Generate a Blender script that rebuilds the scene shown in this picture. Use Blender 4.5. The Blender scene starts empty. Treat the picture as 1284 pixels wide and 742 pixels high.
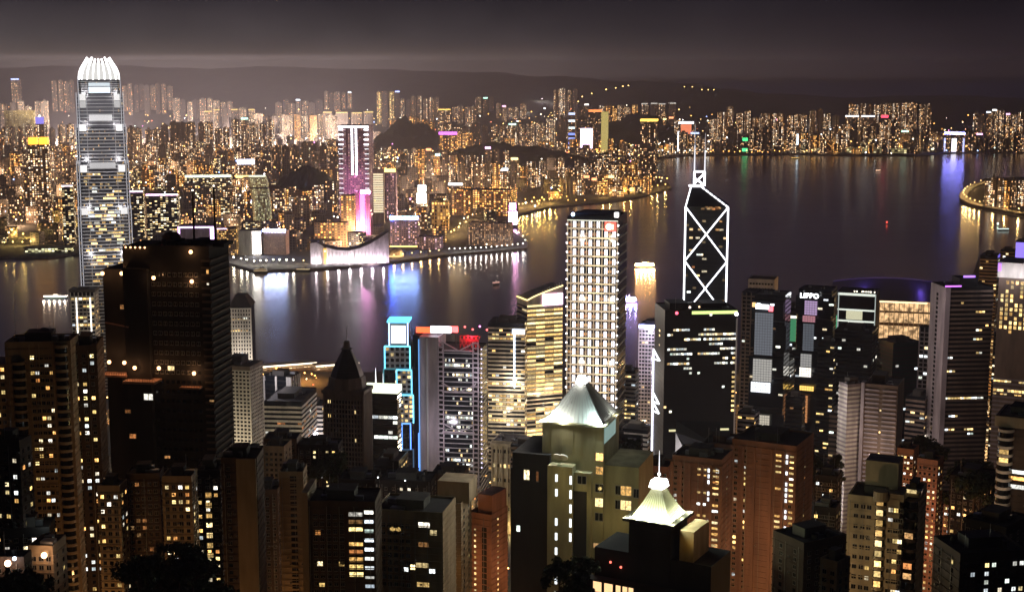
HAZE = 6e-5; LP = 1.9e5
import bpy, bmesh, math, random
from math import radians, sin, cos, pi, atan2, hypot
from mathutils import Vector, Matrix
random.seed(7)
S = bpy.context.scene
C = S.collection
# ---------------------------------------------------------------- camera
TH = radians(8.97); FPX = 1800.0; HCAM = 400.0
cam_d = bpy.data.cameras.new('camera'); cam = bpy.data.objects.new('camera', cam_d); C.objects.link(cam)
cam.location = (0, 0, HCAM); cam.rotation_euler = (radians(90) - TH, 0, 0)
cam_d.sensor_width = 36; cam_d.sensor_fit = 'HORIZONTAL'; cam_d.lens = FPX / 1284 * 36
cam_d.clip_start = 1; cam_d.clip_end = 80000
S.camera = cam
# ---------------------------------------------------------------- night sky
W = bpy.data.worlds.new('World'); S.world = W; W.use_nodes = True
wn = W.node_tree; wn.nodes.clear()
def N(t, ty, **kw):
    n = t.nodes.new(ty)
    for k, v in kw.items(): setattr(n, k, v)
    return n
def ramp(t, pts, interp='LINEAR'):
    r = N(t, 'ShaderNodeValToRGB'); cr = r.color_ramp; cr.interpolation = interp
    while len(cr.elements) < len(pts): cr.elements.new(0.5)
    for e, (p, c) in zip(cr.elements, pts):
        e.position = p; e.color = (*c, 1) if len(c) == 3 else c
    return r
tc = N(wn, 'ShaderNodeTexCoord'); sx = N(wn, 'ShaderNodeSeparateXYZ'); wn.links.new(tc.outputs['Generated'], sx.inputs[0])
mr = N(wn, 'ShaderNodeMapRange'); mr.inputs[1].default_value = -0.01; mr.inputs[2].default_value = 0.25
wn.links.new(sx.outputs['Z'], mr.inputs[0])
azm = N(wn, 'ShaderNodeMapRange'); azm.inputs[1].default_value = -0.30; azm.inputs[2].default_value = 0.36; azm.interpolation_type = 'SMOOTHSTEP'
wn.links.new(sx.outputs['X'], azm.inputs[0])
glow_l = ramp(wn, [(0.0, (.0, .0, .0)), (.025, (.140, .113, .104)), (.05, (.130, .106, .100)), (.13, (.076, .062, .064)), (.223, (.030, .024, .030)), (.34, (.034, .029, .070)), (.6, (.030, .027, .070)), (1.0, (.009, .008, .016))])
glow_r = ramp(wn, [(0.0, (.0, .0, .0)), (.025, (.024, .017, .024)), (.10, (.018, .013, .018)), (.223, (.0105, .008, .0115)), (.34, (.008, .012, .046)), (.6, (.008, .012, .048)), (1.0, (.007, .0065, .015))])
mx = N(wn, 'ShaderNodeMix', data_type='RGBA')
wn.links.new(mr.outputs[0], glow_l.inputs[0]); wn.links.new(mr.outputs[0], glow_r.inputs[0]); wn.links.new(azm.outputs[0], mx.inputs[0])
wn.links.new(glow_l.outputs[0], mx.inputs[6]); wn.links.new(glow_r.outputs[0], mx.inputs[7])
cmap = N(wn, 'ShaderNodeMapping'); cmap.inputs['Scale'].default_value = (4, 4, 7)
cno = N(wn, 'ShaderNodeTexNoise'); cno.inputs['Scale'].default_value = 2.2; cno.inputs['Detail'].default_value = 5
wn.links.new(tc.outputs['Generated'], cmap.inputs[0]); wn.links.new(cmap.outputs[0], cno.inputs[0])
cmr = N(wn, 'ShaderNodeMapRange'); cmr.inputs[1].default_value = .3; cmr.inputs[2].default_value = .7; cmr.inputs[3].default_value = .78; cmr.inputs[4].default_value = 1.2
wn.links.new(cno.outputs[0], cmr.inputs[0])
cvm = N(wn, 'ShaderNodeVectorMath', operation='SCALE'); wn.links.new(mx.outputs[2], cvm.inputs[0]); wn.links.new(cmr.outputs[0], cvm.inputs['Scale'])
# the glow hangs over the city to the north; the mountain side behind the viewer stays dark
yb = N(wn, 'ShaderNodeMapRange'); yb.inputs[1].default_value = -.25; yb.inputs[2].default_value = .55; yb.inputs[3].default_value = .16; yb.inputs[4].default_value = 1.0; wn.links.new(sx.outputs['Y'], yb.inputs[0])
bg = N(wn, 'ShaderNodeBackground'); wn.links.new(yb.outputs[0], bg.inputs[1])
wo = N(wn, 'ShaderNodeOutputWorld'); wn.links.new(cvm.outputs[0], bg.inputs[0]); wn.links.new(bg.outputs[0], wo.inputs[0])
# ---------------------------------------------------------------- exposure and render set-up
S.view_settings.view_transform = 'Standard'; S.view_settings.look = 'None'; S.view_settings.exposure = 0; S.view_settings.gamma = 1
S.render.engine = 'CYCLES'
cy = S.cycles
cy.max_bounces = 4; cy.diffuse_bounces = 1; cy.glossy_bounces = 2; cy.transmission_bounces = 1; cy.volume_bounces = 1; cy.transparent_max_bounces = 4
cy.sample_clamp_indirect = 1.5; cy.sample_clamp_direct = 0; cy.use_light_tree = True
cy.use_denoising = True
try: cy.denoiser = 'OPENIMAGEDENOISE'; cy.denoising_input_passes = 'RGB_ALBEDO_NORMAL'
except Exception: pass

# ---------------------------------------------------------------- picture geometry -> world
def pt(px, py, D):
    u = (px - 642) / FPX; v = (371 - py) / FPX
    dy = cos(TH) + v * sin(TH); dz = -sin(TH) + v * cos(TH); s = D / dy
    return Vector((u * s, D, HCAM + dz * s))
def gp(px, py, z=4.0):
    v = (371 - py) / FPX; dz = -sin(TH) + v * cos(TH)
    dy = cos(TH) + v * sin(TH); s = (z - HCAM) / dz
    return Vector(((px - 642) / FPX * s, dy * s, z))
def terr(D):
    pts = [(-300, 395), (0, 372), (60, 335), (120, 295), (200, 240), (300, 200), (400, 168), (600, 120), (750, 85), (900, 45), (1040, 10), (1100, 2), (5000, 2)]
    for (a, za), (b, zb) in zip(pts, pts[1:]):
        if D <= b: return za + (zb - za) * (D - a) / (b - a)
    return 2
# ---------------------------------------------------------------- mesh builder
class MB:
    def __init__(s): s.v = []; s.f = []; s.uv = []; s.m = []
    def face(s, pts, uv=None, m=0):
        i = len(s.v); s.v += [tuple(p) for p in pts]; s.f.append(tuple(range(i, i + len(pts))))
        if uv is None: uv = [(p[0], p[1]) for p in pts]
        s.uv += list(uv); s.m.append(m)
    def prism(s, poly, z0, z1, m=0, mt=None, top=None, cap=True, bottom=False, u0=0.0):
        """poly counter-clockwise seen from above; top = polygon at z1 when tapered"""
        top = top or poly; n = len(poly); u = u0
        for i in range(n):
            a, b = poly[i], poly[(i + 1) % n]; c, d = top[(i + 1) % n], top[i]
            L = hypot(b[0] - a[0], b[1] - a[1])
            s.face([(a[0], a[1], z0), (b[0], b[1], z0), (c[0], c[1], z1), (d[0], d[1], z1)], [(u, z0), (u + L, z0), (u + L, z1), (u, z1)], m)
            u += L
        if cap: s.face([(p[0], p[1], z1) for p in top], None, m if mt is None else mt)
        if bottom: s.face([(p[0], p[1], z0) for p in reversed(poly)], None, m if mt is None else mt)
        return s
    def box(s, x0, x1, y0, y1, z0, z1, m=0, mt=None, bottom=True):
        return s.prism([(x0, y0), (x1, y0), (x1, y1), (x0, y1)], z0, z1, m, mt, bottom=bottom)
    def cyl(s, x, y, r, z0, z1, n=12, m=0, r1=None, mt=None):
        r1 = r if r1 is None else r1
        P = [(x + r * cos(2 * pi * i / n), y + r * sin(2 * pi * i / n)) for i in range(n)]
        Q = [(x + r1 * cos(2 * pi * i / n), y + r1 * sin(2 * pi * i / n)) for i in range(n)]
        return s.prism(P, z0, z1, m, mt, top=Q, bottom=True)
    def bar(s, p, q, r, m=0, n=4):
        p = Vector(p); q = Vector(q); d = (q - p).normalized()
        a = d.orthogonal().normalized() if abs(d.z) < .99 else Vector((1, 0, 0))
        if abs(d.z) < .99: a = Vector((0, 0, 1)).cross(d).normalized()
        b = d.cross(a)
        ring = [(a * cos(2 * pi * (i + .5) / n) + b * sin(2 * pi * (i + .5) / n)) * r * 1.414 for i in range(n)]
        for i in range(n):
            j = (i + 1) % n
            s.face([p + ring[i], p + ring[j], q + ring[j], q + ring[i]], [(0, 0), (1, 0), (1, 1), (0, 1)], m)
        s.face([p + x for x in reversed(ring)], None, m); s.face([q + x for x in ring], None, m)
        return s
    def ball(s, c, r, m=0, n=8, k=5, sz=1.0):
        c = Vector(c)
        def P(i, j):
            t = pi * j / k; a = 2 * pi * i / n
            return c + Vector((sin(t) * cos(a) * r, sin(t) * sin(a) * r, -cos(t) * r * sz))
        for j in range(k):
            for i in range(n):
                if j == 0: s.face([P(0, 0), P(i + 1, 1), P(i, 1)], None, m)
                elif j == k - 1: s.face([P(i, j), P(i + 1, j), P(0, k)], None, m)
                else: s.face([P(i, j), P(i + 1, j), P(i + 1, j + 1), P(i, j + 1)], None, m)
        return s
    def mesh(s, name, mats):
        me = bpy.data.meshes.new(name); me.from_pydata(s.v, [], s.f)
        uvl = me.uv_layers.new(name='UVMap'); uvl.data.foreach_set('uv', [c for p in s.uv for c in p])
        me.polygons.foreach_set('material_index', s.m)
        for m in (mats if isinstance(mats, (list, tuple)) else [mats]): me.materials.append(m)
        me.update(); return me
    def obj(s, name, mats, parent=None, loc=None, rz=None):
        o = bpy.data.objects.new(name, s.mesh(name, mats)); C.objects.link(o)
        if parent is not None: o.parent = parent
        if loc is not None: o.location = loc
        if rz is not None: o.rotation_euler = (0, 0, rz)
        return o
LABELS = {}
def tag(o, label, cat, group=None, kind=None):
    o['label'] = label; o['category'] = cat
    if group: o['group'] = group
    if kind: o['kind'] = kind
    n = len(label.split())
    if n < 4 or n > 16: print('LABEL LENGTH', n, label)
    if label in LABELS and LABELS[label] != (group or 0): print('DUP LABEL', label)
    if label in LABELS and not group: print('DUP LABEL', label)
    LABELS[label] = group or 0
    return o
def struct(o): o['kind'] = 'structure'; return o
def thing(name, label, cat, loc=(0, 0, 0), rz=0, group=None):
    o = bpy.data.objects.new(name, None); C.objects.link(o); o.location = loc; o.rotation_euler = (0, 0, rz)
    o.empty_display_size = 5
    return tag(o, label, cat, group)
# ---------------------------------------------------------------- materials
def newmat(name):
    m = bpy.data.materials.new(name); m.use_nodes = True; t = m.node_tree
    return m, t, t.nodes['Principled BSDF']
def noemit(m):
    try: m.cycles.emission_sampling = 'NONE'
    except Exception: pass
    return m
def wall(name, col, rough=.85, var=.42, scale=.16):
    m, t, b = newmat(name)
    tcn = N(t, 'ShaderNodeTexCoord'); mp = N(t, 'ShaderNodeMapping'); mp.inputs['Scale'].default_value = (1, 1, .22)
    no = N(t, 'ShaderNodeTexNoise'); no.inputs['Scale'].default_value = scale; no.inputs['Detail'].default_value = 6
    t.links.new(tcn.outputs['Object'], mp.inputs[0]); t.links.new(mp.outputs[0], no.inputs[0])
    r = ramp(t, [(.25, tuple(c * (1 - var) for c in col)), (.75, tuple(min(1, c * (1 + var)) for c in col))])
    t.links.new(no.outputs[0], r.inputs[0]); t.links.new(r.outputs[0], b.inputs['Base Color']); b.inputs['Roughness'].default_value = rough
    return m
def plain(name, col, rough=.6, metal=0.0):
    m, t, b = newmat(name); b.inputs['Base Color'].default_value = (*col, 1); b.inputs['Roughness'].default_value = rough; b.inputs['Metallic'].default_value = metal
    return m
def glow(name, col, st, sample=True):
    m, t, b = newmat(name); b.inputs['Base Color'].default_value = (.05, .05, .05, 1)
    b.inputs['Emission Color'].default_value = (*col, 1); b.inputs['Emission Strength'].default_value = st
    return m if sample else noemit(m)
def lit_window(name, cols, st, detail=.6, nscale=.9):
    """a lit room seen through its pane: hue and level vary from window to window, curtains and furniture within one"""
    m, t, b = newmat(name); noemit(m)
    oi = N(t, 'ShaderNodeObjectInfo'); ge = N(t, 'ShaderNodeNewGeometry')
    ad = N(t, 'ShaderNodeMath', operation='ADD'); fr = N(t, 'ShaderNodeMath', operation='FRACT')
    t.links.new(oi.outputs['Random'], ad.inputs[0]); t.links.new(ge.outputs['Random Per Island'], ad.inputs[1]); t.links.new(ad.outputs[0], fr.inputs[0])
    r = ramp(t, [(i / max(1, len(cols) - 1), c) for i, c in enumerate(cols)]); t.links.new(fr.outputs[0], r.inputs[0])
    m7 = N(t, 'ShaderNodeMath', operation='MULTIPLY'); m7.inputs[1].default_value = 7.31; t.links.new(fr.outputs[0], m7.inputs[0])
    f7 = N(t, 'ShaderNodeMath', operation='FRACT'); t.links.new(m7.outputs[0], f7.inputs[0])
    sq = N(t, 'ShaderNodeMath', operation='POWER'); sq.inputs[1].default_value = 2.0; t.links.new(f7.outputs[0], sq.inputs[0])
    lv = N(t, 'ShaderNodeMapRange'); lv.inputs[3].default_value = .3 * st; lv.inputs[4].default_value = 1.7 * st; t.links.new(sq.outputs[0], lv.inputs[0])
    no = N(t, 'ShaderNodeTexNoise'); no.inputs['Scale'].default_value = nscale; no.inputs['Detail'].default_value = 2
    t.links.new(ge.outputs['Position'], no.inputs[0])
    nm = N(t, 'ShaderNodeMapRange'); nm.inputs[1].default_value = .35; nm.inputs[2].default_value = .65; nm.inputs[3].default_value = 1 - detail; nm.inputs[4].default_value = 1 + detail
    t.links.new(no.outputs[0], nm.inputs[0])
    mu = N(t, 'ShaderNodeMath', operation='MULTIPLY'); t.links.new(lv.outputs[0], mu.inputs[0]); t.links.new(nm.outputs[0], mu.inputs[1])
    t.links.new(r.outputs[0], b.inputs['Emission Color']); t.links.new(mu.outputs[0], b.inputs['Emission Strength'])
    b.inputs['Base Color'].default_value = (.03, .03, .03, 1); b.inputs['Roughness'].default_value = .15
    return m
def facade(name, wcol, cw, ch, fw, fh, p, cols, st, rough=.8, colvar=.9, gcol=(.012, .014, .018), base_glow=0.0):
    """wall with a metre grid of windows; some rooms are lit, each in its own hue and level"""
    m, t, b = newmat(name); noemit(m)
    L = t.links.new
    uv = N(t, 'ShaderNodeUVMap'); dv = N(t, 'ShaderNodeVectorMath', operation='DIVIDE'); dv.inputs[1].default_value = (cw, ch, 1)
    L(uv.outputs[0], dv.inputs[0])
    fl = N(t, 'ShaderNodeVectorMath', operation='FLOOR'); L(dv.outputs[0], fl.inputs[0])
    fc = N(t, 'ShaderNodeVectorMath', operation='FRACTION'); L(dv.outputs[0], fc.inputs[0])
    oi = N(t, 'ShaderNodeObjectInfo'); k = N(t, 'ShaderNodeMath', operation='MULTIPLY'); k.inputs[1].default_value = 917.0; L(oi.outputs['Random'], k.inputs[0])
    cx = N(t, 'ShaderNodeCombineXYZ'); L(k.outputs[0], cx.inputs[2])
    av = N(t, 'ShaderNodeVectorMath', operation='ADD'); L(fl.outputs[0], av.inputs[0]); L(cx.outputs[0], av.inputs[1])
    wn1 = N(t, 'ShaderNodeTexWhiteNoise', noise_dimensions='3D'); L(av.outputs[0], wn1.inputs[0])
    sep = N(t, 'ShaderNodeSeparateXYZ'); L(fl.outputs[0], sep.inputs[0])
    cc = N(t, 'ShaderNodeCombineXYZ'); L(sep.outputs[0], cc.inputs[0]); L(k.outputs[0], cc.inputs[1])
    wn2 = N(t, 'ShaderNodeTexWhiteNoise', noise_dimensions='2D'); L(cc.outputs[0], wn2.inputs[0])
    pm = N(t, 'ShaderNodeMapRange'); pm.inputs[3].default_value = p * (1 - colvar); pm.inputs[4].default_value = p * (1 + colvar); L(wn2.outputs[0], pm.inputs[0])
    lt = N(t, 'ShaderNodeMath', operation='LESS_THAN'); L(wn1.outputs[0], lt.inputs[0]); L(pm.outputs[0], lt.inputs[1])
    sf = N(t, 'ShaderNodeSeparateXYZ'); L(fc.outputs[0], sf.inputs[0])
    ms = []
    for ax, f in ((0, fw), (1, fh)):
        s1 = N(t, 'ShaderNodeMath', operation='SUBTRACT'); s1.inputs[1].default_value = .5; L(sf.outputs[ax], s1.inputs[0])
        ab = N(t, 'ShaderNodeMath', operation='ABSOLUTE'); L(s1.outputs[0], ab.inputs[0])
        l2 = N(t, 'ShaderNodeMath', operation='LESS_THAN'); l2.inputs[1].default_value = f / 2; L(ab.outputs[0], l2.inputs[0]); ms.append(l2)
    mk = N(t, 'ShaderNodeMath', operation='MULTIPLY'); L(ms[0].outputs[0], mk.inputs[0]); L(ms[1].outputs[0], mk.inputs[1])
    ge = N(t, 'ShaderNodeNewGeometry'); sn = N(t, 'ShaderNodeSeparateXYZ'); L(ge.outputs['Normal'], sn.inputs[0])
    vert = N(t, 'ShaderNodeMath', operation='LESS_THAN'); vert.inputs[1].default_value = .5; L(sn.outputs[2], vert.inputs[0])
    mk2 = N(t, 'ShaderNodeMath', operation='MULTIPLY'); L(mk.outputs[0], mk2.inputs[0]); L(vert.outputs[0], mk2.inputs[1])
    on = N(t, 'ShaderNodeMath', operation='MULTIPLY'); L(mk2.outputs[0], on.inputs[0]); L(lt.outputs[0], on.inputs[1])
    sc = N(t, 'ShaderNodeSeparateColor'); L(wn1.outputs['Color'], sc.inputs[0])
    rp = ramp(t, [(i / max(1, len(cols) - 1), c) for i, c in enumerate(cols)]); L(sc.outputs[0], rp.inputs[0])
    pw = N(t, 'ShaderNodeMath', operation='POWER'); pw.inputs[1].default_value = 2.2; L(sc.outputs[1], pw.inputs[0])
    sm = N(t, 'ShaderNodeMapRange'); sm.inputs[3].default_value = .25 * st; sm.inputs[4].default_value = 2.2 * st; L(pw.outputs[0], sm.inputs[0])
    es = N(t, 'ShaderNodeMath', operation='MULTIPLY'); L(sm.outputs[0], es.inputs[0]); L(on.outputs[0], es.inputs[1])
    L(rp.outputs[0], b.inputs['Emission Color']); L(es.outputs[0], b.inputs['Emission Strength'])
    mixc = N(t, 'ShaderNodeMix', data_type='RGBA'); L(mk2.outputs[0], mixc.inputs[0])
    mixc.inputs[6].default_value = (*wcol, 1); mixc.inputs[7].default_value = (*gcol, 1); L(mixc.outputs[2], b.inputs['Base Color'])
    rr = N(t, 'ShaderNodeMapRange'); rr.inputs[3].default_value = rough; rr.inputs[4].default_value = .18; L(mk2.outputs[0], rr.inputs[0]); L(rr.outputs[0], b.inputs['Roughness'])
    return m
WARM = [(1, .46, .16), (1, .60, .30), (1, .72, .46), (1, .82, .60), (1, .90, .78), (.84, .93, 1)]
OFFICE = [(1, .62, .22), (1, .78, .42), (1, .9, .66), (.93, 1, .86), (.85, .95, 1)]
HOME = [(1, .38, .1), (1, .55, .16), (1, .68, .22), (1, .76, .3), (1, .82, .5), (.95, .9, .8), (.75, .9, .95)]
GOLD = [(1, .55, .16), (1, .68, .25), (1, .78, .38)]
COOL = [(.75, .88, 1), (.9, .97, 1), (1, .95, .8), (.8, 1, .9)]

M = {}
M['roof'] = wall('roof felt', (.055, .05, .048), .9)
M['tank'] = wall('roof tank concrete', (.10, .09, .08), .9)
M['steel'] = plain('galvanised steel', (.35, .35, .36), .35, .9)
M['darksteel'] = plain('dark painted steel', (.03, .03, .035), .5)
M['glass'] = plain('dark curtain glass', (.010, .012, .016), .10)
M['frame'] = plain('window frame paint', (.30, .28, .25), .5)
M['pane'] = plain('unlit window pane', (.012, .013, .015), .08)
M['w_home'] = lit_window('lit room warm', HOME, 2.0)
M['w_dim'] = lit_window('lit room dim', [(1, .3, .08), (1, .45, .15), (1, .6, .25)], .5)
M['w_office'] = lit_window('lit office floor', OFFICE, 1.7, .5)
M['w_gold'] = lit_window('lit gold office floor', GOLD, 1.9, .45)
M['w_cool'] = lit_window('lit stairwell', COOL, 1.9, .3)
EM = {}
def em(col, st, sample=True):
    k = (col, st, sample)
    if k not in EM: EM[k] = glow('light %d' % len(EM), col, st, sample)
    return EM[k]
WHITE = (.93, .95, 1); SODIUM = (1, .42, .09); PINK = (1, .35, .75); CYAN = (.12, .62, 1); BLUE = (.12, .22, 1); PURPLE = (.38, .14, 1)

# ---------------------------------------------------------------- a tower set by where its corners stand
def s_px(D): return D / FPX
class Tower:
    """x0, x1, x2: picture columns of left edge, nearest vertical corner, right edge; a: how far (deg) the front face turns away"""
    def __init__(s, name, label, cat, x0, x1, x2, a, ytop, D, zb=4.0, d=None, group=None):
        corner = pt(x1, ytop, D); r0 = pt(x0, ytop, D); r2 = pt(x2, ytop, D)
        beta = atan2(corner.x, D); k = cos(beta)
        wf = (corner.x - r0.x) * k; ws = (r2.x - corner.x) * k; ar = radians(a)
        sg = -1 if a < 0 else 1          # negative a: the left flank shows, x1 is the front face's left corner
        if a < 0: wf, ws = ws, wf
        if a == 0: s.w = wf; s.d = d or wf * .8
        else: s.w = wf / cos(ar); s.d = d if d else ws / sin(abs(ar))
        s.rz = -beta - ar; s.h = corner.z - zb; s.mpp = D / cos(TH) / FPX * k
        R = Matrix.Rotation(s.rz, 2); off = R @ Vector((-sg * s.w / 2, s.d / 2)); s.sg = sg
        s.root = thing(name, label, cat, (corner.x + off.x, corner.y + off.y, zb), s.rz, group)
        s.win = []; s.x1 = x1; s.a = ar; s.D = D; s.zb = zb; s.ytop = ytop; s.rng = random.Random(name + label)
    def lx(s, px):            # local x on the front face for picture column px
        return s.sg * s.w / 2 - (s.x1 - px) * s.mpp / cos(s.a)
    def lz(s, py):            # local height for picture row py on the nearest corner
        return pt(s.x1, py, s.D).z - s.zb
    def foot(s, e=0.0):
        w, d = s.w / 2 + e, s.d / 2 + e
        return [(-w, -d), (w, -d), (w, d), (-w, d)]
    def part(s, name, mb, mats, label=None, parent=None):
        o = mb.obj(name, mats, parent or s.root)
        if label: o['label'] = label
        return o
    def body(s, mat, h=None, roof=True, parapet=1.2, name='wall'):
        h = h or s.h
        s.wallobj = s.part(name, MB().prism(s.foot(), -12, h, 0), mat)
        if roof:
            s.roofobj = s.part('roof', MB().prism(s.foot(-.35), h + .004, h + .25, 0), M['roof'])
            p = MB(); w, d, t = s.w / 2 + .02, s.d / 2 + .02, .35
            p.box(-w, w, -d, -d + t, h, h + parapet); p.box(-w, w, d - t, d, h, h + parapet)
            p.box(-w, -w + t, -d + t, d - t, h, h + parapet); p.box(w - t, w, -d + t, d - t, h, h + parapet)
            s.part('parapet', p, mat)
        return s
    def plant(s, x0, x1, y0, y1, h, mat=None, z=None, name='plant_room'):
        z = s.h if z is None else z
        b = MB().box(x0 * s.w / 2, x1 * s.w / 2, y0 * s.d / 2, y1 * s.d / 2, z + .1, z + h)
        b.box(x0 * s.w / 2 - .2, x1 * s.w / 2 + .2, y0 * s.d / 2 - .2, y1 * s.d / 2 + .2, z + h, z + h + .3)
        return s.part(name, b, mat or M['tank'])
    def clutter(s, n=5, z=None):
        """small roof gear: tanks, ducts, cooling fans"""
        z = s.h if z is None else z
        for i in range(n):
            x = s.rng.uniform(-.75, .75) * s.w / 2; y = s.rng.uniform(-.7, .7) * s.d / 2; q = s.rng.random()
            if q < .4:
                s.part('water_tank', MB().cyl(x, y, s.rng.uniform(.8, 1.6), z + .3, z + s.rng.uniform(1.8, 3.2), 10), M['tank'])
            elif q < .8:
                a, b = s.rng.uniform(1, 3), s.rng.uniform(.8, 2)
                s.part('air_handler', MB().box(x - a, x + a, y - b, y + b, z + .3, z + s.rng.uniform(1.4, 2.6)), M['steel'])
            else:
                s.part('antenna', MB().bar((x, y, z + .2), (x, y, z + s.rng.uniform(5, 10)), .07), M['steel'])
    def mast(s, x, y, z0, z1, r=.25, mat=None, name='mast', r1=None):
        return s.part(name, MB().cyl(x, y, r, z0, z1, 8, r1=r1 if r1 is not None else r * .5), mat or M['steel'])
    def spandrels(s, z0, z1, pitch, frac, mat, proud=.25, name='spandrel'):
        b = MB(); z = z0; P = s.foot(proud); Q = s.foot(.0)
        while z + pitch * frac <= z1:
            b.prism(P, z, z + pitch * frac, 0, bottom=True); z += pitch
        return s.part(name, b, mat)
    def fins(s, faces, pitch, wid, mat, z0, z1, proud=.4, name='mullion'):
        b = MB()
        for f in faces:
            W = s.w if f in 'fb' else s.d; n = max(1, round(W / pitch))
            for i in range(n + 1):
                u = -W / 2 + W * i / n
                u = max(-W / 2 + wid / 2, min(W / 2 - wid / 2, u))
                if f == 'f': b.box(u - wid / 2, u + wid / 2, -s.d / 2 - proud, -s.d / 2 - .003, z0, z1)
                elif f == 'r': b.box(s.w / 2 + .003, s.w / 2 + proud, u - wid / 2, u + wid / 2, z0, z1)
                elif f == 'l': b.box(-s.w / 2 - proud, -s.w / 2 - .003, u - wid / 2, u + wid / 2, z0, z1)
        return s.part(name, b, mat)
    def win_at(s, face, u, z, w, h, mat, proud=.06, framed=False):
        s.win.append((face, u, z, w, h, mat, proud, framed))
    def grid(s, face, cols, rows, w, h, litp, mat, z0=None, z1=None, u0=None, u1=None, dark=True, framed=False, proud=.06, run=False):
        W = s.w if face in 'fb' else s.d
        u0 = -W / 2 + W * .04 if u0 is None else u0; u1 = W / 2 - W * .04 if u1 is None else u1
        z0 = 3 if z0 is None else z0; z1 = s.h - 1.5 if z1 is None else z1
        prev = False
        for j in range(rows):
            z = z0 + (z1 - z0) * (j + .5) / rows
            rowp = litp * s.rng.uniform(.2, 1.8)
            for i in range(cols):
                u = u0 + (u1 - u0) * (i + .5) / cols
                lit = s.rng.random() < (rowp if not run else (.82 if prev else rowp * .35) if rowp > litp * .35 else .02)
                prev = lit
                if lit: s.win_at(face, u, z, w, h, mat if isinstance(mat, str) else s.rng.choice(mat), proud, framed)
                elif dark: s.win_at(face, u, z, w, h, 'pane', proud, framed)
    def flush(s, limit=100):
        if not s.win: return s
        lit = [q for q in s.win if q[5] != 'pane']; dk = [q for q in s.win if q[5] == 'pane']
        lit.sort(key=lambda q: -q[3] * q[4]); dk.sort(key=lambda q: (-q[2]))
        allw = lit + dk
        for q in allw[:limit]: s._win(q)
        rest = allw[limit:]
        if rest:
            keys = sorted({q[5] for q in rest}); b = MB()
            for face, u, z, w, h, mat, pr, fm in rest:
                T = s._mat(face, u, z, pr)
                k = keys.index(mat)
                pts = [T @ Vector(p) for p in ((-w / 2, 0, -h / 2), (w / 2, 0, -h / 2), (w / 2, 0, h / 2), (-w / 2, 0, h / 2))]
                b.face(pts, None, k)
            o = s.part('window', b, [M[k] for k in keys]); o['kind'] = 'stuff'
        s.win = []
        return s
    def _mat(s, face, u, z, pr):
        if face == 'f': return Matrix.Translation((u, -s.d / 2 - pr, z))
        if face == 'r': return Matrix.Translation((s.w / 2 + pr, u, z)) @ Matrix.Rotation(pi / 2, 4, 'Z')
        return Matrix.Translation((-s.w / 2 - pr, -u, z)) @ Matrix.Rotation(-pi / 2, 4, 'Z')
    def _win(s, q):
        face, u, z, w, h, mat, pr, fm = q
        me = winmesh(mat, fm)
        o = bpy.data.objects.new('window', me); C.objects.link(o); o.parent = s.root
        T = s._mat(face, u, z, pr); o.location = T.translation; o.rotation_euler = T.to_euler(); o.scale = (w, 1, h)
WM = {}
def winmesh(mat, framed):
    k = (mat, framed)
    if k not in WM:
        b = MB(); b.face([(-.5, 0, -.5), (.5, 0, -.5), (.5, 0, .5), (-.5, 0, .5)])
        if framed:
            for x0, x1, z0, z1 in ((-.56, .56, -.62, -.5), (-.56, .56, .5, .58), (-.56, -.5, -.5, .5), (.5, .56, -.5, .5), (-.03, .03, -.5, .5)):
                b.box(x0, x1, -.1, .05, z0, z1, 1)
        WM[k] = b.mesh('window', [M[mat], M['frame']])
    return WM[k]
# ================================================================ SETTING: water, land, hills, roads, haze
def ypx(D, z):
    w = z - HCAM; return 371 - FPX * (D * sin(TH) + w * cos(TH)) / (D * cos(TH) - w * sin(TH))
# water ------------------------------------------------------------
mw, t, b = newmat('harbour water')
b.inputs['Base Color'].default_value = (.008, .010, .045, 1); b.inputs['Roughness'].default_value = .2; b.inputs['IOR'].default_value = 1.33
tcn = N(t, 'ShaderNodeTexCoord'); mp = N(t, 'ShaderNodeMapping'); mp.inputs['Scale'].default_value = (.006, .022, 1); mp.inputs['Rotation'].default_value = (0, 0, radians(-8))
n1 = N(t, 'ShaderNodeTexNoise'); n1.inputs['Scale'].default_value = 1.0; n1.inputs['Detail'].default_value = 2
t.links.new(tcn.outputs['Object'], mp.inputs[0]); t.links.new(mp.outputs[0], n1.inputs[0])
rm = N(t, 'ShaderNodeMapRange'); rm.inputs[1].default_value = .35; rm.inputs[2].default_value = .65; rm.inputs[3].default_value = .175; rm.inputs[4].default_value = .215
t.links.new(n1.outputs[0], rm.inputs[0]); t.links.new(rm.outputs[0], b.inputs['Roughness'])
mp2 = N(t, 'ShaderNodeMapping'); mp2.inputs['Scale'].default_value = (.012, .03, 1); t.links.new(tcn.outputs['Object'], mp2.inputs[0])
n2 = N(t, 'ShaderNodeTexNoise'); n2.inputs['Scale'].default_value = 1.0; n2.inputs['Detail'].default_value = 4
t.links.new(mp2.outputs[0], n2.inputs[0])
bp = N(t, 'ShaderNodeBump'); bp.inputs['Strength'].default_value = .03; bp.inputs['Distance'].default_value = 1.0
bp.inputs['Strength'].default_value = .008; t.links.new(n2.outputs[0], bp.inputs['Height']); t.links.new(bp.outputs[0], b.inputs['Normal'])
M['water'] = mw
b_ = MB(); b_.face([(-40000, -2000, 0), (40000, -2000, 0), (40000, 45000, 0), (-40000, 45000, 0)])
struct(b_.obj('water', M['water']))
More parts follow.
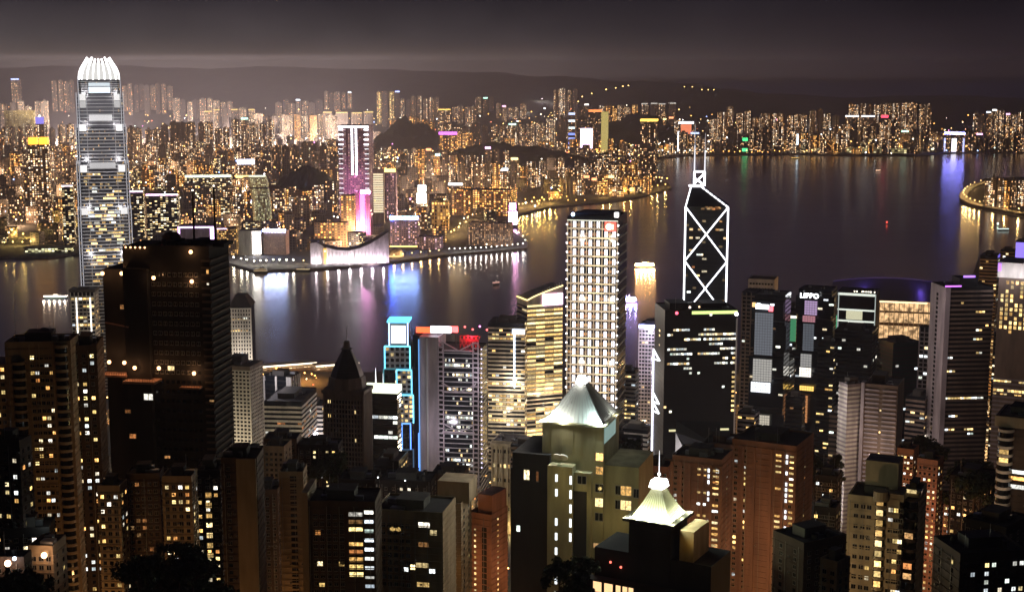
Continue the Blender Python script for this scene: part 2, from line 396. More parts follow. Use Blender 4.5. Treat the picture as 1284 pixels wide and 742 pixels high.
# land -------------------------------------------------------------
M['land'] = wall('city ground asphalt', (.055, .052, .05), .9, .3, .02)
M['seawall'] = wall('sea wall stone', (.25, .22, .19), .9)
M['green'] = wall('wooded hillside', (.035, .05, .028), .95, .45, .01)
M['asphalt'] = wall('road asphalt', (.05, .05, .05), .85, .2, .05)
M['paint'] = plain('road paint', (.8, .8, .78), .6)
KOW = [(-260, 333), (0, 322), (60, 322), (92, 318), (150, 322), (230, 330), (285, 329), (320, 339), (400, 336), (440, 333), (500, 327), (560, 319), (600, 316), (660, 311),
       (662, 303), (640, 287), (652, 268), (690, 259), (760, 253), (800, 247), (842, 236), (838, 229), (820, 222), (815, 212), (826, 199), (860, 195), (1000, 193.5), (1060, 195), (1150, 195), (1200, 191.5), (1320, 191)]
kow = [tuple(gp(x, y).xy) for x, y in KOW] + [(7500, 6900), (7500, 14000), (-7500, 14000), (-3500, 3000)]
struct(MB().prism(kow, -3, 4, 1, 0).obj('kowloon_ground', [M['land'], M['seawall']]))
CEN = [(-700, 470), (100, 470), (300, 472), (330, 466), (480, 466), (620, 470), (790, 470), (960, 452), (1040, 415), (1100, 406), (1176, 404), (1205, 380), (1228, 322), (1310, 318), (1700, 322)]
cen = [tuple(gp(x, y).xy) for x, y in CEN]
cen = [(-900, 900)] + [(2500, 900)] + list(reversed(cen))
struct(MB().prism(cen, -3, 4, 1, 0).obj('central_ground', [M['land'], M['seawall']]))
NPT = [(1204, 247), (1212, 256), (1240, 263), (1290, 273), (1420, 300), (1500, 240), (1330, 219), (1234, 224)]
npt_ = [tuple(gp(x, y).xy) for x, y in NPT]
struct(MB().prism(npt_, -3, 4, 1, 0).obj('point_ground', [M['land'], M['seawall']]))
def inside(p, poly):
    x, y = p; c = False; n = len(poly)
    for i in range(n):
        (x1, y1), (x2, y2) = poly[i], poly[(i + 1) % n]
        if (y1 > y) != (y2 > y) and x < (x2 - x1) * (y - y1) / (y2 - y1) + x1: c = not c
    return c
# Peak slope under the nearest blocks -------------------------------
from mathutils import noise as MN
def slope_z(x, y): return terr(y) + 9 * MN.noise((x * .012, y * .012, 3)) * min(1, max(0, (1000 - y) / 200))
def grid_mesh(name, xs, ys, zf, mat):
    me = bpy.data.meshes.new(name); nx, ny = len(xs), len(ys)
    v = [zf(x, y) for y in ys for x in xs]
    f = [(j * nx + i, j * nx + i + 1, (j + 1) * nx + i + 1, (j + 1) * nx + i) for j in range(ny - 1) for i in range(nx - 1)]
    me.from_pydata(v, [], f); me.materials.append(mat)
    for p in me.polygons: p.use_smooth = True
    o = bpy.data.objects.new(name, me); C.objects.link(o); return o
struct(grid_mesh('peak_slope', [-1100 + 25 * i for i in range(89)], [-300 + 25 * i for i in range(57)], lambda x, y: (x, y, slope_z(x, y)), M['green']))
# far hills ----------------------------------------------------------
CREST = [(-400, 88), (0, 86), (100, 84), (155, 83), (250, 87), (350, 84), (450, 88), (600, 92), (690, 98), (780, 104), (870, 108), (900, 116), (960, 124), (1060, 129), (1180, 126), (1284, 131), (1700, 128)]
def crest(px):
    for (a, ya), (b_, yb) in zip(CREST, CREST[1:]):
        if px <= b_: k = (px - a) / (b_ - a); k = k * k * (3 - 2 * k); return ya + (yb - ya) * k
    return 128
def hill_z(px, D):
    zc = pt(px, crest(px), 11000).z; k = min(1, max(0, (D - 7700) / 3300)); k = k * k * (3 - 2 * k)
    return 3.5 + (zc - 3.5) * k + (28 * MN.noise((px * .02, D * .0012, 5)) + 12 * MN.noise((px * .07, D * .004, 9))) * min(1, k * 4) * (1 if k < 1 else .6)
pxs = [-400 + 14 * i for i in range(151)]; Ds = [7600 + 130 * i for i in range(44)]
struct(grid_mesh('far_hills', pxs, Ds, lambda px, D: (pt(px, 300, D).x, D, hill_z(px, D)), M['green']))
def mound(px, ytop, D, wpx, dep, name='wooded_hill'):
    c = pt(px, ytop, D); rx = wpx * D / FPX / 2; h = c.z - 3
    xs = [i / 30 for i in range(-30, 31)]
    def zf(u, v):
        r = hypot(u, v); k = max(0, 1 - r * r) ** 1.3
        n = MN.noise((u * 2.2 + px, v * 2.2, 2)) * .35 + MN.noise((u * 7 + px, v * 7, 2)) * .16 + MN.noise((u * 23 + px, v * 23, 2)) * .16
        return (c.x + u * rx, D + v * dep, 3 + h * k * (1 + n))
    struct(grid_mesh(name, xs, xs, zf, M['green']))
mound(385, 211, 4500, 110, 240); mound(512, 154, 6900, 120, 350); mound(640, 184, 5600, 300, 240)
mound(800, 148, 7300, 230, 300)
# haze ----------------------------------------------------------------
hz = MB().box(-9500, 9500, -400, 14500, -4, 470).obj('haze', [])
hm = bpy.data.materials.new('city haze'); hm.use_nodes = True; ht = hm.node_tree; ht.nodes.clear()
pv = N(ht, 'ShaderNodeVolumePrincipled'); pv.inputs['Color'].default_value = (.80, .80, 1.0, 1); pv.inputs['Density'].default_value = HAZE; pv.inputs['Anisotropy'].default_value = .25
ho = N(ht, 'ShaderNodeOutputMaterial'); ht.links.new(pv.outputs[0], ho.inputs['Volume'])
try: hm.cycles.homogeneous_volume = True
except Exception: pass
hz.data.materials.append(hm); hz['kind'] = 'stuff'

# ================================================================ LAMPS
def lamp_mesh(name, hp, r, em_, arm=0):
    b = MB().cyl(0, 0, .22, 0, hp, 6, 0, r1=.14)
    if arm: b.bar((0, 0, hp), (arm, 0, hp + .3), .1, 0)
    b.ball((arm, 0, hp + .2), r, 1, 8, 5, .8)  # head ball oversized to carry the lamp's glare
    return b.mesh(name, [M['darksteel'], em_])
LAMPS = []
def lamps(pts, r, col, st, label, group, hp=9, z=4.0, light=0, every=1, jitter=0):
    """pts: picture points on the ground (or world points) where a lamp post stands"""
    me = lamp_mesh('street_lamp', hp, r, em(col, st, False))
    k = 0
    for p in pts:
        w = Vector(p) if len(p) == 3 else gp(p[0], p[1], z)
        if jitter: w += Vector((random.uniform(-jitter, jitter), random.uniform(-jitter, jitter), 0))
        o = bpy.data.objects.new('street_lamp', me); C.objects.link(o); o.location = w
        tag(o, label, 'street lamp', group)
        if light and k % every == 0:
            l = bpy.data.lights.new('lamp_light', 'POINT'); l.energy = light; l.color = col; l.shadow_soft_size = max(1.0, r)
            lo = bpy.data.objects.new('lamp_light', l); C.objects.link(lo); lo.parent = o; lo.location = (0, 0, hp + r + .6)
        k += 1
def along(P, n, jit=0):
    L = [0]
    for a, b in zip(P, P[1:]): L.append(L[-1] + hypot(b[0] - a[0], b[1] - a[1]))
    out = []
    for i in range(n):
        s = L[-1] * (i + .5) / n
        for j in range(len(P) - 1):
            if s <= L[j + 1]:
                k = (s - L[j]) / (L[j + 1] - L[j]); out.append((P[j][0] + (P[j + 1][0] - P[j][0]) * k + random.uniform(-jit, jit), P[j][1] + (P[j + 1][1] - P[j][1]) * k + random.uniform(-jit, jit) * .3)); break
    return out
# ================================================================ KOWLOON: estates far off
F = {}
F['brown'] = facade('flats brown render', (.20, .15, .12), 6.5, 6, .55, .5, .5, WARM, 3.0)
F['pale'] = facade('flats pale render', (.30, .26, .22), 7, 6, .5, .45, .42, WARM, 2.9)
F['dim'] = facade('flats dim', (.16, .13, .11), 7.5, 6.5, .5, .5, .3, WARM, 2.9)
F['hazy'] = facade('hill flats', (.25, .20, .17), 9, 7.5, .5, .5, .5, WARM[:4] + [(1, .8, .5)], 2.0)
F['bright'] = facade('flats bright gold', (.30, .24, .15), 8, 7, .6, .55, .8, GOLD, 3)
F['office'] = facade('far office glass', (.06, .06, .07), 6, 4.2, .8, .45, .38, OFFICE, 2.4, colvar=.4)
F['dark'] = facade('far dark tower', (.05, .045, .045), 6, 6, .5, .5, .2, WARM, 3.0)
F['orange'] = facade('flats orange', (.24, .15, .08), 6.5, 6, .55, .5, .65, [(1, .36, .07), (1, .5, .13), (1, .66, .28)], 3.0)
F['purple'] = facade('mauve hotel wall', (.30, .22, .30), 5, 4, .5, .45, .4, [(1, .5, .25), (1, .6, .8), (.9, .8, 1)], 1.6)
F['faint'] = facade('unlit blocks', (.16, .14, .13), 6.5, 6, .5, .5, .10, WARM, 1.6)
FK = ['brown', 'pale', 'dim', 'orange']
def cross_plan(w, d):
    w /= 2; d /= 2; a, c = w * .45, d * .45
    return [(-a, -d), (a, -d), (a, -c), (w, -c), (w, c), (a, c), (a, d), (-a, d), (-a, c), (-w, c), (-w, -c), (-a, -c)]
ORD = 'first second third fourth fifth sixth seventh eighth ninth tenth eleventh twelfth thirteenth fourteenth fifteenth'.split()
nblocks = 0
def cluster(where, x0, x1, ytop, D, n, mats, group, wj=.2, hj=5, crown=None, zb=None, cat='apartment block', name='apartment_block', gap=.82):
    """a row of n tower blocks between two picture columns, standing on the ground at distance D"""
    global nblocks
    step = (x1 - x0) / n
    for i in range(n):
        cx = x0 + step * (i + .5) + random.uniform(-.12, .12) * step; yt = ytop + random.uniform(-hj, hj); Di = D + random.uniform(-90, 90)
        top = pt(cx, yt, Di); w = step * gap * random.uniform(1 - wj, 1 + wj) * Di / FPX
        if zb is None: z0 = 4
        else:
            z0 = max(4, hill_z(cx, Di) - 6)
        z1 = max(top.z, z0 + 25); d = min(w, 40) * random.uniform(.8, 1.1)
        m = F[random.choice(mats) if random.random() < .78 else 'faint']
        b = MB(); P = cross_plan(w, d); b.prism(P, 0, z1 - z0, 0, 1, u0=random.uniform(0, 400))
        b.box(-w * .18, w * .18, -d * .2, d * .2, z1 - z0 + .05, z1 - z0 + random.uniform(4, 9), 1)
        mm = [m, M['tank']]
        if not crown and random.random() < .10: b.box(-w * .42, w * .42, -d * .5 - .5, -d * .5 - .05, z1 - z0 - 4, z1 - z0 + 4, 2); mm.append(em(random.choice([(1, .95, .85), (.8, .9, 1), (1, .35, .15), (.4, .5, 1), (1, .5, .85), (1, .75, .3), (.5, 1, .8)]), 3.5, False))
        if crown and random.random() < crown[1]:
            b.box(-w * .46, w * .46, -d * .5 - .3, d * .5 + .3, z1 - z0 - 5, z1 - z0 + .6, 2); mm.append(em(crown[0], crown[2], False))
        beta = atan2(top.x, Di)
        o = b.obj(name, mm, None, (top.x, Di, z0), -beta + random.uniform(-.35, .35))
        lab = ('%s from left in the %s' % (ORD[i], where)) if n > 1 else where
        tag(o, lab, cat, group); nblocks += 1
G1 = 'hazy housing blocks along the skyline'; G2 = 'housing blocks across the harbour'; G3 = 'housing blocks by the bay'; G4 = 'far shore housing blocks'
H = 9000
cluster('tall hazy brown block alone above the far left skyline', 12, 29, 103, H, 1, ['hazy'], G1, zb=1)
cluster('hazy yellow-lit row at the far left skyline', 0, 62, 131, 8300, 6, ['hazy', 'pale'], G1, zb=1)
cluster('tall hazy row left of the white-crowned skyscraper', 64, 93, 101, H, 4, ['hazy'], G1, zb=1, hj=2)
cluster('tall hazy row right of the white-crowned skyscraper', 152, 216, 107, H, 9, ['hazy'], G1, zb=1, hj=2)
cluster('lower hazy row behind the gold rooftop lights', 216, 292, 126, 8700, 9, ['hazy', 'pale'], G1, zb=1, hj=3)
cluster('hazy row with gold lit roofs', 256, 322, 137, 7600, 6, ['pale', 'hazy'], G1, hj=3, crown=((1, .68, .2), .7, 1.5))
cluster('faint hazy row left of the yellow blocks', 345, 404, 128, 8800, 7, ['hazy'], G1, zb=1, hj=3)
cluster('faint taller hazy row above the pink-lit tower', 405, 442, 116, H, 5, ['hazy'], G1, zb=1, hj=2)
cluster('bright yellow row on the dark hill', 471, 501, 115, 8600, 4, ['bright'], G1, zb=1, hj=1)
cluster('hazy row right of the bright yellow blocks', 501, 551, 123, 8700, 7, ['hazy'], G1, zb=1, hj=3)
cluster('hazy block with a gold lit roof band', 546, 567, 137, 7800, 1, ['dim'], G1, hj=0, crown=((1, .62, .12), 1, 2.5))
cluster('hazy tall trio left of the dark gap in the skyline', 596, 620, 122, H, 3, ['hazy'], G1, zb=1, hj=1)
cluster('hazy row beside the dark gap in the skyline', 620, 660, 132, 8800, 5, ['hazy', 'pale'], G1, zb=1, hj=3)
cluster('faint low row under the hazy trio', 566, 598, 136, 8600, 4, ['hazy'], G1, zb=1, hj=3)
cluster('tall row at the left foot of the lit hill', 695, 724, 113, 8900, 4, ['hazy', 'brown'], G1, zb=1, hj=2)
cluster('terrace of low blocks on the lit hillside', 724, 800, 134, 8300, 9, ['orange', 'brown'], G1, zb=1, hj=3)
cluster('white-topped pair on the dark hillside', 802, 850, 130, 8500, 4, ['dim'], G1, zb=1, hj=1, crown=((1, .95, .85), 1, .9), gap=.6)
# middle rows
cluster('dense row at the far left below the hazy skyline', 0, 92, 160, 6900, 9, ['brown', 'dim', 'pale'], G2, hj=6)
cluster('orange-lit row above the left waterfront', 0, 92, 196, 5200, 8, ['brown', 'orange', 'dim'], G2, hj=6)
cluster('dense row right of the white-crowned skyscraper', 158, 300, 158, 6800, 13, ['pale', 'brown', 'dim'], G2, hj=5)
cluster('second dense row right of the white-crowned skyscraper', 158, 240, 180, 5900, 8, ['brown', 'dim'], G2, hj=5)
cluster('row behind the small blue roof sign', 290, 345, 152, 6900, 5, ['brown', 'pale'], G2, hj=4)
cluster('long flat-topped row above the park trees', 320, 425, 144, 7500, 11, ['orange', 'pale'], G2, hj=2)
cluster('gold-roofed row behind the pink-lit tower', 404, 470, 141, 7700, 4, ['dim'], G2, hj=1, crown=((1, .7, .22), .9, 1.6))
cluster('row of reddish flats right of the pink-lit tower', 488, 545, 150, 7200, 7, ['orange', 'brown'], G2, hj=4)
cluster('row above the purple-roofed hall', 555, 660, 155, 7100, 9, ['pale', 'dim', 'brown'], G2, hj=5)
cluster('dark row left of the pink-lit tower', 330, 424, 186, 5000, 8, ['dim', 'dark'], G2, hj=8)
cluster('dense row behind the station roof', 500, 640, 190, 5000, 13, ['dim', 'brown', 'orange'], G2, hj=6)
cluster('dense brown row by the inner bay', 640, 800, 204, 4900, 14, ['brown', 'orange', 'dim'], G3, hj=7)
cluster('low brown row at the bay mouth', 700, 820, 222, 4650, 12, ['orange', 'brown'], G3, hj=3)
cluster('brown row behind the curved bay road', 560, 650, 208, 4500, 8, ['brown', 'dim', 'orange'], G3, hj=6)
# far shore right
cluster('row behind the blue and yellow signs', 660, 800, 152, 7300, 11, ['dim', 'brown', 'pale'], G4, hj=6)
cluster('brown row right of the black gold-crowned tower', 824, 858, 150, 7200, 5, ['pale', 'brown'], G4, hj=5)
cluster('tall row right of the twin masts', 890, 985, 142, 7500, 9, ['brown', 'dim', 'pale'], G4, hj=9)
cluster('row right of the tall far shore row', 985, 1052, 143, 7500, 7, ['brown', 'pale'], G4, hj=6)
cluster('tallest right-hand skyline row', 1062, 1168, 130, 7700, 13, ['brown', 'pale'], G4, hj=2)
cluster('low row behind the yellow ferry shed', 1052, 1180, 158, 7100, 10, ['dim', 'dark', 'brown'], G4, hj=8)
cluster('tall row on the far right skyline', 1220, 1292, 141, 7400, 9, ['pale', 'brown'], G4, hj=3)
cluster('low waterfront row at the far right', 1212, 1292, 170, 7000, 7, ['brown', 'dim'], G4, hj=6)
cluster('shoreline row under the twin masts', 850, 1060, 168, 6950, 14, ['dim', 'brown', 'orange'], G4, hj=9)
cluster('row on the lit point', 1234, 1294, 226, 4150, 7, ['brown', 'dim', 'orange'], 'blocks on the lit point', hj=4)
print('blocks', nblocks)
# the rest of the city fabric: too many to count, one mass ------------------------------------------
b = MB(); mats = [F['dim'], F['brown'], F['pale'], F['orange'], F['office'], M['tank'], F['faint']]
def city_ok(x, y):
    return inside((x, y), kow) and inside((x, y - 70), kow) and inside((x + 45, y), kow)
cnt = 0
while cnt < 1900:
    D = 3120 + (7800 - 3120) * random.random() ** .8; px = random.uniform(-30, 1310); x = pt(px, 300, D).x
    if not city_ok(x, D): continue
    if (px - 392) ** 2 / 48 ** 2 + (D - 4500) ** 2 / 260 ** 2 < 1 or (470 < px < 640 and D < 3450 and random.random() < .6): continue
    if 560 < px < 700 and D < 4600 and random.random() < .75: continue
    w, d = random.uniform(16, 42), random.uniform(16, 36); hh = random.choice([14, 20, 26, 32, 40, 48]) * random.uniform(.7, 1.3) * (1 if D < 3500 else 1.25)
    a = random.uniform(-.5, .5); ca, sa = cos(a), sin(a)
    P = [(x + u * ca - v * sa, D + u * sa + v * ca) for u, v in ((-w / 2, -d / 2), (w / 2, -d / 2), (w / 2, d / 2), (-w / 2, d / 2))]
    dn = MN.noise((x * .0022, D * .0022, 8)) + random.uniform(-.25, .25)
    b.prism(P, 4.01, 4 + hh, 6 if dn < -.12 else 0 if dn < .02 else random.choice([1, 2, 4]) if dn < .22 else random.choice([1, 3, 3]), 5, u0=random.uniform(0, 3000)); cnt += 1
o = b.obj('city_blocks', mats); tag(o, 'mass of small lit blocks filling the far city', 'city blocks', kind='stuff')
# lights among them
b = MB(); lm = [em((1, .45, .1), 7, False), em((1, .62, .22), 7, False), em((1, .9, .7), 7, False), em((.8, 1, .85), 5, False), em((1, .25, .12), 4, False), em((.35, .5, 1), 6, False), em((1, .3, .8), 6, False), em((.95, .97, 1), 12, False)]
def city_light(x, D, z, k, r):
    b.ball((x, D, z), r * (1 + (D - 3000) / 6000), k, 6, 4)
for st_ in range(95):                 # lights strung along streets
    D = 3080 + 5000 * random.random(); px = random.uniform(-30, 1310); x = pt(px, 300, D).x
    if not inside((x, D), kow): continue
    hd = random.choice([.12, .12, pi / 2 + .1, pi / 2 - .15, .8]) + random.uniform(-.12, .12); k = random.choices([0, 1, 2], [6, 3, 2])[0]
    for q in range(random.randint(10, 34)):
        X_, Y_ = x + sin(hd) * q * 26 + random.uniform(-4, 4), D + cos(hd) * q * 26
        if inside((X_, Y_), kow) and Y_ < 9000: city_light(X_, Y_, random.choice([14, 18, 22]), k, random.uniform(1.1, 2.0))
cnt = 0
while cnt < 2100:
    D = 3080 + (9000 - 3080) * random.random() ** .75; px = random.uniform(-30, 1310); x = pt(px, 300, D).x
    if not inside((x, D), kow): continue
    g = max(4, hill_z(px, D)) if D > 7600 else 4
    if g > 120 and random.random() < .93: continue
    if MN.noise((x * .0016, D * .0016, 4)) < random.uniform(-.5, .25): continue
    city_light(x, D, g + random.choice([9, 9, 12, 20, 34, 50, 62]), random.choices(range(8), [6, 6, 3, 1, .6, .5, .4, 1.5])[0], random.uniform(.8, 2.1)); cnt += 1
o = b.obj('city_lights', lm); tag(o, 'scatter of tiny street and roof lights across the far city', 'city lights', kind='stuff')
# street lamps set at random among the far blocks, added at high power to light walls and haze
def city_lamps(n, pxr, Dr, col, power, label, group, r=1.7, hp=16):
    out = []
    while len(out) < n:
        D = Dr[0] + (Dr[1] - Dr[0]) * random.random() ** .8; px = random.uniform(*pxr); x = pt(px, 300, D).x
        if not (inside((x, D), kow) and inside((x, D - 170), kow)): continue
        out.append((x, D, max(4, hill_z(px, D)) if D > 7600 else 4))
    lamps(out, r, col, 9, label, group, hp=hp, light=power)
city_lamps(34, (-20, 330), (3080, 6200), (1, .60, .32), LP * 3.4, 'orange street lamp among the blocks of the left shore', 'orange lamps of the left shore')
city_lamps(34, (330, 700), (3060, 6200), (1, .66, .40), LP * 3.4, 'amber street lamp among the blocks of the middle shore', 'amber lamps of the middle shore')
city_lamps(24, (-20, 470), (6900, 8100), (1, .77, .62), LP * 38, 'added lamp brightening the haze below the skyline blocks', 'added haze lamps below the skyline', r=2.4, hp=22)  # overpowered lamps, added to make the haze glow behind the skyline
city_lamps(16, (690, 1300), (6700, 7600), SODIUM, LP * .9, 'street lamp along the far shore quay', 'far shore quay lamps', r=2.2)
city_lamps(7, (640, 1290), (7900, 9600), (1, .78, .84), LP * 2, 'added lamp brightening the haze below the dark hills on the right', 'added haze lamps below the right-hand hills', r=2.4, hp=22)  # added to lift the haze in front of the right-hand hills
# ================================================================ KOWLOON waterfront: the buildings one can name by sight
def strip(T, x0, x1, z0, z1, mat, proud=.5, name='light_strip', face='f', label=None):
    b = MB()
    if face == 'f': b.box(x0, x1, -T.d / 2 - proud, -T.d / 2 - .01, z0, z1)
    elif face == 'r': b.box(T.w / 2 + .01, T.w / 2 + proud, x0, x1, z0, z1)
    else: b.box(-T.w / 2 - proud, -T.w / 2 - .01, x0, x1, z0, z1)
    o = b.obj(name, mat, T.root)
    if label: o['label'] = label
    return o
def far(name, label, x0, x1, x2, a, ytop, D, mat, cat='tower', d=None, zb=4, h=None):
    T = Tower(name, label, cat, x0, x1, x2, a, ytop, D, zb, d); T.body(mat, parapet=1.5); return T
# white and pink outlined tall tower
T = far('outlined_tower', 'tall tower outlined in white light with pink glow low down', 424, 462, 468, 10, 158, 3800, facade('mauve tower glass', (.30, .20, .26), 5, 4, .6, .5, .5, [(1, .5, .4), (1, .75, .6), (1, .6, .85)], .7, base_glow=.1), 'tower')
h, w2 = T.h, T.w / 2
for q in (.12, .3, .46):
    l = bpy.data.lights.new('flood_fill_light', 'POINT'); l.energy = 5.5e4; l.color = (1, .3, .72); l.shadow_soft_size = 2
    lo = bpy.data.objects.new('flood_fill_light', l); C.objects.link(lo); lo.parent = T.root; lo.location = (0, -T.d / 2 - 30, h * q)
strip(T, -w2, w2, h - 5, h - .5, em(WHITE, 5), .8, 'crown_light')
for x in (-.17, .10): strip(T, x * w2, (x + .13) * w2, h * .48, h - 6, em(WHITE, 4), .8)
b = MB()
for sgn in (-1, 1):
    for i in range(15):
        z = h - 8 - i * h * .052; q = .32 if i < 4 else .28
        xa, xb = sorted((sgn * w2, sgn * w2 * (1 - q))); strip(T, xa, xb, z - (4.2 if i < 4 else 2.0), z, em(WHITE, 3.2 if i < 4 else 1.8, False), .6, 'edge_light')
# curved pale green gold tower
c0 = pt(330, 222, 3420)
T = Tower('curved_tower', 'slim curved tower lit pale yellow green near the pier', 'tower', 316, 338, 340, 8, 222, 3420)
b = MB(); g = MB(); Pp = []
n = 14
for i in range(n):
    za, zc = T.h * i / n, T.h * (i + 1) / n
    fx = lambda z: -T.w * .28 * (max(0, z / T.h - .25)) ** 2 * 1.6
    P = [(x + fx(za), y) for x, y in T.foot()]; Q = [(x + fx(zc), y) for x, y in T.foot()]
    b.prism(P, za, zc, 0, 1, top=Q, cap=(i == n - 1))
T.part('wall', b, [facade('lit pale stone', (.5, .5, .34), 4, 3.6, .5, .42, .85, [(.95, 1, .5), (1, .95, .55), (.85, .95, .5)], 1.15), M['roof']])
g = MB(); z = T.h * .80; P = [(x * 1.02 + fx(z), y * 1.02) for x, y in T.foot()]; g.prism(P, z, z + 4, bottom=True); T.part('dark_band', g, M['darksteel'])
T.part('crown_light', MB().prism([(x * .9 + fx(T.h), y * .9) for x, y in T.foot()], T.h + .05, T.h + 2.5), em((.95, 1, .75), 1.5))
# dark pair with pink roof edges by the ferry terminal
for k, (x0, x1, x2, y, lab) in enumerate([(160, 179, 181, 240, 'narrow dark office slab with a pink roof edge right of the white-crowned skyscraper'), (183, 223, 226, 244, 'wide dark office slab with a pink roof edge beside the narrow one')]):
    T = far('dark_office_slab', lab, x0, x1, x2, 6, y, 3180, F['office'], 'office block', d=40)
    strip(T, -T.w / 2, T.w / 2, T.h - 1.5, T.h + 1.5, em((1, .55, .85), 6), 1.2, 'roof_edge_light')
T = far('dark_office_slab', 'dark office slab with a pink roof edge left of the white-crowned skyscraper', 77, 91, 92, 5, 233, 3260, F['office'], 'office block', d=40)
strip(T, -T.w / 2, T.w / 2, T.h - 1.5, T.h + 1.5, em((1, .8, .9), 2.6), 1.2, 'roof_edge_light')
# mauve framed block
T = far('framed_mall', 'low mauve block framed in violet light behind two roof poles', 223, 268, 271, 8, 284, 3080, wall('mauve wall', (.32, .25, .34)), 'shopping centre', d=50)
vio = em((.85, .5, 1), 5)
strip(T, -T.w / 2, T.w / 2, T.h - 3, T.h, vio); strip(T, -T.w / 2, -T.w / 2 + 4, 0, T.h - 3.1, vio); strip(T, T.w / 2 - 8, T.w / 2, 0, T.h - 3.1, vio)
T = far('orange_lit_block', 'low block with amber windows and pink roof line between mauve block and white panel', 272, 297, 299, 6, 287, 3075, facade('amber block', (.25, .15, .09), 4, 4, .6, .5, .55, [(1, .5, .12), (1, .65, .25)], 1.8), 'shopping centre', d=40)
strip(T, -T.w / 2, 0, T.h - .6, T.h + 1.6, em((1, .6, .9), 3), 1, 'roof_edge_light')
T = far('grey_rounded_block', 'grey block with one bright white lit end by the yacht pier', 299, 327, 330, 6, 290, 3070, wall('grey cladding', (.4, .38, .36)), 'hotel', d=40)
strip(T, T.w * .12, T.w * .48, 3, T.h - 1, em((1, .92, .85), 16), .9, 'lit_panel')
T = far('pink_stone_block', 'pink stone hotel block with a white roof sign above moored boats', 330, 358, 363, 14, 291, 3075, facade('pink stone', (.45, .3, .26), 3.5, 3.5, .35, .35, .5, [(1, .6, .4), (1, .7, .5)], .5), 'hotel', d=30)
strip(T, -T.w / 2, T.w / 2, T.h + .2, T.h + 6.5, em((.45, .55, 1), 60), .9, 'roof_sign')
# magenta block, lit stripe tower, neighbours
T = far('magenta_tower', 'tower flooded in magenta light with a pink roof sign', 446, 464, 467, 10, 243, 3450, facade('wall tinted magenta', (.45, .12, .40), 5, 4, .4, .4, .3, [(1, .4, .8)], .8), 'tower')  # magenta light put into the wall colour
strip(T, -T.w * .15, T.w / 2, T.h + .3, T.h + 8, em((1, .35, .8), 60), .9, 'roof_sign'); strip(T, -T.w * .2, T.w * .12, T.h * .1, T.h - 2, em((.85, .12, .75), 5), .8, 'magenta_glow_panel')  # glowing panel on the front stands in for magenta floodlight
T = far('brown_tower', 'brown tower standing left against the magenta one', 427, 444, 446, 6, 246, 3440, F['orange'], 'tower')
T = far('striped_tower', 'white tower of bright floor stripes right of the pink-lit tower', 467, 481, 482, 5, 213, 3700, wall('white spandrel', (.5, .47, .42)), 'office block')
zz = T.h * .22
while zz < T.h - 12: strip(T, -T.w * .44, T.w * .44, zz, zz + 3.2, em((1, .82, .52), 1.6, False), .5, 'floor_light'); zz += 6
T = far('gold_sign_tower', 'mauve tower with a gold roof sign beside the striped tower', 482, 496, 498, 6, 216, 3760, F['purple'], 'hotel')
strip(T, -T.w / 2, T.w / 2, T.h + .3, T.h + 9, em((1, .72, .16), 5), .9, 'roof_sign')
T = far('white_sign_tower', 'block carrying two white floodlit screens above the station', 519, 536, 538, 5, 235, 3900, F['dim'], 'tower')
strip(T, -T.w * .3, T.w * .4, T.h * .45, T.h * .8, em((1, .97, .88), 6), 1, 'screen'); strip(T, -T.w * .2, T.w * .4, T.h * .86, T.h + 6, em((.9, 1, .95), 6), 1, 'screen')
T = far('white_roof_hall', 'long hall with a white lit roof line left of the bay road', 562, 580, 582, 5, 231, 3950, F['dim'], 'hall'); strip(T, -T.w / 2, T.w / 2, T.h - 3, T.h + 3, em((1, .97, .9), 5), .8, 'roof_sign')
# hotel with blue white sign
T = far('sign_hotel', 'mauve waterfront hotel under a long white and blue roof sign', 489, 524, 527, 6, 275, 3180, F['purple'], 'hotel', d=45)
strip(T, -T.w * .38, T.w / 2, T.h + .4, T.h + 6, em((.25, .42, 1), 70), .9, 'roof_sign'); strip(T, -T.w * .5, -T.w * .385, T.h - .5, T.h + 7, em((.05, .14, 1), 260), 1.2, 'roof_sign', label='blue end of the roof sign')
T.part('lower_roof', MB().box(-T.w * .5, T.w * .5, -T.d / 2 - 14, -T.d / 2 - .7, 0, 9), M['tank']); T.part('canopy_light', MB().box(-T.w * .5, T.w * .5, -T.d / 2 - 14.6, -T.d / 2 - 14.05, 6, 9), em((1, .62, .2), 3))
# hotel behind the arts centre
for x0, x1, lab in ((394, 410, 'left brown wing of the hotel behind the swooping roof'), (412, 435, 'right brown wing of the hotel behind the swooping roof')):
    far('waterfront_hotel', lab, x0, x1, x1 + 2, 5, 280, 3170, F['orange'], 'hotel', d=30)
# arts centre with swooping roof
c = gp(437, 331); c.y += 25; k = c.y / FPX
T_ = thing('arts_centre', 'windowless white-lit hall with a swooping concave roof on the waterfront', 'arts centre', (c.x, c.y, 4), -atan2(c.x, c.y))
prof = [(388, 302), (396, 301), (406, 307), (420, 311), (436, 312), (450, 309), (462, 304), (474, 297), (486, 289)]
X = [((p - 437) * k, pt(p, y, c.y).z - 4) for p, y in prof]
b = MB()
for (xa, za), (xb, zb_) in zip(X, X[1:]):
    b.face([(xa, -18, 0), (xb, -18, 0), (xb, -18, zb_), (xa, -18, za)]); b.face([(xb, 24, 0), (xa, 24, 0), (xa, 24, za), (xb, 24, zb_)])
b.face([(X[0][0], 24, 0), (X[0][0], -18, 0), (X[0][0], -18, X[0][1]), (X[0][0], 24, X[0][1])]); b.face([(X[-1][0], -18, 0), (X[-1][0], 24, 0), (X[-1][0], 24, X[-1][1]), (X[-1][0], -18, X[-1][1])])
b.obj('wall', wall('pale pink tile', (.72, .66, .68)), T_)
b = MB()
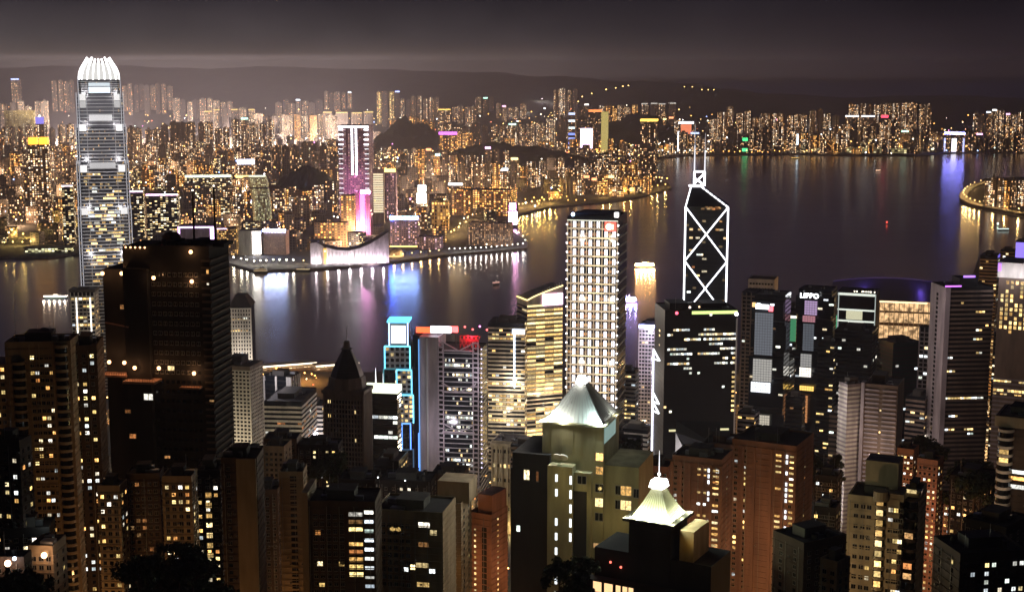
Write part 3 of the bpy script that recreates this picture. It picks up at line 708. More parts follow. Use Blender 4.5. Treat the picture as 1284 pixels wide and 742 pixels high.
for (xa, za), (xb, zb_) in zip(X, X[1:]):
    b.face([(xa, -21, za + .2), (xb, -21, zb_ + .2), (xb, 26, zb_ + .2), (xa, 26, za + .2)]); b.face([(xa, -21, za - 1.5), (xb, -21, zb_ - 1.5), (xb, -21, zb_ + .2), (xa, -21, za + .2)])
b.obj('roof', M['tank'], T_)
for i in range(7):
    x = X[0][0] + (X[-1][0] - X[0][0]) * (i + .5) / 7
    l = bpy.data.lights.new('flood_fill_light', 'POINT'); l.energy = 2.6e4; l.color = (1, .86, .9) if i < 5 else (1, .8, .95); l.shadow_soft_size = 1.5
    lo = bpy.data.objects.new('flood_fill_light', l); C.objects.link(lo); lo.parent = T_; lo.location = (x, -30, 6)
b = MB()
for i in range(22): b.box(X[0][0] + (X[-1][0] - X[0][0]) * i / 21.5, X[0][0] + (X[-1][0] - X[0][0]) * i / 21.5 + .6, -18.4, -18.02, 0, min(X[j][1] for j in range(9)) - 4)
b.obj('rib', M['tank'], T_)
c = gp(408, 331)
T_ = thing('clock_tower', 'slim old clock tower lit amber before the white-lit hall', 'clock tower', (c.x, c.y, 4))
MB().box(-3, 3, -3, 3, 0, 33).obj('wall', glow('brick glowing amber', (1, .55, .12), 1.5), T_); MB().cyl(0, 0, 3.4, 33.1, 39, 8, r1=.4).obj('dome', M['tank'], T_); MB().cyl(0, 0, .3, 39.05, 45, 6).obj('finial', M['steel'], T_)  # amber floodlighting put into the brick as its own glow
MB().bar((0, -3.3, 27), (0, -3.05, 27), 1.4, n=12).obj('clock_face', em((1, .95, .8), 2), T_)
T_ = thing('domed_pier_hall', 'low dark dome hall on the promenade below the hotel', 'museum', (gp(495, 322).x, gp(495, 322).y + 10, 4))
b = MB()
for i in range(5):
    a0, a1 = pi / 2 * i / 5, pi / 2 * (i + 1) / 5; b.cyl(0, 0, 19 * cos(a0), 4 + 15 * sin(a0), 4 + 15 * sin(a1), 18, r1=19 * cos(a1) + .01)
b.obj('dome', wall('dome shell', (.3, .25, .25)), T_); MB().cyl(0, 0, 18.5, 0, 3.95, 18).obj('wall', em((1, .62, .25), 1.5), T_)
T = far('brown_hotel', 'brown lit hotel block on the tip of the promenade', 587, 640, 646, 10, 281, 3230, facade('brown hotel', (.22, .14, .10), 4, 3.8, .45, .5, .6, [(1, .5, .2), (1, .62, .35), (1, .4, .12)], 1.1), 'hotel', d=40)
T = far('stepped_hotel', 'mauve low block with a lit base right of the dome', 520, 553, 558, 8, 298, 3170, F['purple'], 'hotel', d=36)
T = far('golden_arch_block', 'block glowing gold below at the station forecourt', 541, 562, 563, 4, 254, 3550, facade('gold front', (.4, .26, .1), 7, 9, .6, .7, .95, [(1, .5, .1), (1, .66, .25)], 1.6), 'station', d=40)
# pink-white light wall at the bay corner
T = far('light_wall', 'tall narrow screen glowing pink white at the inner bay corner', 637, 649, 650, 4, 254, 3640, M['darksteel'], 'screen', d=6)
strip(T, -T.w * .42, T.w * .42, T.h * .1, T.h * .62, em((1, .45, .80), 75), .8, 'screen'); strip(T, -T.w * .35, T.w * .3, T.h * .7, T.h * .98, em((1, .4, .8), 45), .8, 'screen')
# station roof
T = far('station_hall', 'wide flat-roofed station hall with lit openings behind the park', 566, 640, 652, 12, 240, 3900, F['orange'], 'station', d=90)
# blue cube, gold crown tower, left shore
T = far('blue_cube_tower', 'tower with a glowing blue cube on its roof at far left', 44, 55, 56, 4, 156, 5600, F['dim'], 'tower'); T.part('roof_cube', MB().box(-T.w * .45, T.w * .45, -T.w * .4, T.w * .4, T.h + 1.3, T.h + 27), em((.25, .22, .85), 1.5)); T.part('beacon', MB().ball((0, 0, T.h + 31), 5), em((1, .95, .85), 4))
T = far('gold_crowned_tower', 'tall flats with twin glowing orange crowns at the left shore', 34, 60, 63, 8, 182, 3950, F['brown'], 'apartment tower')
for q in (-.46, .06): T.part('crown', MB().box(q * T.w, (q + .40) * T.w, -T.d * .4, T.d * .4, T.h + 1.3, T.h + 20), em((1, .42, .04), 3))
T = far('yellow_lit_podium', 'long block washed in yellow light below the hazy skyline at left', 5, 43, 44, 4, 139, 7600, facade('facade tinted by yellow light', (.5, .42, .15), 9, 6, .5, .4, .6, [(1, .8, .3)], .9), 'block', d=40)  # yellow light put into the wall colour
T = far('white_roof_mall', 'long low roof lit greenish white right of the white-crowned skyscraper', 232, 290, 291, 3, 222, 4500, F['office'], 'shopping centre', d=60); strip(T, -T.w * .5, T.w * .5, T.h - .2, T.h + 7, em((.9, 1, .72), 2.6), .9, 'roof_light')
T = far('blue_sign_hotel', 'tower under a small blue white roof sign above the curved tower', 295, 319, 320, 4, 206, 4700, F['brown'], 'hotel'); strip(T, -T.w * .4, T.w * .5, T.h + .3, T.h + 16, em((.72, .76, 1), 6), .9, 'roof_sign')
strip(T, -T.w * .5, T.w * .5, T.h - 44, T.h - 36, em((1, .75, .25), 3), .8, 'floor_light')
T = far('purple_roof_hall', 'long hall with a glowing purple roof line below the skyline', 550, 592, 593, 3, 168, 6300, F['orange'], 'hall', d=60); strip(T, -T.w / 2, T.w * .05, T.h - 4, T.h + 9, em((.78, .18, .9), 2.6), .9, 'roof_light')
# far side of the bay
T = far('blue_banded_tower', 'slim tower with blue and white light bands beyond the bay', 713, 721, 722, 3, 140, 6900, F['dark'], 'tower')
for q, cc in ((.97, (.6, .7, 1)), (.80, (.8, .9, 1)), (.63, (.75, .9, .9)), (.48, (.2, .3, 1)), (.37, (.3, .4, 1)), (.26, (.25, .35, 1)), (.15, (.7, .8, 1))): strip(T, -T.w / 2, T.w / 2, T.h * q - 10, T.h * q, em(cc, 2.2, False), .8, 'band_light')
T = far('violet_screen_block', 'block with a dazzling violet white screen beyond the bay', 724, 744, 745, 3, 156, 6850, F['dark'], 'shopping centre'); strip(T, -T.w * .3, T.w * .45, T.h * .05, T.h * .86, em((.95, .68, 1), 5), .9, 'screen')
T = far('yellow_slab', 'slim slab washed pale yellow beyond the bay', 754, 762, 763, 3, 141, 6850, glow('wall glowing yellow', (.9, .72, .22), .75, False), 'tower')  # yellow light on the wall put in as the wall's own glow
T = far('red_roof_hall', 'dark hall with a red orange glowing roof left of the yellow slab', 738, 755, 756, 3, 140, 7000, F['dark'], 'hall'); strip(T, -T.w / 2, T.w / 2, T.h - 2, T.h + 9, em((1, .28, .08), 2.4), .9, 'roof_light')
T = Tower('gold_crowned_black_tower', 'black tower pair with a gold lit crown at the bay mouth', 'apartment tower', 803, 823, 825, 6, 153, 5100); T.body(F['dark'])
T.part('crown', MB().box(-T.w * .52, T.w * .52, -T.d * .52, T.d * .52, T.h + 1.3, T.h + 9), em((1, .6, .10), 3)); strip(T, -T.w * .04, T.w * .04, 0, T.h - 1, M['darksteel'], .9, 'dark_gap_strip')  # proud dark strip stands for the shaded gap between the pair
T = far('white_framed_block', 'far block with white lit frame and red panel left of the twin masts', 851, 870, 871, 3, 155, 7000, F['dark'], 'office block'); strip(T, -T.w * .5, T.w * .5, T.h - 2, T.h + 9, em(WHITE, 4), .9, 'roof_light'); strip(T, -T.w * .35, T.w * .35, T.h * .62, T.h - 4, em((.9, .25, .12), 1.5), .9, 'panel'); strip(T, -T.w * .56, -T.w * .44, 0, T.h * .72, em(WHITE, 3), .9); strip(T, -T.w * .4, T.w * .4, 4, 18, em((.95, 1, .75), 2), .9, 'base_light')
T = far('white_screen_block', 'far shore block with a pale blue white screen', 990, 1004, 1005, 3, 162, 7000, F['dark'], 'office block'); strip(T, -T.w * .4, T.w * .4, T.h * .30, T.h * .78, em((.75, .9, 1), 4), .9, 'screen')
T = far('blue_lit_hall', 'far shore tower glowing blue violet above its reflection', 1184, 1210, 1211, 3, 166, 6950, F['dark'], 'office block'); strip(T, -T.w * .48, T.w * .5, T.h - 10, T.h - 1, em((.22, .22, 1), 60), .9, 'roof_sign'); strip(T, -T.w * .12, T.w * .12, 2, T.h * .68, em((.95, .9, 1), 3), .9, 'light_column')
for q in (-.5, .42): strip(T, q * T.w, (q + .08) * T.w, 2, T.h * .7, em((.5, .55, 1), 2), .9, 'light_column')
T = far('ferry_shed', 'long low shed lit pale yellow on the far shore', 1060, 1152, 1153, 2, 187.5, 6820, facade('yellow lit shed', (.4, .34, .14), 14, 9, .8, .7, .9, [(1, .8, .3), (1, .9, .5)], .9), 'shed', d=30)
T = far('red_sign_tower', 'far shore tower with a small red roof sign', 1102, 1117, 1118, 2, 146, 7350, F['dark'], 'office block'); strip(T, -T.w * .3, T.w * .3, T.h - 8, T.h + 6, em((1, .08, .14), 3), .9, 'roof_sign')
for x0, x1, lab in ((1060, 1077, 'left of two far towers with a white roof line'), (1080, 1097, 'right of two far towers with a white roof line')):
    T = far('white_line_tower', lab, x0, x1, x1 + 1, 2, 146, 7300, F['dim'], 'office block'); strip(T, -T.w / 2, T.w / 2, T.h - 3, T.h + 4, em((.95, .97, 1), 3), .9, 'roof_light')
T = far('green_sign_block', 'far shore block with small green signs right of the twin masts', 925, 940, 941, 2, 172, 6880, F['dark'], 'block'); strip(T, -T.w * .1, T.w * .35, T.h * .75, T.h * .95, em((.08, 1, .3), 2), .9, 'sign'); strip(T, -T.w * .1, T.w * .35, T.h * .1, T.h * .3, em((.1, 1, .35), 2), .9, 'sign')
# ferry terminal at far left
c = gp(62, 316); k = c.y / FPX
T_ = thing('ferry_terminal', 'long two-deck pier terminal lit yellow at the far left shore', 'pier', (c.x, c.y, 1), radians(8))
MB().box(-31 * k, 31 * k, -12, 14, 0, 3).obj('deck', M['seawall'], T_)
for z in (3.1, 9.2): MB().box(-29 * k, 29 * k, -9, 12, z, z + 4.2).obj('storey', facade('terminal storey', (.45, .42, .3), 7, 4.2, .8, .6, .9, [(1, .8, .3), (.95, 1, .6), (1, .9, .6)], 1.8), T_)
MB().box(-30 * k, 30 * k, -10, 13, 13.5, 14.6).obj('roof', wall('terminal roof', (.5, .5, .42)), T_)
lamps(along([(2, 300), (40, 297), (88, 296)], 8, 1), 1.6, (1, .62, .12), 10, 'amber lamp on the quay of the far left shore', 'amber quay lamps at far left', light=9e4)
lamps(along([(0, 309), (30, 308), (55, 306)], 5, 1), 1.4, (1, .68, .2), 10, 'yellow lamp on the waterline road of the far left shore', 'yellow waterline lamps at far left', light=3e4)
lamps(along([(290, 327), (320, 333), (345, 331), (372, 331)], 10, 1), 1.7, (1, .9, .68), 14, 'white lamp at the crowded yacht pier', 'white lamps at the yacht pier', light=2e+04)
lamps(along([(375, 331), (440, 329), (500, 323), (556, 317)], 16, 0), 1.2, (1, .62, .2), 9, 'amber lamp along the promenade before the white-lit hall', 'amber promenade lamps', light=1.6e+04, hp=7)
lamps(along([(560, 316), (610, 314), (658, 309), (659, 303), (648, 293)], 18, 0), 1.2, (1, .93, .85), 9, 'white lamp along the promenade round the brown hotel', 'white promenade lamps', light=8e+03, hp=7)
lamps(along([(566, 300), (585, 284), (605, 262), (625, 246), (648, 240)], 18, 5), 1.6, (1, .6, .18), 9, 'gold lamp on the busy road behind the brown hotel', 'gold lamps behind the brown hotel', light=8.8e+04, hp=12)
lamps(along([(650, 262), (668, 258), (690, 254), (704, 245), (692, 238)], 14, 2), 1.6, (1, .56, .12), 9, 'orange lamp on the road curving round the inner bay', 'orange lamps round the inner bay', light=9.6e+04, hp=12)
lamps(along([(752, 248), (790, 243), (838, 234)], 10, 1), 1.6, (1, .56, .14), 9, 'orange lamp along the quay at the bay mouth', 'orange lamps at the bay mouth', light=8e+04, hp=10)
lamps(along([(880, 189), (1000, 188), (1180, 189)], 16, 1), 2.0, (1, .62, .25), 8, 'orange lamp on the far shoreline of the right half', 'orange lamps on the far shoreline', light=8e+04, hp=10)
# lit road round the point on the right
M['lit_road'] = M['asphalt']
P = [(1245, 226), (1222, 232), (1210, 240), (1209, 248), (1222, 255), (1245, 260), (1290, 268)]
pw = [gp(*p, 9.0) for p in P]; b = MB()
def ribbon(b, pts, w, th, m=0):
    n = len(pts); L = []
    for i, p in enumerate(pts):
        a = pts[max(0, i - 1)]; c_ = pts[min(n - 1, i + 1)]; t_ = Vector((c_[0] - a[0], c_[1] - a[1])).normalized(); L.append((Vector((p[0] - t_.y * w / 2, p[1] + t_.x * w / 2, p[2])), Vector((p[0] + t_.y * w / 2, p[1] - t_.x * w / 2, p[2]))))
    for (a, b1), (c_, d_) in zip(L, L[1:]):
        dz = Vector((0, 0, th)); b.face([a, b1, d_, c_], None, m); b.face([b1 - dz, a - dz, c_ - dz, d_ - dz], None, m); b.face([b1, b1 - dz, d_ - dz, d_], None, m); b.face([a - dz, a, c_, c_ - dz], None, m)
def smooth(P, k=6):
    out = []
    for i in range(len(P) - 1):
        p0, p1, p2, p3 = P[max(0, i - 1)], P[i], P[i + 1], P[min(len(P) - 1, i + 2)]
        for j in range(k):
            t_ = j / k; out.append(0.5 * ((2 * p1) + (p2 - p0) * t_ + (2 * p0 - 5 * p1 + 4 * p2 - p3) * t_ ** 2 + (3 * p1 - 3 * p2 + p3 - p0) * t_ ** 3))
    return out + [P[-1]]
pw = smooth(pw); ribbon(b, pw, 24, 2); struct(b.obj('elevated_road', wall('concrete road deck', (.3, .28, .25))))
lp = [pw[i] + Vector((0, 0, 0)) for i in range(0, len(pw), 2)]
lamps([tuple(p) for p in lp[1:-1]], 1.5, (1, .6, .2), 9, 'amber lamp on the curved road round the right-hand point', 'amber lamps on the curved road', hp=9, light=5.2e+04)
# hillside lights
hl = [(x, y) for x, y in ((772, 111), (781, 109), (788, 108), (760, 113), (742, 118), (730, 122), (716, 118), (725, 128), (858, 112), (868, 112), (880, 113), (888, 113), (895, 113))]
ph = []
for x, y in hl:
    D = 9000 + 1500 * (x > 850); w = pt(x, y + 1.5, D); w.z = max(w.z, hill_z(x, D)); ph.append(tuple(w))
lamps(ph, 3.6, (1, .6, .2), 10, 'orange lamp on the road up the dark hill right of centre', 'hill road lamps', hp=10)

# ================================================================ BOATS
def ferry(label, px, py, L, rz, decks, hullm, trim, group=None, z=0.0, beam=None):
    c = gp(px, py, 0)
    T = thing('ferry', label, 'ferry', (c.x, c.y, 0), rz, group)
    def hull(l, w, z0, z1, tp=1.0):
        P = [(-l / 2, 0), (-l * .38, -w / 2), (l * .38, -w / 2), (l / 2, 0), (l * .38, w / 2), (-l * .38, w / 2)]
        Q = [(x * tp, y * tp) for x, y in P]
        return MB().prism(Q, z0, z1, top=P, bottom=True)
    w = L * .26
    hull(L, w, -.6, 2.6, .94).obj('hull', hullm, T)
    z = 2.65
    for i, (cc, st) in enumerate(decks):
        l = L * (.86 - .08 * i)
        MB().box(-l / 2, l / 2, -w * .42, w * .42, z + .9, z + 2.6).obj('deck', em(cc, st), T)
        r = MB().box(-l / 2 - .3, l / 2 + .3, -w * .45, w * .45, z, z + .88); r.obj('railing', hullm, T)
        MB().box(-l / 2 - .5, l / 2 + .5, -w * .46, w * .46, z + 2.63, z + 2.95).obj('deck_roof', trim, T)
        z += 3.0
    for i in range(5 if beam else 0):  # bare points beside the hull, added to draw its streak on the water
        l = bpy.data.lights.new('streak_light', 'POINT'); l.energy = beam[1]; l.color = beam[0]; l.shadow_soft_size = 1.5
        lo = bpy.data.objects.new('streak_light', l); C.objects.link(lo); lo.parent = T; lo.location = (L * (-.4 + .2 * i), -w * .8, z - 1)
    MB().box(-L * .08, L * .08, -w * .2, w * .2, z, z + 2.4).obj('wheelhouse', trim, T); MB().cyl(L * .18, 0, L * .025, z, z + 3.6, 10).obj('funnel', hullm, T); MB().cyl(-L * .14, 0, .12, z, z + 6, 6).obj('mast', M['steel'], T)
    return T
hullm = plain('dark green hull', (.03, .05, .04), .4); whitep = plain('white boat paint', (.7, .7, .68), .4)
ferry('two-deck ferry glowing warm white in mid harbour', 808, 335, 44, radians(10), [((1, .42, .12), 90), ((1, .62, .30), 80)], hullm, whitep, beam=((1, .5, .18), 1.2e5))
ferry('cruise boat lit blue and pink half behind the grid-lit tower', 783, 378, 46, radians(4), [((1, .45, .85), 30), ((.15, .3, 1), 30)], whitep, whitep, beam=((.6, .45, 1), 5e4))
ferry('small dark ferry moored left at the bright yacht pier', 327, 342, 30, radians(4), [((1, .7, .35), .5), ((1, .7, .35), .4)], hullm, plain('grey boat paint', (.2, .2, .2)))
ferry('small dark ferry moored right at the bright yacht pier', 380, 340, 30, radians(-6), [((1, .75, .4), .8)], hullm, whitep)
ferry('narrow ferry with a white lit deck in the left channel', 70, 374, 46, radians(1), [((1, .82, .7), 5)], hullm, whitep, beam=((1, .8, .6), 8e3))
ferry('small launch with faint reddish lights in mid channel', 622, 357, 16, radians(35), [((1, .5, .4), 1.2)], hullm, whitep)
ferry('yellow-lit boat far off by the white-framed block', 997, 199, 40, 0, [((1, .6, .15), 2)], hullm, whitep)
ferry('boat with white deck lights below the right-hand point', 1258, 289, 30, radians(5), [((.8, 1, .9), 2)], hullm, whitep)
ferry('small boat with one warm light off the far shore', 1101, 215, 22, radians(20), [((1, .6, .4), 4)], hullm, whitep)
c = gp(1112, 281, 0); T_ = thing('buoy', 'red glowing buoy light alone on the dark water', 'buoy', (c.x, c.y, 0)); MB().cyl(0, 0, 2.2, -.6, 1.6, 10).obj('float', plain('red buoy paint', (.4, .03, .02)), T_); MB().cyl(0, 0, 1.0, 1.65, 4.2, 8, r1=.4).obj('tower', M['darksteel'], T_); MB().ball((0, 0, 5.2), 2.0).obj('lamp', em((1, .08, .05), 5), T_)
c = gp(1251, 283, 0); T_ = thing('buoy', 'greenish white buoy light below the right-hand point', 'buoy', (c.x, c.y, 0)); MB().cyl(0, 0, 2.2, -.6, 1.6, 10).obj('float', M['darksteel'], T_); MB().cyl(0, 0, 1.0, 1.65, 4.2, 8, r1=.4).obj('tower', M['darksteel'], T_); MB().ball((0, 0, 5.4), 2.2).obj('lamp', em((.75, 1, .85), 7), T_)
# star ferry style piers on the near side
for px, py, L, rz, lab in ((352, 463, 95, 22, 'long finger pier with a white lit roof edge below the water'), (421, 462, 60, 22, 'short pier with a lit roof right behind the spired brown tower')):
    c = gp(px, py, 1); T_ = thing('pier', lab, 'pier', (c.x, c.y, 0), radians(rz))
    MB().box(-L / 2, L / 2, -11, 11, 0, 3).obj('deck', M['seawall'], T_); MB().box(-L / 2 + 2, L / 2 - 2, -8, 8, 3.05, 8).obj('storey', facade('pier storey', (.4, .36, .3), 5, 5, .7, .5, .8, [(1, .7, .35), (1, .85, .6)], 1.6), T_)
    MB().box(-L / 2, L / 2, -10, 10, 8.05, 9).obj('roof', wall('pier roof', (.4, .37, .33)), T_); MB().box(-L / 2, L / 2, -10.6, -10.05, 7.6, 9.3).obj('roof_light', em((1, .85, .62), 3), T_)
lamps(along([(325, 478), (352, 480), (378, 476), (402, 480)], 10, 3), .8, SODIUM, 14, 'orange lamp on the ferry pier forecourt', 'orange lamps on the pier forecourt', light=2.4e+04, hp=9)
# ================================================================ CENTRAL: towers between the slope and the harbour
M['silver'] = plain('silver cladding', (.46, .46, .47), .38, .3)
M['white_wall'] = wall('white tiled wall', (.62, .58, .52), .7)
M['cream'] = wall('cream stone', (.48, .42, .34), .8)
M['grey_wall'] = wall('grey cladding panels', (.30, .29, .29), .6)
M['brown_stone'] = wall('brown granite', (.17, .12, .09), .6)
M['mauve'] = wall('mauve grey panels', (.30, .26, .28), .6)
M['black'] = plain('black granite', (.012, .011, .012), .55); M['black'].node_tree.nodes['Principled BSDF'].inputs['Specular IOR Level'].default_value = .18
def floods(T, pts, e, col, r=.8):  # bare points without fixtures: floodlighting, and in places added fill
    for p in pts:
        l = bpy.data.lights.new('flood_fill_light', 'POINT'); l.energy = e; l.color = col; l.shadow_soft_size = r
        o = bpy.data.objects.new('flood_fill_light', l); C.objects.link(o); o.parent = T.root if hasattr(T, 'root') else T; o.location = p
def office(name, label, x0, x1, x2, a, ytop, D, wallm, glassm='glass', pitch=4.0, frac=.35, fin=None, d=None, zb=4, rows=None, cols=None, litp=.2, mat='w_office', cat='office tower', clutter=4, side=True, run=True, mull=None, group=None, ww=None):
    T = Tower(name, label, cat, x0, x1, x2, a, ytop, D, zb, d, group)
    T.body(M[glassm] if isinstance(glassm, str) else glassm, name='glass_wall')
    if frac: T.spandrels(1.5, T.h, pitch, frac, M[wallm], .22)
    if fin: T.fins('frl', fin[0], fin[1], M[mull or wallm], 0, T.h + .4, fin[2] if len(fin) > 2 else .4)
    vis = min(T.h, (ypx(D, zb) - ytop + 10) * T.mpp)
    n = int((T.h - 3) / pitch); 
    z0 = 1.5 + pitch * frac
    for f, W in (('f', T.w), ('r' if a >= 0 else 'l', T.d)):
        if f != 'f' and (not side or x2 - x1 < 3 and a >= 0): continue
        cw = ww or (fin[0] if fin else 3.6); nc = max(2, round(W / cw)); cw = W / nc
        for j in range(n):
            z = 1.5 + pitch * j + pitch * frac + pitch * (1 - frac) / 2
            q = T.rng.random(); rowp = litp * (2.6 if q < .25 else .9 if q < .6 else .25)
            prev = False
            for i in range(nc):
                p = min(.95, rowp * (2.2 if prev else .6)) if run else rowp
                prev = T.rng.random() < p
                if prev: T.win_at(f, -W / 2 + cw * (i + .5), z, cw * .9, pitch * (1 - frac) * .82, mat if T.rng.random() < .9 else 'w_cool', .05)
    if clutter: T.clutter(clutter); T.plant(-.5, .4, -.5, .5, 4.5)
    return T.flush()
# --- the tallest tower with the white claw crown ---------------------------------------------------
T = Tower('skyscraper', 'tallest silver skyscraper with a glowing white claw crown', 'skyscraper', 91, 157, 157.4, 0, 100, 1750, 4, 62)
m = T.mpp; zz = lambda py: T.lz(py)
tiers = [(-8, zz(262), 33), (zz(262), zz(205), 32), (zz(205), zz(160), 30.6), (zz(160), zz(120), 28.6), (zz(120), zz(100), 26)]
def cham(hw, q=.16):
    c_ = hw * (1 - q); return [(-c_, -hw), (c_, -hw), (hw, -c_), (hw, c_), (c_, hw), (-c_, hw), (-hw, c_), (-hw, -c_)]
gm = facade('silver tower glass', (.10, .10, .11), 1.55, 4.2, .86, .55, .10, OFFICE, .5, rough=.3, colvar=.2)
sp = MB(); tb = MB()
for i, (za, zb_, hw) in enumerate(tiers):
    hw *= m; tb.prism(cham(hw), za, zb_, 0, 1)
    z = za + 3
    while z < zb_ - 1: sp.prism(cham(hw + .5), z, z + 1.15, bottom=True); z += 4.2 if i < 4 else 2.6
T.part('glass_wall', tb, [gm, M['silver']]); T.part('spandrel', sp, M['silver'])
for i, (za, zb_, hw) in enumerate(tiers):
    hw *= m; za = max(za, 0)
    for sx_ in (-1, 1):
        for q in ((.995, .90) if i < 4 else (.99,)):
            T.part('glowing_corner_fin', MB().box(sx_ * hw * q - .45, sx_ * hw * q + .45, -hw * (1 - .16 * max(0, (q - .84) / .16)) - 1.1, -hw * (1 - .16 * max(0, (q - .84) / .16)) - .55, za, zb_ + 4), em((.80, .80, .88), .62, False))  # white metal fins given a weak glow in place of floodlight
    for q in (-.56, .56): T.part('mullion', MB().box(q * hw - .3, q * hw + .3, -hw - 1.0, -hw - .55, za, zb_), M['silver'])
for py, hgt, st, q in ((106, 4, .9, .5), (113, 7, 1.3, .5), (147.5, 7, .75, .5), (207, 7, .5, .5)):
    hw = 28.6 * m; hw2 = [w_ for a_, b2, w_ in tiers if a_ <= zz(py) <= b2][0] * m
    T.part('light_band', MB().box(-q * hw2, q * hw2, -hw2 - 1.3, -hw2 - .6, zz(py) - hgt / 2, zz(py) + hgt / 2), em((.82, .93, 1) if py < 120 else (1, .97, .98), st))
for py, st in ((122, .9), (131, .5), (160, 1.2), (211, 1.1), (264, .9)):
    hw2 = [w_ for a_, b2, w_ in tiers if a_ <= zz(py) <= b2][0] * m
    for sx_ in (-1, 1):
        xa, xb = sorted((sx_ * hw2 * .60, sx_ * hw2 * .86)); T.part('corner_light', MB().box(xa, xb, -hw2 - 1.2, -hw2 - .6, zz(py) - 4, zz(py) + 4), em((1, .97, .95), st))
n = 46
for j in range(n):
    z = zz(355) + (zz(216) - zz(355)) * j / n; hw2 = [w_ for a_, b2, w_ in tiers if a_ <= z <= b2][0] * m
    if T.rng.random() < .85:
        nseg = T.rng.randint(2, 4)
        for _ in range(nseg):
            w_ = T.rng.uniform(2, 9); u = T.rng.uniform(-.8, .8) * (hw2 - w_ * .6)
            o = bpy.data.objects.new('window', winmesh('w_gold' if T.rng.random() < .7 else 'w_cool', False)); C.objects.link(o); o.parent = T.root; o.location = (u, -hw2 - .56, 3 + 4.2 * round((z - 3) / 4.2) + 2.7); o.scale = (w_, 1, 2.2)
floods(T, [(x * m, -33 * m - 24, zz(py)) for py in (262, 200, 158, 118, 320) for x in (-20, 20)], 1.7e4, (1, .96, 1))
cr = MB(); levels = [(100, 24.5), (93, 23.6), (86, 21), (79, 17.5)]
for (ya, wa), (yb, wb) in zip(levels, levels[1:]): cr.prism(cham(wa * m * .96), zz(ya) + .1, zz(yb), 0, top=cham(wb * m * .96), cap=False)
crn = T.part('crown', cr, em((1, .98, .94), .75))
for f_ in range(4):
    for i in range(7):
        q = -1 + 2 * i / 6; Rm = Matrix.Rotation(f_ * pi / 2, 3, 'Z'); cl = MB(); pts = []
        for py, wq in ((101, 25), (93, 24.2), (86, 21.8), (79, 17.6), (74 if i not in (1, 5) else 72, 13.6)): pts.append(Rm @ Vector((q * wq * m * (.84 if abs(q) == 1 else .86), -wq * m, zz(py))))
        for p_, q_ in zip(pts, pts[1:]): cl.bar(p_, q_, .75)
        T.part('claw', cl, em((1, .98, .95), 3.4, False), parent=crn)
# --- waterfront left ------------------------------------------------------------------------------------
T = office('lit_office_tower', 'pale banded tower with white column lights below the silver skyscraper', 88, 118, 123, 12, 367, 1500, 'white_wall', pitch=4, frac=.4, fin=(4.5, .7), litp=.22, mat='w_gold')
for q in (-.28, .30): strip(T, q * T.w, q * T.w + 1.2, 10, T.h - 5, em((1, .95, .85), 2.2), .9, 'column_light')
T.part('roof_slab', MB().box(-T.w / 2 - 1.5, T.w / 2 + 1.5, -T.d / 2 - 1.5, T.d / 2 + 1.5, T.h + 1.25, T.h + 3.6), M['tank'])
T = office('round_window_tower', 'pale tower of small square windows at the water edge', 287, 314, 316, 8, 386, 1450, 'white_wall', frac=0, litp=.06, cat='office tower', clutter=0, d=30)
T.root.location.z = 4
b = MB(); nx = 8
for i in range(nx + 1): b.box(-T.w / 2 + T.w * i / nx - .75, -T.w / 2 + T.w * i / nx + .75, -T.d / 2 - .5, -T.d / 2 - .01, 0, T.h)
z = 1
while z < T.h: b.box(-T.w / 2, T.w / 2, -T.d / 2 - .45, -T.d / 2 - .012, z, z + 1.7); z += 4.0
T.part('window_surround', b, M['white_wall']); 
T.part('mansard_roof', MB().prism(T.foot(1), T.h + 1.25, T.h + 12, top=T.foot(-6)), M['tank'])
for yy in (401, 415): 
    for i in range(nx - 1): T.win_at('f', -T.w / 2 + T.w * (i + .5) / nx, T.lz(yy), T.w / nx * .55, 2, 'w_gold', .2)
T.flush(); floods(T, [(-8, -40, 30), (8, -40, 80)], 9e4, (1, .9, .78), 3)
# brightly lit white grid tower
T = Tower('white_grid_tower', 'floodlit white grid-fronted tower beside the dark block', 'office tower', 276, 313, 329, 24, 464, 1120, 4)
T.body(M['pane'], name='glass_wall'); b = MB()
for f, W in (('f', T.w), ('r', T.d)):
    nc = round(W / 3.0)
    for i in range(nc + 1):
        u = -W / 2 + W * i / nc
        if f == 'f': b.box(u - .55, u + .55, -T.d / 2 - .5, -T.d / 2 - .01, 0, T.h)
        else: b.box(T.w / 2 + .01, T.w / 2 + .5, u - .55, u + .55, 0, T.h)
z = 0
while z < T.h - .5:
    b.box(-T.w / 2 - .02, T.w / 2 + .45, -T.d / 2 - .45, -T.d / 2 - .012, z, z + 1.45); b.box(T.w / 2 + .012, T.w / 2 + .45, -T.d / 2 + .02, T.d / 2, z, z + 1.45); z += 3.1
T.part('window_surround', b, M['white_wall']); T.part('frieze', MB().prism(T.foot(.55), T.h - .4, T.h + 3, bottom=True), M['brown_stone']); T.plant(-.6, .3, -.6, .5, 6, z=T.h + 3); T.clutter(4, T.h + 3)
floods(T, [(-T.w * .2, -T.d / 2 - 22, q) for q in (4, 30, 62)] + [(T.w / 2 + 20, -6, 12)], 1.6e5, (1, .84, .58), 2)
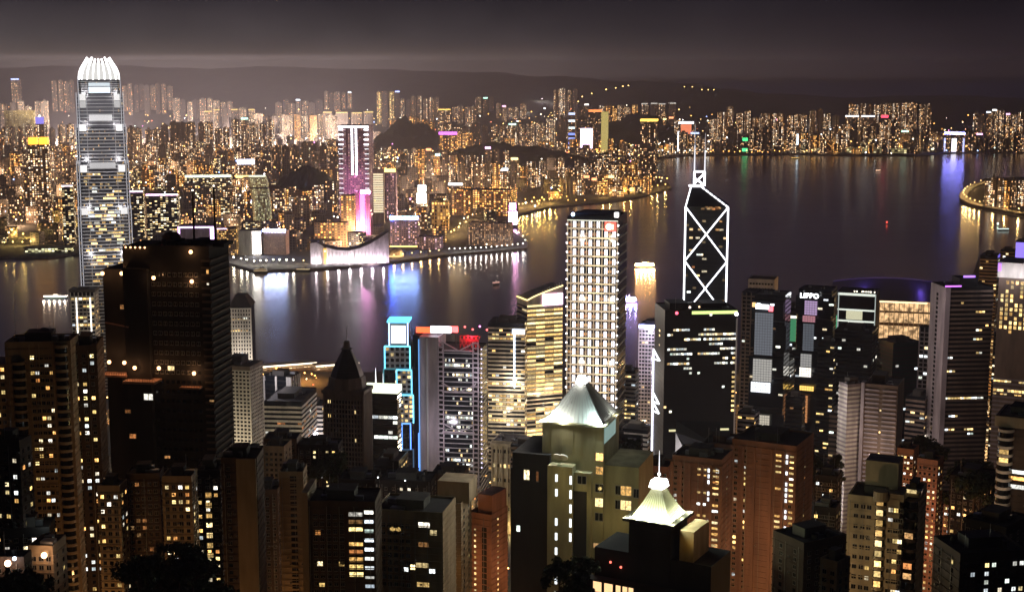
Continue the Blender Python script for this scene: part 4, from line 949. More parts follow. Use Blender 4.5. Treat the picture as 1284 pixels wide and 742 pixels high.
# dark glass block with white piers
T = office('piered_office_block', 'dark glass block with white vertical piers right of the white grid tower', 330, 362, 376, 26, 474, 1230, 'black', pitch=4, frac=.3, litp=.06)
for q in (-.5, -.02, .42): T.part('pier', MB().box(q * T.w - .2, q * T.w + (1.6 if q < .4 else 4.5), -T.d / 2 - .8, -T.d / 2 - .25, 0, T.h + 1), M['white_wall'])
T.fins('r', 4.2, 1.4, M['white_wall'], 0, T.h, .8); floods(T, [(0, -T.d / 2 - 25, T.h + 6), (T.w / 2 + 22, 0, T.h * .6)], 3e4, (.95, .9, 1), 2)
T.part('roof_lamp', MB().ball((-T.w * .2, 0, T.h + 6), .9), em(SODIUM, 8)); 
# spired brown tower
T = Tower('spired_tower', 'dark brown tower with a pointed octagonal roof and mast', 'office tower', 405, 455, 466, 18, 492, 1010, 4)
T.body(M['brown_stone'], roof=True); T.grid('f', 13, 24, 1.9, 2.4, .03, 'w_gold', T.h - 90, T.h - 6, dark=True, proud=.05); T.grid('r', 6, 24, 1.9, 2.4, .02, 'w_gold', T.h - 90, T.h - 6, dark=True); T.flush()
T.fins('fr', T.w / 13, .9, M['brown_stone'], 0, T.h - 2, .5, 'pilaster'); T.part('cornice', MB().prism(T.foot(1.1), T.h - 1.6, T.h + .9, bottom=True), M['brown_stone'])
oc = lambda r, rr=0: [(r * cos(pi / 8 + i * pi / 4), r * sin(pi / 8 + i * pi / 4)) for i in range(8)]
r0 = T.w * .47; z0 = T.h + 1
T.part('drum', MB().prism(oc(r0), z0, z0 + 8.5, top=oc(r0 * .93)), M['brown_stone'])
rb = MB(); prof = [(8.5, .86), (13, .76), (18, .60), (23, .42), (28, .22)]
for (za, ra), (zb_, rb_) in zip(prof, prof[1:]): rb.prism(oc(r0 * ra), z0 + za + .02, z0 + zb_, top=oc(r0 * rb_))
T.part('spire_roof', rb, plain('dark copper roof', (.04, .035, .03), .35, .5))
T.part('lantern', MB().cyl(0, 0, 2.6, z0 + 28, z0 + 34, 8, r1=2.2), M['brown_stone']); T.mast(0, 0, z0 + 34, z0 + 46, .3); T.part('lantern_rail', MB().prism(oc(r0 * .30), z0 + 28.02, z0 + 28.8), M['darksteel'])
# black glass block with lit crown
T = office('black_crowned_block', 'black glass block with a white lit crown right of the spired tower', 456, 498, 503, 14, 488, 1090, 'black', pitch=4, frac=.25, litp=.18, mat='w_cool', clutter=0)
T.part('crown', MB().prism(T.foot(.5), T.h - 3.5, T.h + 1.6, bottom=True), em((.93, 1, .72), 1.6)); T.part('spire', MB().cyl(-T.w * .2, 0, .5, T.h + 1.7, T.h + 15, 6, r1=.12), em(WHITE, 2.5)); T.part('spire', MB().cyl(T.w * .02, 0, .4, T.h + 1.7, T.h + 11, 6, r1=.12), em(WHITE, 1.4))
# --- stepped tower outlined in cyan -----------------------------------------------------------------------
T = Tower('neon_tower', 'slim stepped tower outlined in cyan blue neon', 'office tower', 481, 517, 520, 6, 434, 1250, 4, 26)
L_ = T.lx; Z_ = T.lz; cy1 = em((.16, .72, 1), 2.6); bl1 = em((.10, .30, 1), 2.6)
D2 = T.d / 2
def step(x0, x1, y0, y1, neon, dd=0, st=2, glassmat=None):
    xa, xb, za, zb_ = L_(x0), L_(x1), Z_(y1), Z_(y0)
    T.part('stage', MB().box(xa, xb, -D2 - dd, D2, za, zb_), glassmat or M['grey_wall']); e = -D2 - dd - .5
    for p, q in (((xa, e, zb_), (xb, e, zb_)), ((xa, e, za), (xa, e, zb_)), ((xb, e, za), (xb, e, zb_))): T.part('neon_tube', MB().bar(p, q, .5), neon)
    nw = max(2, round((xb - xa) / 5)); nh = max(2, round((zb_ - za) / 4.6))
    for i in range(nw):
        for j in range(nh): T.win.append(('f', xa + (xb - xa) * (i + .5) / nw, za + (zb_ - za) * (j + .5) / nh, (xb - xa) / nw * .62, (zb_ - za) / nh * .55, 'w_gold' if T.rng.random() < .25 * st else 'pane', dd + .06, False))
step(482, 514, 434, 462, cy1, 0, 1.2); step(497, 516, 463, 493, cy1, 2, 2); step(500, 518, 494, 529, cy1, 3, 3); step(503, 514, 530, 562, bl1, 2.2, .4, M['black']); step(480, 500, 463, 590, em((.1, .5, .6), .5), -2, .3, M['black']); step(500, 517, 563, 600, em((.1, .3, .6), .3), 0, .2, M['black'])
T.flush()
xa, xb = L_(487.5), L_(511); tbx = T.part('top_box', MB().box(xa, xb, -D2 + 3, D2 - 3, Z_(434) + .1, Z_(405)), M['grey_wall']); T.part('lit_panel', MB().box(xa + 2, xb - 2, -D2 + 2.4, -D2 + 2.95, Z_(431), Z_(409)), em((1, .95, .88), 2.2), parent=tbx)
T.part('emblem', MB().box(xa + 6, xb - 6, -D2 + 1.9, -D2 + 2.35, Z_(426), Z_(414)), em((1, 1, .98), 5), parent=tbx); T.part('cap', MB().box(L_(485), L_(513), -D2 + 1, D2 - 1, Z_(405) + .05, Z_(405) + 1.4), em((.12, .66, 1), 2.6))
for x in (xa, xb): T.part('neon_tube', MB().bar((x, -D2 + 2.5, Z_(434)), (x, -D2 + 2.5, Z_(405)), .5), em((.45, .62, 1), 3))
# --- exposed-truss bank tower --------------------------------------------------------------------------
T = Tower('truss_tower', 'grey tower with exposed trusses and ladder masts below a red and white roof sign', 'office tower', 549, 602, 611, 10, 441, 1240, 4)
T.body(M['glass'], name='glass_wall'); T.spandrels(2, T.h, 4.3, .22, M['grey_wall'], .15)
nfl = int((T.h - 4) / 4.3)
for j in range(nfl):
    z = 2 + 4.3 * j + 4.3 * .6; r_ = T.rng.random()
    if T.h - z < 6: continue
    base = .72 if r_ < .34 else .28 if r_ < .6 else .06
    for i in range(15):
        if T.rng.random() < base: T.win_at('f', -T.w * .34 + T.w * .68 * (i + .5) / 15, z, T.w * .68 / 15 * .93, 2.3, 'w_cool' if T.rng.random() < .4 else 'w_office', .05)
T.flush()
e = -T.d / 2 - 1.4
for q in (-.43, .40):
    lad = MB()
    for dx in (-2.3, 2.3): lad.box(q * T.w + dx - .55, q * T.w + dx + .55, e - .6, e + .6, 0, T.h + 9)
    z = 3
    while z < T.h + 8: lad.box(q * T.w - 1.7, q * T.w + 1.7, e - .5, e + .5, z, z + 1.0); z += 4.3
    T.part('ladder_mast', lad, M['mauve'])
for py in (440, 492, 542, 590):
    z = T.lz(py); tr = MB(); tr.box(-T.w * .40, T.w * .37, e - .5, e + .5, z - .8, z + .6)
    for s_ in (-1, 1): tr.bar((s_ * T.w * .41, e, z + 8), (0, e, z), .5)
    T.part('suspension_truss', tr, M['mauve'])
T.part('stair_tower', MB().box(T.lx(524), T.lx(548.5), -T.d * .42, T.d * .5, -8, T.lz(425)), M['mauve']); T.part('stair_fin', MB().box(T.lx(533), T.lx(535), -T.d * .42 - 1.4, -T.d * .42 - .02, 0, T.lz(427)), M['silver'])
T.part('service_core', MB().box(T.lx(514), T.lx(523.5), -T.d * .3, T.d * .5, -8, T.lz(424)), M['black'])
T.part('neon_tube', MB().bar((T.lx(523.5), -T.d * .42 - .9, 0), (T.lx(523.5), -T.d * .42 - .9, T.lz(428)), .38), em((.15, .45, 1), 1.1)); T.part('neon_tube', MB().bar((T.lx(521), -T.d * .3 - .7, T.lz(615)), (T.lx(521), -T.d * .3 - .7, T.lz(548)), .5), em((.12, .3, 1), 2.2))
for i in range(26): T.part('edge_lamp', MB().ball((T.w / 2 + .9, -T.d / 2 + 1.5, T.lz(438) - i * 4.3), .62, 0, 6, 4), em((.72, .66, 1), 2.6, False))
T.part('roof_sign', MB().box(T.lx(517.5), T.lx(536), -T.d * .2, -T.d * .2 + 1.5, T.lz(422), T.lz(415)), em((1, .10, .03), 3.2), 'red orange left end of the roof sign'); T.part('roof_sign', MB().box(T.lx(536.2), T.lx(562), -T.d * .2, -T.d * .2 + 1.5, T.lz(421.5), T.lz(413.5)), em((.95, .9, 1), 7), 'white middle of the roof sign'); T.part('roof_sign', MB().box(T.lx(562.2), T.lx(571), -T.d * .2, -T.d * .2 + 1.5, T.lz(420.5), T.lz(413)), em((1, .12, .12), 4), 'red right end of the roof sign')
for px in (520, 545, 568): T.part('sign_post', MB().box(T.lx(px) - .3, T.lx(px) + .3, -T.d * .2 + 1.55, -T.d * .2 + 2.1, T.lz(440), T.lz(416)), M['darksteel'])
cr = MB(); zr = T.h + 1
for i in range(5):
    xa = T.lx(574) + i * 3.6
    cr.bar((xa, -8, zr), (xa + 3.6, -8, zr + 11), .3); cr.bar((xa + 3.6, -8, zr), (xa, -8, zr + 11), .3); cr.bar((xa, -8, zr), (xa, -8, zr + 11), .3); cr.bar((xa, -8, zr + 11), (xa + 3.6, -8, zr + 11), .3)
T.part('roof_crane', cr, plain('red crane steel', (.45, .06, .06), .5))
for px, py in ((580, 413), (590, 416), (599, 412), (608, 416)): T.part('warning_lamp', MB().ball((T.lx(px), -7, T.lz(py)), .9), em((1, .12, .12) if px != 599 else (1, .25, .8), 5))
floods(T, [(T.lx(588), -11, T.lz(424))], 1.3e4, (1, .05, .1), .6); floods(T, [(T.lx(560), -T.d / 2 - 30, T.lz(540)), (T.lx(600), -T.d / 2 - 26, T.lz(470))], 2.4e4, (.95, .85, 1), 3)
# --- pale banded tower, gold banded tower ------------------------------------------------------------
T = office('banded_tower', 'stone and glass banded tower with a blue white lamp line right of the truss tower', 612, 658, 661, 6, 407, 1380, 'cream', pitch=4.1, frac=.42, litp=.34, mat='w_gold', d=35)
T.part('lamp_line', MB().bar((T.w * .22, -T.d / 2 - .9, T.lz(486)), (T.w * .22, -T.d / 2 - .9, T.lz(418)), .6), em((.75, .86, 1), 4)); T.part('roof_sign', MB().box(T.w * .16, T.w * .5, -T.d / 2 - .9, -T.d / 2 - .25, T.lz(419), T.lz(413)), em((.7, .82, 1), 3.5)); floods(T, [(0, -T.d / 2 - 20, T.lz(520)), (T.w * .2, -T.d / 2 - 9, T.lz(478))], 3e4, (1, .85, .62), 2)
T = Tower('gold_tower', 'gold banded tower with a slanted lit crown and a pink roof sign', 'office tower', 648, 661, 706, -22, 386, 1400, 4)
T.body(M['glass'], name='glass_wall'); T.spandrels(1.5, T.h, 4.2, .38, M['cream'], .25)
n = int(T.h / 4.2)
for j in range(n):
    z = 1.5 + 4.2 * j + 4.2 * .69
    gap = 496 < ypx(1400, z + 4) < 512
    for i in range(4):
        if T.rng.random() < (.1 if gap else .92): T.win_at('f', -T.w / 2 + T.w * (i + .5) / 4, z, T.w / 4 * .97, 2.2, 'w_gold', .05)
        if i < 2 and T.rng.random() < .35: T.win_at('l', -T.d / 2 + T.d * (i + .5) / 2, z, T.d / 2 * .9, 2.0, 'w_gold', .05)
T.flush(150)
Z_ = T.lz; xa, xb = -T.w / 2, T.w / 2
cr = MB(); yf, yb = -T.d / 2, T.d / 2
for i in range(6):
    q0, q1 = i / 6, (i + 1) / 6; h0, h1 = Z_(377 - 16 * q0 ** .8), Z_(377 - 16 * q1 ** .8); a_, b2 = xa + (xb - xa) * q0, xa + (xb - xa) * q1
    cr.face([(a_, yf - .3, T.h), (b2, yf - .3, T.h), (b2, yf - .3, h1), (a_, yf - .3, h0)]); cr.face([(b2, yb, T.h), (a_, yb, T.h), (a_, yb, h0), (b2, yb, h1)]); cr.face([(a_, yf - .3, h0), (b2, yf - .3, h1), (b2, yb, h1), (a_, yb, h0)])
cr.face([(xa, yb, T.h), (xa, yf - .3, T.h), (xa, yf - .3, Z_(377)), (xa, yb, Z_(377))]); cr.face([(xb, yf - .3, T.h), (xb, yb, T.h), (xb, yb, Z_(361)), (xb, yf - .3, Z_(361))])
crn = T.part('crown', cr, M['cream'])
for i in range(6):
    q0, q1 = i / 6, (i + 1) / 6; T.part('crown_light', MB().bar((xa + (xb - xa) * q0, yf - .6, Z_(377 - 16 * q0 ** .8) + .6), (xa + (xb - xa) * q1, yf - .6, Z_(377 - 16 * q1 ** .8) + .6), .5), em((1, .78, .35), 2.4), parent=crn)
T.part('crown_light', MB().bar((xa - .3, yf, Z_(377) + .6), (xa - .3, yb, Z_(377) + .6), .55), em((1, .74, .3), 2.2)); T.part('crown_light', MB().box(xa - .1, xa + (xb - xa) * .45, yf - .9, yf - .35, Z_(385), Z_(383)), em((1, .78, .35), 1.8))
for i in range(9): T.part('crown_fin', MB().box(xb - 1 - i * 2.6 - .25, xb - 1 - i * 2.6 + .25, yf - .2, yf + 1, Z_(361) - i * .8 - 1, Z_(356) - i * .8), M['silver'])
T.part('roof_sign', MB().box(xa + (xb - xa) * .42, xb - .5, yf - 1.4, yf - .95, Z_(384), Z_(370)), em((1, .66, .92), 5)); floods(T, [(0, yf - 24, 20), (0, yf - 18, 70)], 3e4, (1, .8, .5), 2)
# --- grid-lit tower, tallest of the near side -----------------------------------------------------------------
T = Tower('grid_lit_tower', 'tall square tower covered in a grid of white facade lamps', 'office tower', 711, 775, 783, 9, 277, 1250, 4, 52)
T.body(M['glass'], name='glass_wall', parapet=3); W_, D_ = T.w, T.d; pitch = 11.6 * T.mpp
nr = int((T.h - 2) / pitch); cols = 6
T.spandrels(T.h - nr * pitch, T.h, pitch, .18, M['cream'], .5); T.fins('f', W_ / 13, .8, M['cream'], 0, T.h, .55); floods(T, [(q * W_, -D_ / 2 - 24, T.h * z_) for q in (-.3, .3) for z_ in (.25, .5, .72, .93)], 2.4e4, (1, .86, .68), 3)  # bare points added out front warm the face between the lamps
wl = em((.95, .93, 1), 2.1, False); wl2 = em((1, .78, .42), 1.5, False); cnt_ = 0; rest = MB()
for j in range(nr):
    z = T.h - j * pitch - pitch * .5
    for i in range(cols):
        u = -W_ / 2 + W_ * (i + .93) / (cols + .4)
        bx_ = (u - 1.35, u + 1.35, -D_ / 2 - .5, -D_ / 2 - .06, z - pitch * .30, z + pitch * .36)
        if cnt_ < 100: T.part('facade_lamp', MB().box(*bx_), wl)
        else: rest.box(*bx_)
        cnt_ += 1
        if T.rng.random() < .8: T.win_at('f', u - 3.6, z - pitch * .02, 3.2, pitch * .32, 'w_dim', .04)
    if j in (4, 6, 8, 13, 14, 15, 16) or T.rng.random() < .2:
        a_ = T.rng.uniform(-.5, .1); b2 = a_ + T.rng.uniform(.3, .6); T.part('soffit_light', MB().box(max(-.5, a_) * W_, min(.5, b2) * W_, -D_ / 2 - .75, -D_ / 2 - .55, z - pitch * .46, z - pitch * .38), wl2)
    for s_ in (-1, 1): T.part('corner_lamp', MB().ball((s_ * (W_ / 2 + .3), -D_ / 2 - .7, z), .85, 0, 6, 4), em((1, .97, 1), 4.5, False))
if rest.f: o = T.part('facade_lamp', rest, wl); o['kind'] = 'stuff'
T.flush(120)
rs_ = T.part('roof_sign', MB().box(W_ * .24, W_ * .47, -D_ / 2 - 1.3, -D_ / 2 - .8, T.h - 9.5, T.h - 1), em((.9, .12, .08), 1.4), 'red sign panel with a pale round mark'); T.part('sign_mark', MB().bar((W_ * .33, -D_ / 2 - 1.7, T.h - 5.2), (W_ * .33, -D_ / 2 - 1.35, T.h - 5.2), 2.1, n=14), em((1, .8, .5), 4), parent=rs_); T.part('sign_mark', MB().box(W_ * .385, W_ * .42, -D_ / 2 - 1.6, -D_ / 2 - 1.32, T.h - 7.6, T.h - 3), em((1, .7, .4), 3), parent=rs_)
T.part('roof_edge_light', MB().box(-W_ / 2, W_ / 2, -D_ / 2 - .9, -D_ / 2 - .56, T.h - .6, T.h + .2), em((.9, .9, .75), 1.2)); T.part('roof_screen', MB().box(-W_ * .36, W_ * .40, -D_ * .4, D_ * .4, T.h + .4, T.h + 5), M['black'])
T.part('roof_lamp', MB().ball((-W_ * .40, -D_ * .46, T.h + 4.6), 1.7), em((.5, .66, 1), 7)); T.part('roof_lamp', MB().box(W_ * .42, W_ * .5, -D_ * .47, -D_ * .43, T.h + .5, T.h + 7), em((1, .97, .95), 5)); floods(T, [(-W_ * .3, -D_ * .40, T.h + 8)], 6e3, (.2, .4, 1))
# --- between the grid-lit tower and the black tower ----------------------------------------------------------
office('grey_slab', 'low grey striped slab right of the grid-lit tower', 776, 797, 801, 12, 466, 1330, 'grey_wall', litp=.10, mat='w_gold', frac=.5)
T = office('blue_topped_tower', 'slim pale tower with a blue white roof light beside the black tower', 801, 829, 832, 6, 410, 1480, 'mauve', frac=.45, litp=.05, fin=(3.2, .9), mat='w_gold', d=30)
T.part('roof_light', MB().box(-T.w / 2, T.w / 2, -T.d / 2 - .9, -T.d / 2 - .3, T.h - 1.5, T.h + 2), em((.42, .46, 1), 7)); floods(T, [(0, -T.d / 2 - 25, T.h - 40), (0, -T.d / 2 - 12, T.h - 6)], 3e4, (.85, .82, 1), 2)
office('podium_block', 'pale stepped low block below the blue-topped tower', 776, 812, 820, 14, 541, 1180, 'white_wall', frac=.55, litp=.12, mat='w_office'); 

# --- black tower ----------------------------------------------------------------------------------------------
T = Tower('black_tower', 'broad black glass tower with a yellow green roof light and scattered lit offices', 'office tower', 820, 834, 925, -12, 391, 1120, 4, 40)
T.body(M['black'], name='glass_wall'); T.spandrels(2, T.h, 3.9, .3, M['black'], .12, 'spandrel')
n = int(T.h / 3.9)
for j in range(n):
    z = 2 + 3.9 * j + 3.9 * .65; py = ypx(1120, z + 4); prev = False
    base = .34 if 408 < py < 460 else .07 if 460 < py < 480 else .012
    for i in range(26):
        p = min(.93, base * (2.6 if prev else .6)); prev = T.rng.random() < p
        if prev: T.win_at('f', -T.w / 2 + T.w * (i + .5) / 26, z, T.w / 26 * .9, 1.7, 'w_cool' if T.rng.random() < .25 else 'w_office', .05)
    if 436 < py < 520 and T.rng.random() < .8: T.win_at('f', T.w * .47, z, T.w * .05, 1.7, 'w_gold', .05)
    if py < 450 and T.rng.random() < .3: T.win_at('l', 0, z, 4, 1.6, 'w_gold', .05)
T.flush(140); T.clutter(6); T.plant(-.8, -.3, -.5, .5, 5, M['black']); T.plant(.1, .8, -.4, .5, 4, M['black'])
T.part('roof_light', MB().box(-T.w * .13, T.w * .5, -T.d / 2 - .6, -T.d / 2 - .1, T.h - 2.2, T.h + .2), em((.66, .92, .28), 1.6)); T.part('roof_lamp', MB().ball((T.w * .485, -T.d / 2 - .9, T.h - 2.6), 1.5), em((.9, .93, 1), 8)); T.part('roof_lamp', MB().ball((-T.w * .34, -T.d / 2 - .3, T.h - 1), 1.3), em((1, .1, .16), 4)); T.part('roof_lamp', MB().ball((-T.w * .16, -T.d / 2, T.h + 3.4), .9), em((1, .8, .7), 4)); T.part('roof_lamp', MB().ball((-T.w * .03, -T.d / 2, T.h + 3.6), .7), em((1, .6, .3), 4))
T.part('edge_strip', MB().box(T.w / 2 - .9, T.w / 2 + .3, -T.d / 2 - .6, -T.d / 2 - .1, 10, T.h - 6), M['silver']); T.part('floor_light', MB().box(-T.w * .42, T.w * .42, -T.d / 2 - .5, -T.d / 2 - .14, T.lz(541), T.lz(538.5)), em((1, .93, .5), .9))
nb = T.part('neon_line', MB().bar((T.w * -.5 - .8, T.d / 2, 2), (-T.w / 2 - .8, T.d / 2, T.lz(452)), .6), em((.85, .84, 1), 4))
for py in (457, 512, 524): T.part('neon_bracket', MB().bar((-T.w / 2 - .8, T.d / 2, T.lz(py + 5)), (-T.w / 2 - .4, -T.d * .1, T.lz(py)), .5).bar((-T.w / 2 - .4, -T.d * .1, T.lz(py)), (-T.w / 2 - .8, T.d / 2, T.lz(py - 7)), .5), em((.9, .92, .95), 3))
# angular white-faced hall at its foot
c = pt(868, 567, 1040); T_ = thing('angular_hall', 'low hall with a black sloped roof and white wedge-shaped walls below the black tower', 'hall', (c.x, c.y, 4), -atan2(c.x, c.y)); k = c.y / FPX * .99
X0, X1, XM = -22 * k, 36 * k, -8 * k; hz_ = c.z - 4
b = MB(); b.face([(X0, 0, 0), (XM, 0, 0), (XM, 0, hz_ - 1), (X0, 0, hz_ + 15)]); b.face([(XM + .02, -.4, 0), (X1, -.4, 0), (X1, -.4, hz_ + 4), (XM + .02, -.4, hz_ + 4)]); b.face([(X1, 0, 0), (X1, 24, 0), (X1, 24, hz_ + 18), (X1, 0, hz_ + 4)]); b.face([(X0, 24, 0), (X0, 0, 0), (X0, 0, hz_ + 15), (X0, 24, hz_ + 18)])
b.obj('wall', wall('white concrete', (.6, .58, .55)), T_); MB().face([(XM, .1, hz_ + 3), (X1, .1, hz_ + 4.1), (X1, 24, hz_ + 18), (X0, 24, hz_ + 18), (X0, .1, hz_ + 15)]); b = MB(); b.face([(XM, .1, hz_ + 3.4), (X1, .1, hz_ + 4.1), (X1, 24, hz_ + 18.1), (X0, 24, hz_ + 18.1), (X0, .1, hz_ + 15.1)]); b.obj('roof', M['black'], T_); floods(T_, [(-10, -16, hz_ + 2), (14, -16, hz_ + 2)], 6e3, (.95, .92, 1))
# --- angular glass tower with twin masts -------------------------------------------------------------------------
T = Tower('mast_tower', 'dark glass tower with white lit cross bracing and twin masts', 'skyscraper', 859, 913.5, 914, 0, 260, 1350, 4, 40)
w2, d2, h = T.w / 2, T.d / 2, T.h
T.part('glass_wall', MB().prism(T.foot(), -8, h, 0, 1), [facade('blue black glass', (.02, .022, .028), 4, 4, .8, .5, .06, [(1, .7, .35), (1, .8, .5)], .6, rough=.2, colvar=.3), M['black']])
za = T.lz(235.5); xl, xr = T.lx(866), T.lx(878)
b = MB(); A, B_, Cc, Dd = (-w2, -d2, h), (w2, -d2, h), (w2, d2, h), (-w2, d2, h); E, Fv, G_, H_ = (xl, -d2 * .3, za), (xr, -d2 * .3, za), (xr, d2 * .3, za), (xl, d2 * .3, za)
for q in ((A, B_, Fv, E), (B_, Cc, G_, Fv), (Cc, Dd, H_, G_), (Dd, A, E, H_), (E, Fv, G_, H_)): b.face(q)
T.part('sloped_roof', b, plain('roof glass', (.03, .028, .03), .25))
tube = em((.93, .94, 1), 4.2); tr = .42; y_ = -d2 - .7
def tb_(p, q, r=tr, nm='light_tube'): return T.part(nm, MB().bar(p, q, r, n=6), tube)
for s_ in (-1, 1): tb_((s_ * (w2 - .3), y_, 3), (s_ * (w2 - .3), y_, h), .62)
zl = [T.lz(y) for y in (260, 328, 396, 464)]
for i in range(3): tb_((-w2 + .4, y_ - .2, zl[i]), (w2 - .4, y_ - .2, zl[i + 1])); tb_((w2 - .4, y_ - .2, zl[i]), (-w2 + .4, y_ - .2, zl[i + 1]))
tb_((-w2 + .3, -d2 - .5, h), (xl, -d2 * .3 - .5, za)); n = 7
for i in range(n):
    p = Vector((w2 - .3, -d2 - .5, h)); q = Vector((xr, -d2 * .3 - .5, za)); tb_(p.lerp(q, i / n), p.lerp(q, (i + .72) / n), .5)
tb_((T.lx(863), -d2 * .3 - .6, za + .4), (T.lx(882), -d2 * .3 - .6, za + .4), .8)
zf = T.lz(217.5)
for px, pt_ in ((869.5, 157), (884.5, 168)):
    x = T.lx(px if px < 880 else 882.5); tb_((x, 0, za), (x, 0, zf), .8, 'mast_base'); T.part('mast', MB().cyl(x, 0, .7, zf, zf + (T.lz(pt_) - zf) * .55, 8, r1=.5), em((.85, .84, .9), 1.3)); T.part('mast_tip', MB().cyl(x, 0, .5, zf + (T.lz(pt_) - zf) * .55 + .02, T.lz(pt_), 8, r1=.22), em((.75, .72, .78), .5))
xa, xb = T.lx(869.5), T.lx(882.5); tb_((xa, 0, zf), (xb, 0, zf), .6, 'mast_brace'); tb_((xa, 0, za + 2), (xb, 0, zf - 1.5), .6, 'mast_brace'); tb_((xa, 0, zf - (zf - za) * .45), (xb, 0, za + .6), .6, 'mast_brace')
for i in range(30): T.win_at('f', T.rng.uniform(-.8, .8) * w2, 2 + 4 * T.rng.randint(int(h * .35 / 4), int(h * .95 / 4)), T.rng.uniform(2, 5), 1.8, 'w_dim' if T.rng.random() < .6 else 'w_office', .06)
for i in range(9): T.win_at('f', T.rng.uniform(-.25, .6) * w2, h + T.rng.uniform(-2, 0), 3, 1.8, 'w_dim', .06)
T.flush()
# --- the towers with stacked glass boxes on the right of centre ------------------------------------------------
office('brown_grey_tower', 'grey brown tower with a red-lit roof rim behind the screen-fronted tower', 930, 966, 972, 10, 369, 1420, 'brown_stone', frac=.4, fin=(5, 1.2), litp=.02, clutter=0)
T = Tower('roof_block_tower', 'plain dark block showing above the grey brown tower', 'office tower', 938, 971, 974, 8, 352, 1560, 4, 30); T.body(M['grey_wall']); T.grid('f', 8, 30, 2.4, 2, .02, 'w_dim', dark=True); T.flush()
def panel_grid(xa, xb, za, zb_, y, p=2.4):
    b = MB(); n, m_ = max(2, round((xb - xa) / p)), max(2, round((zb_ - za) / p))
    for i in range(n + 1): x = xa + (xb - xa) * i / n; b.box(x - .12, x + .12, y - .1, y + .06, za, zb_)
    for j in range(m_ + 1): z = za + (zb_ - za) * j / m_; b.box(xa, xb, y - .08, y + .05, z - .14, z + .14)
    return b
def box_tower(name, label, x0, x1, ytop, D, boxes, seed, dark_side=None):
    T = Tower(name, label, 'office tower', x0, x1, x1 + 4, 10, ytop, D, 4, 30); T.body(M['glass'], name='glass_wall'); R_ = random.Random(seed); T.spandrels(2, T.h, 4.1, .25, M['black'], .1); T.clutter(4)
    y = ytop + 6; side = 0
    while y < 560:
        dy = R_.uniform(18, 30); xa = R_.uniform(-.62, -.5) * T.w; xb = R_.uniform(.40, .62) * T.w; pr = R_.uniform(2, 6)
        T.part('glass_box', MB().box(xa, xb, -T.d / 2 - pr, -T.d / 2 - .2, T.lz(y + dy), T.lz(y)), M['glass'])
        zc, nb = T.lz(y + dy), max(2, int(dy * T.mpp / 4))
        for j in range(nb):
            for i in range(7):
                if R_.random() < .07: T.win.append(('f', xa + (xb - xa) * (i + .5) / 7, zc + (j + .5) * dy * T.mpp / nb, (xb - xa) / 7 * .85, 1.8, R_.choice(['w_cool', 'w_office', 'w_dim']), pr + .05, False))
        y += dy + R_.uniform(5, 12)
    for x0_, x1_, ya, yb, cc, st in boxes: lp_ = T.part('lit_panel', MB().box(T.lx(x0_), T.lx(x1_), -T.d / 2 - 7.2, -T.d / 2 - 6.3, T.lz(yb), T.lz(ya)), glow('panel glass', cc, st * .8)); T.part('panel_grid', panel_grid(T.lx(x0_), T.lx(x1_), T.lz(yb), T.lz(ya), -T.d / 2 - 7.28), M['darksteel'], parent=lp_)
    return T.flush()
T = box_tower('screen_fronted_tower', 'stacked glass box tower with pale lit panels under a white sign with red end', 946, 985, 372, 1300, [(949, 972, 392, 445, (.33, .36, .42), .55), (948, 972, 450, 478, (.62, .6, .56), .9), (946, 971, 479, 492, (.9, .95, 1), 2.2), (946, 971, 520, 536, (.75, .68, .55), 1.0), (943, 970, 537, 550, (1, .8, .5), .9)], 3)
T.part('roof_sign', MB().box(T.lx(949.5), T.lx(966), -T.d / 2 - 7.2, -T.d / 2 - 6.3, T.lz(387.5), T.lz(382)), em((.97, .97, 1), 6)); T.part('roof_sign', MB().box(T.lx(966.1), T.lx(971.5), -T.d / 2 - 7.2, -T.d / 2 - 6.3, T.lz(390), T.lz(384)), em((1, .16, .2), 2.6), 'red end of the roof sign'); T.part('roof_sign', MB().box(T.lx(945), T.lx(949.3), -T.d / 2 - 7.2, -T.d / 2 - 6.3, T.lz(385.5), T.lz(380)), em((1, .6, .25), 1.5), 'amber end of the roof sign')
T = box_tower('lettered_tower', 'tower of stacked glass boxes with a white lettered roof sign and mauve panels', 1001, 1043, 366, 1360, [(1011, 1027, 377, 395, (.72, .5, .85), .8), (1009, 1025, 396, 404, (.8, .35, .42), .8), (1010, 1024, 406, 440, (.26, .29, .34), .5), (1008, 1022, 444, 460, (.5, .49, .47), .9), (1007, 1022, 461, 473, (1, .95, .85), 2.0), (1005, 1019, 496, 530, (1, .42, .16), .7), (1008, 1026, 484, 490, (1, .62, .14), 2.2)], 11)
sb = T.part('sign_board', MB().box(T.lx(1007.5), T.lx(1026), -T.d / 2 - 7.2, -T.d / 2 - 6.6, T.lz(375), T.lz(367.5)), M['darksteel'])
fc = bpy.data.curves.new('sign_letters', 'FONT'); fc.body = 'LIPPO'; fc.align_x = 'CENTER'; fc.align_y = 'CENTER'; fc.size = 6.4; fc.extrude = .15; fc.offset = .14; fc.space_character = 1.12
fc.materials.append(em((.95, .97, 1), 7)); ft = bpy.data.objects.new('letters_curve', fc); fo = bpy.data.objects.new('sign_letters', bpy.data.meshes.new_from_object(ft)); bpy.data.objects.remove(ft); C.objects.link(fo); fo.parent = sb; fo.location = (T.lx(1016.8), -T.d / 2 - 7.5, T.lz(371.2)); fo.rotation_euler = (pi / 2, 0, 0)
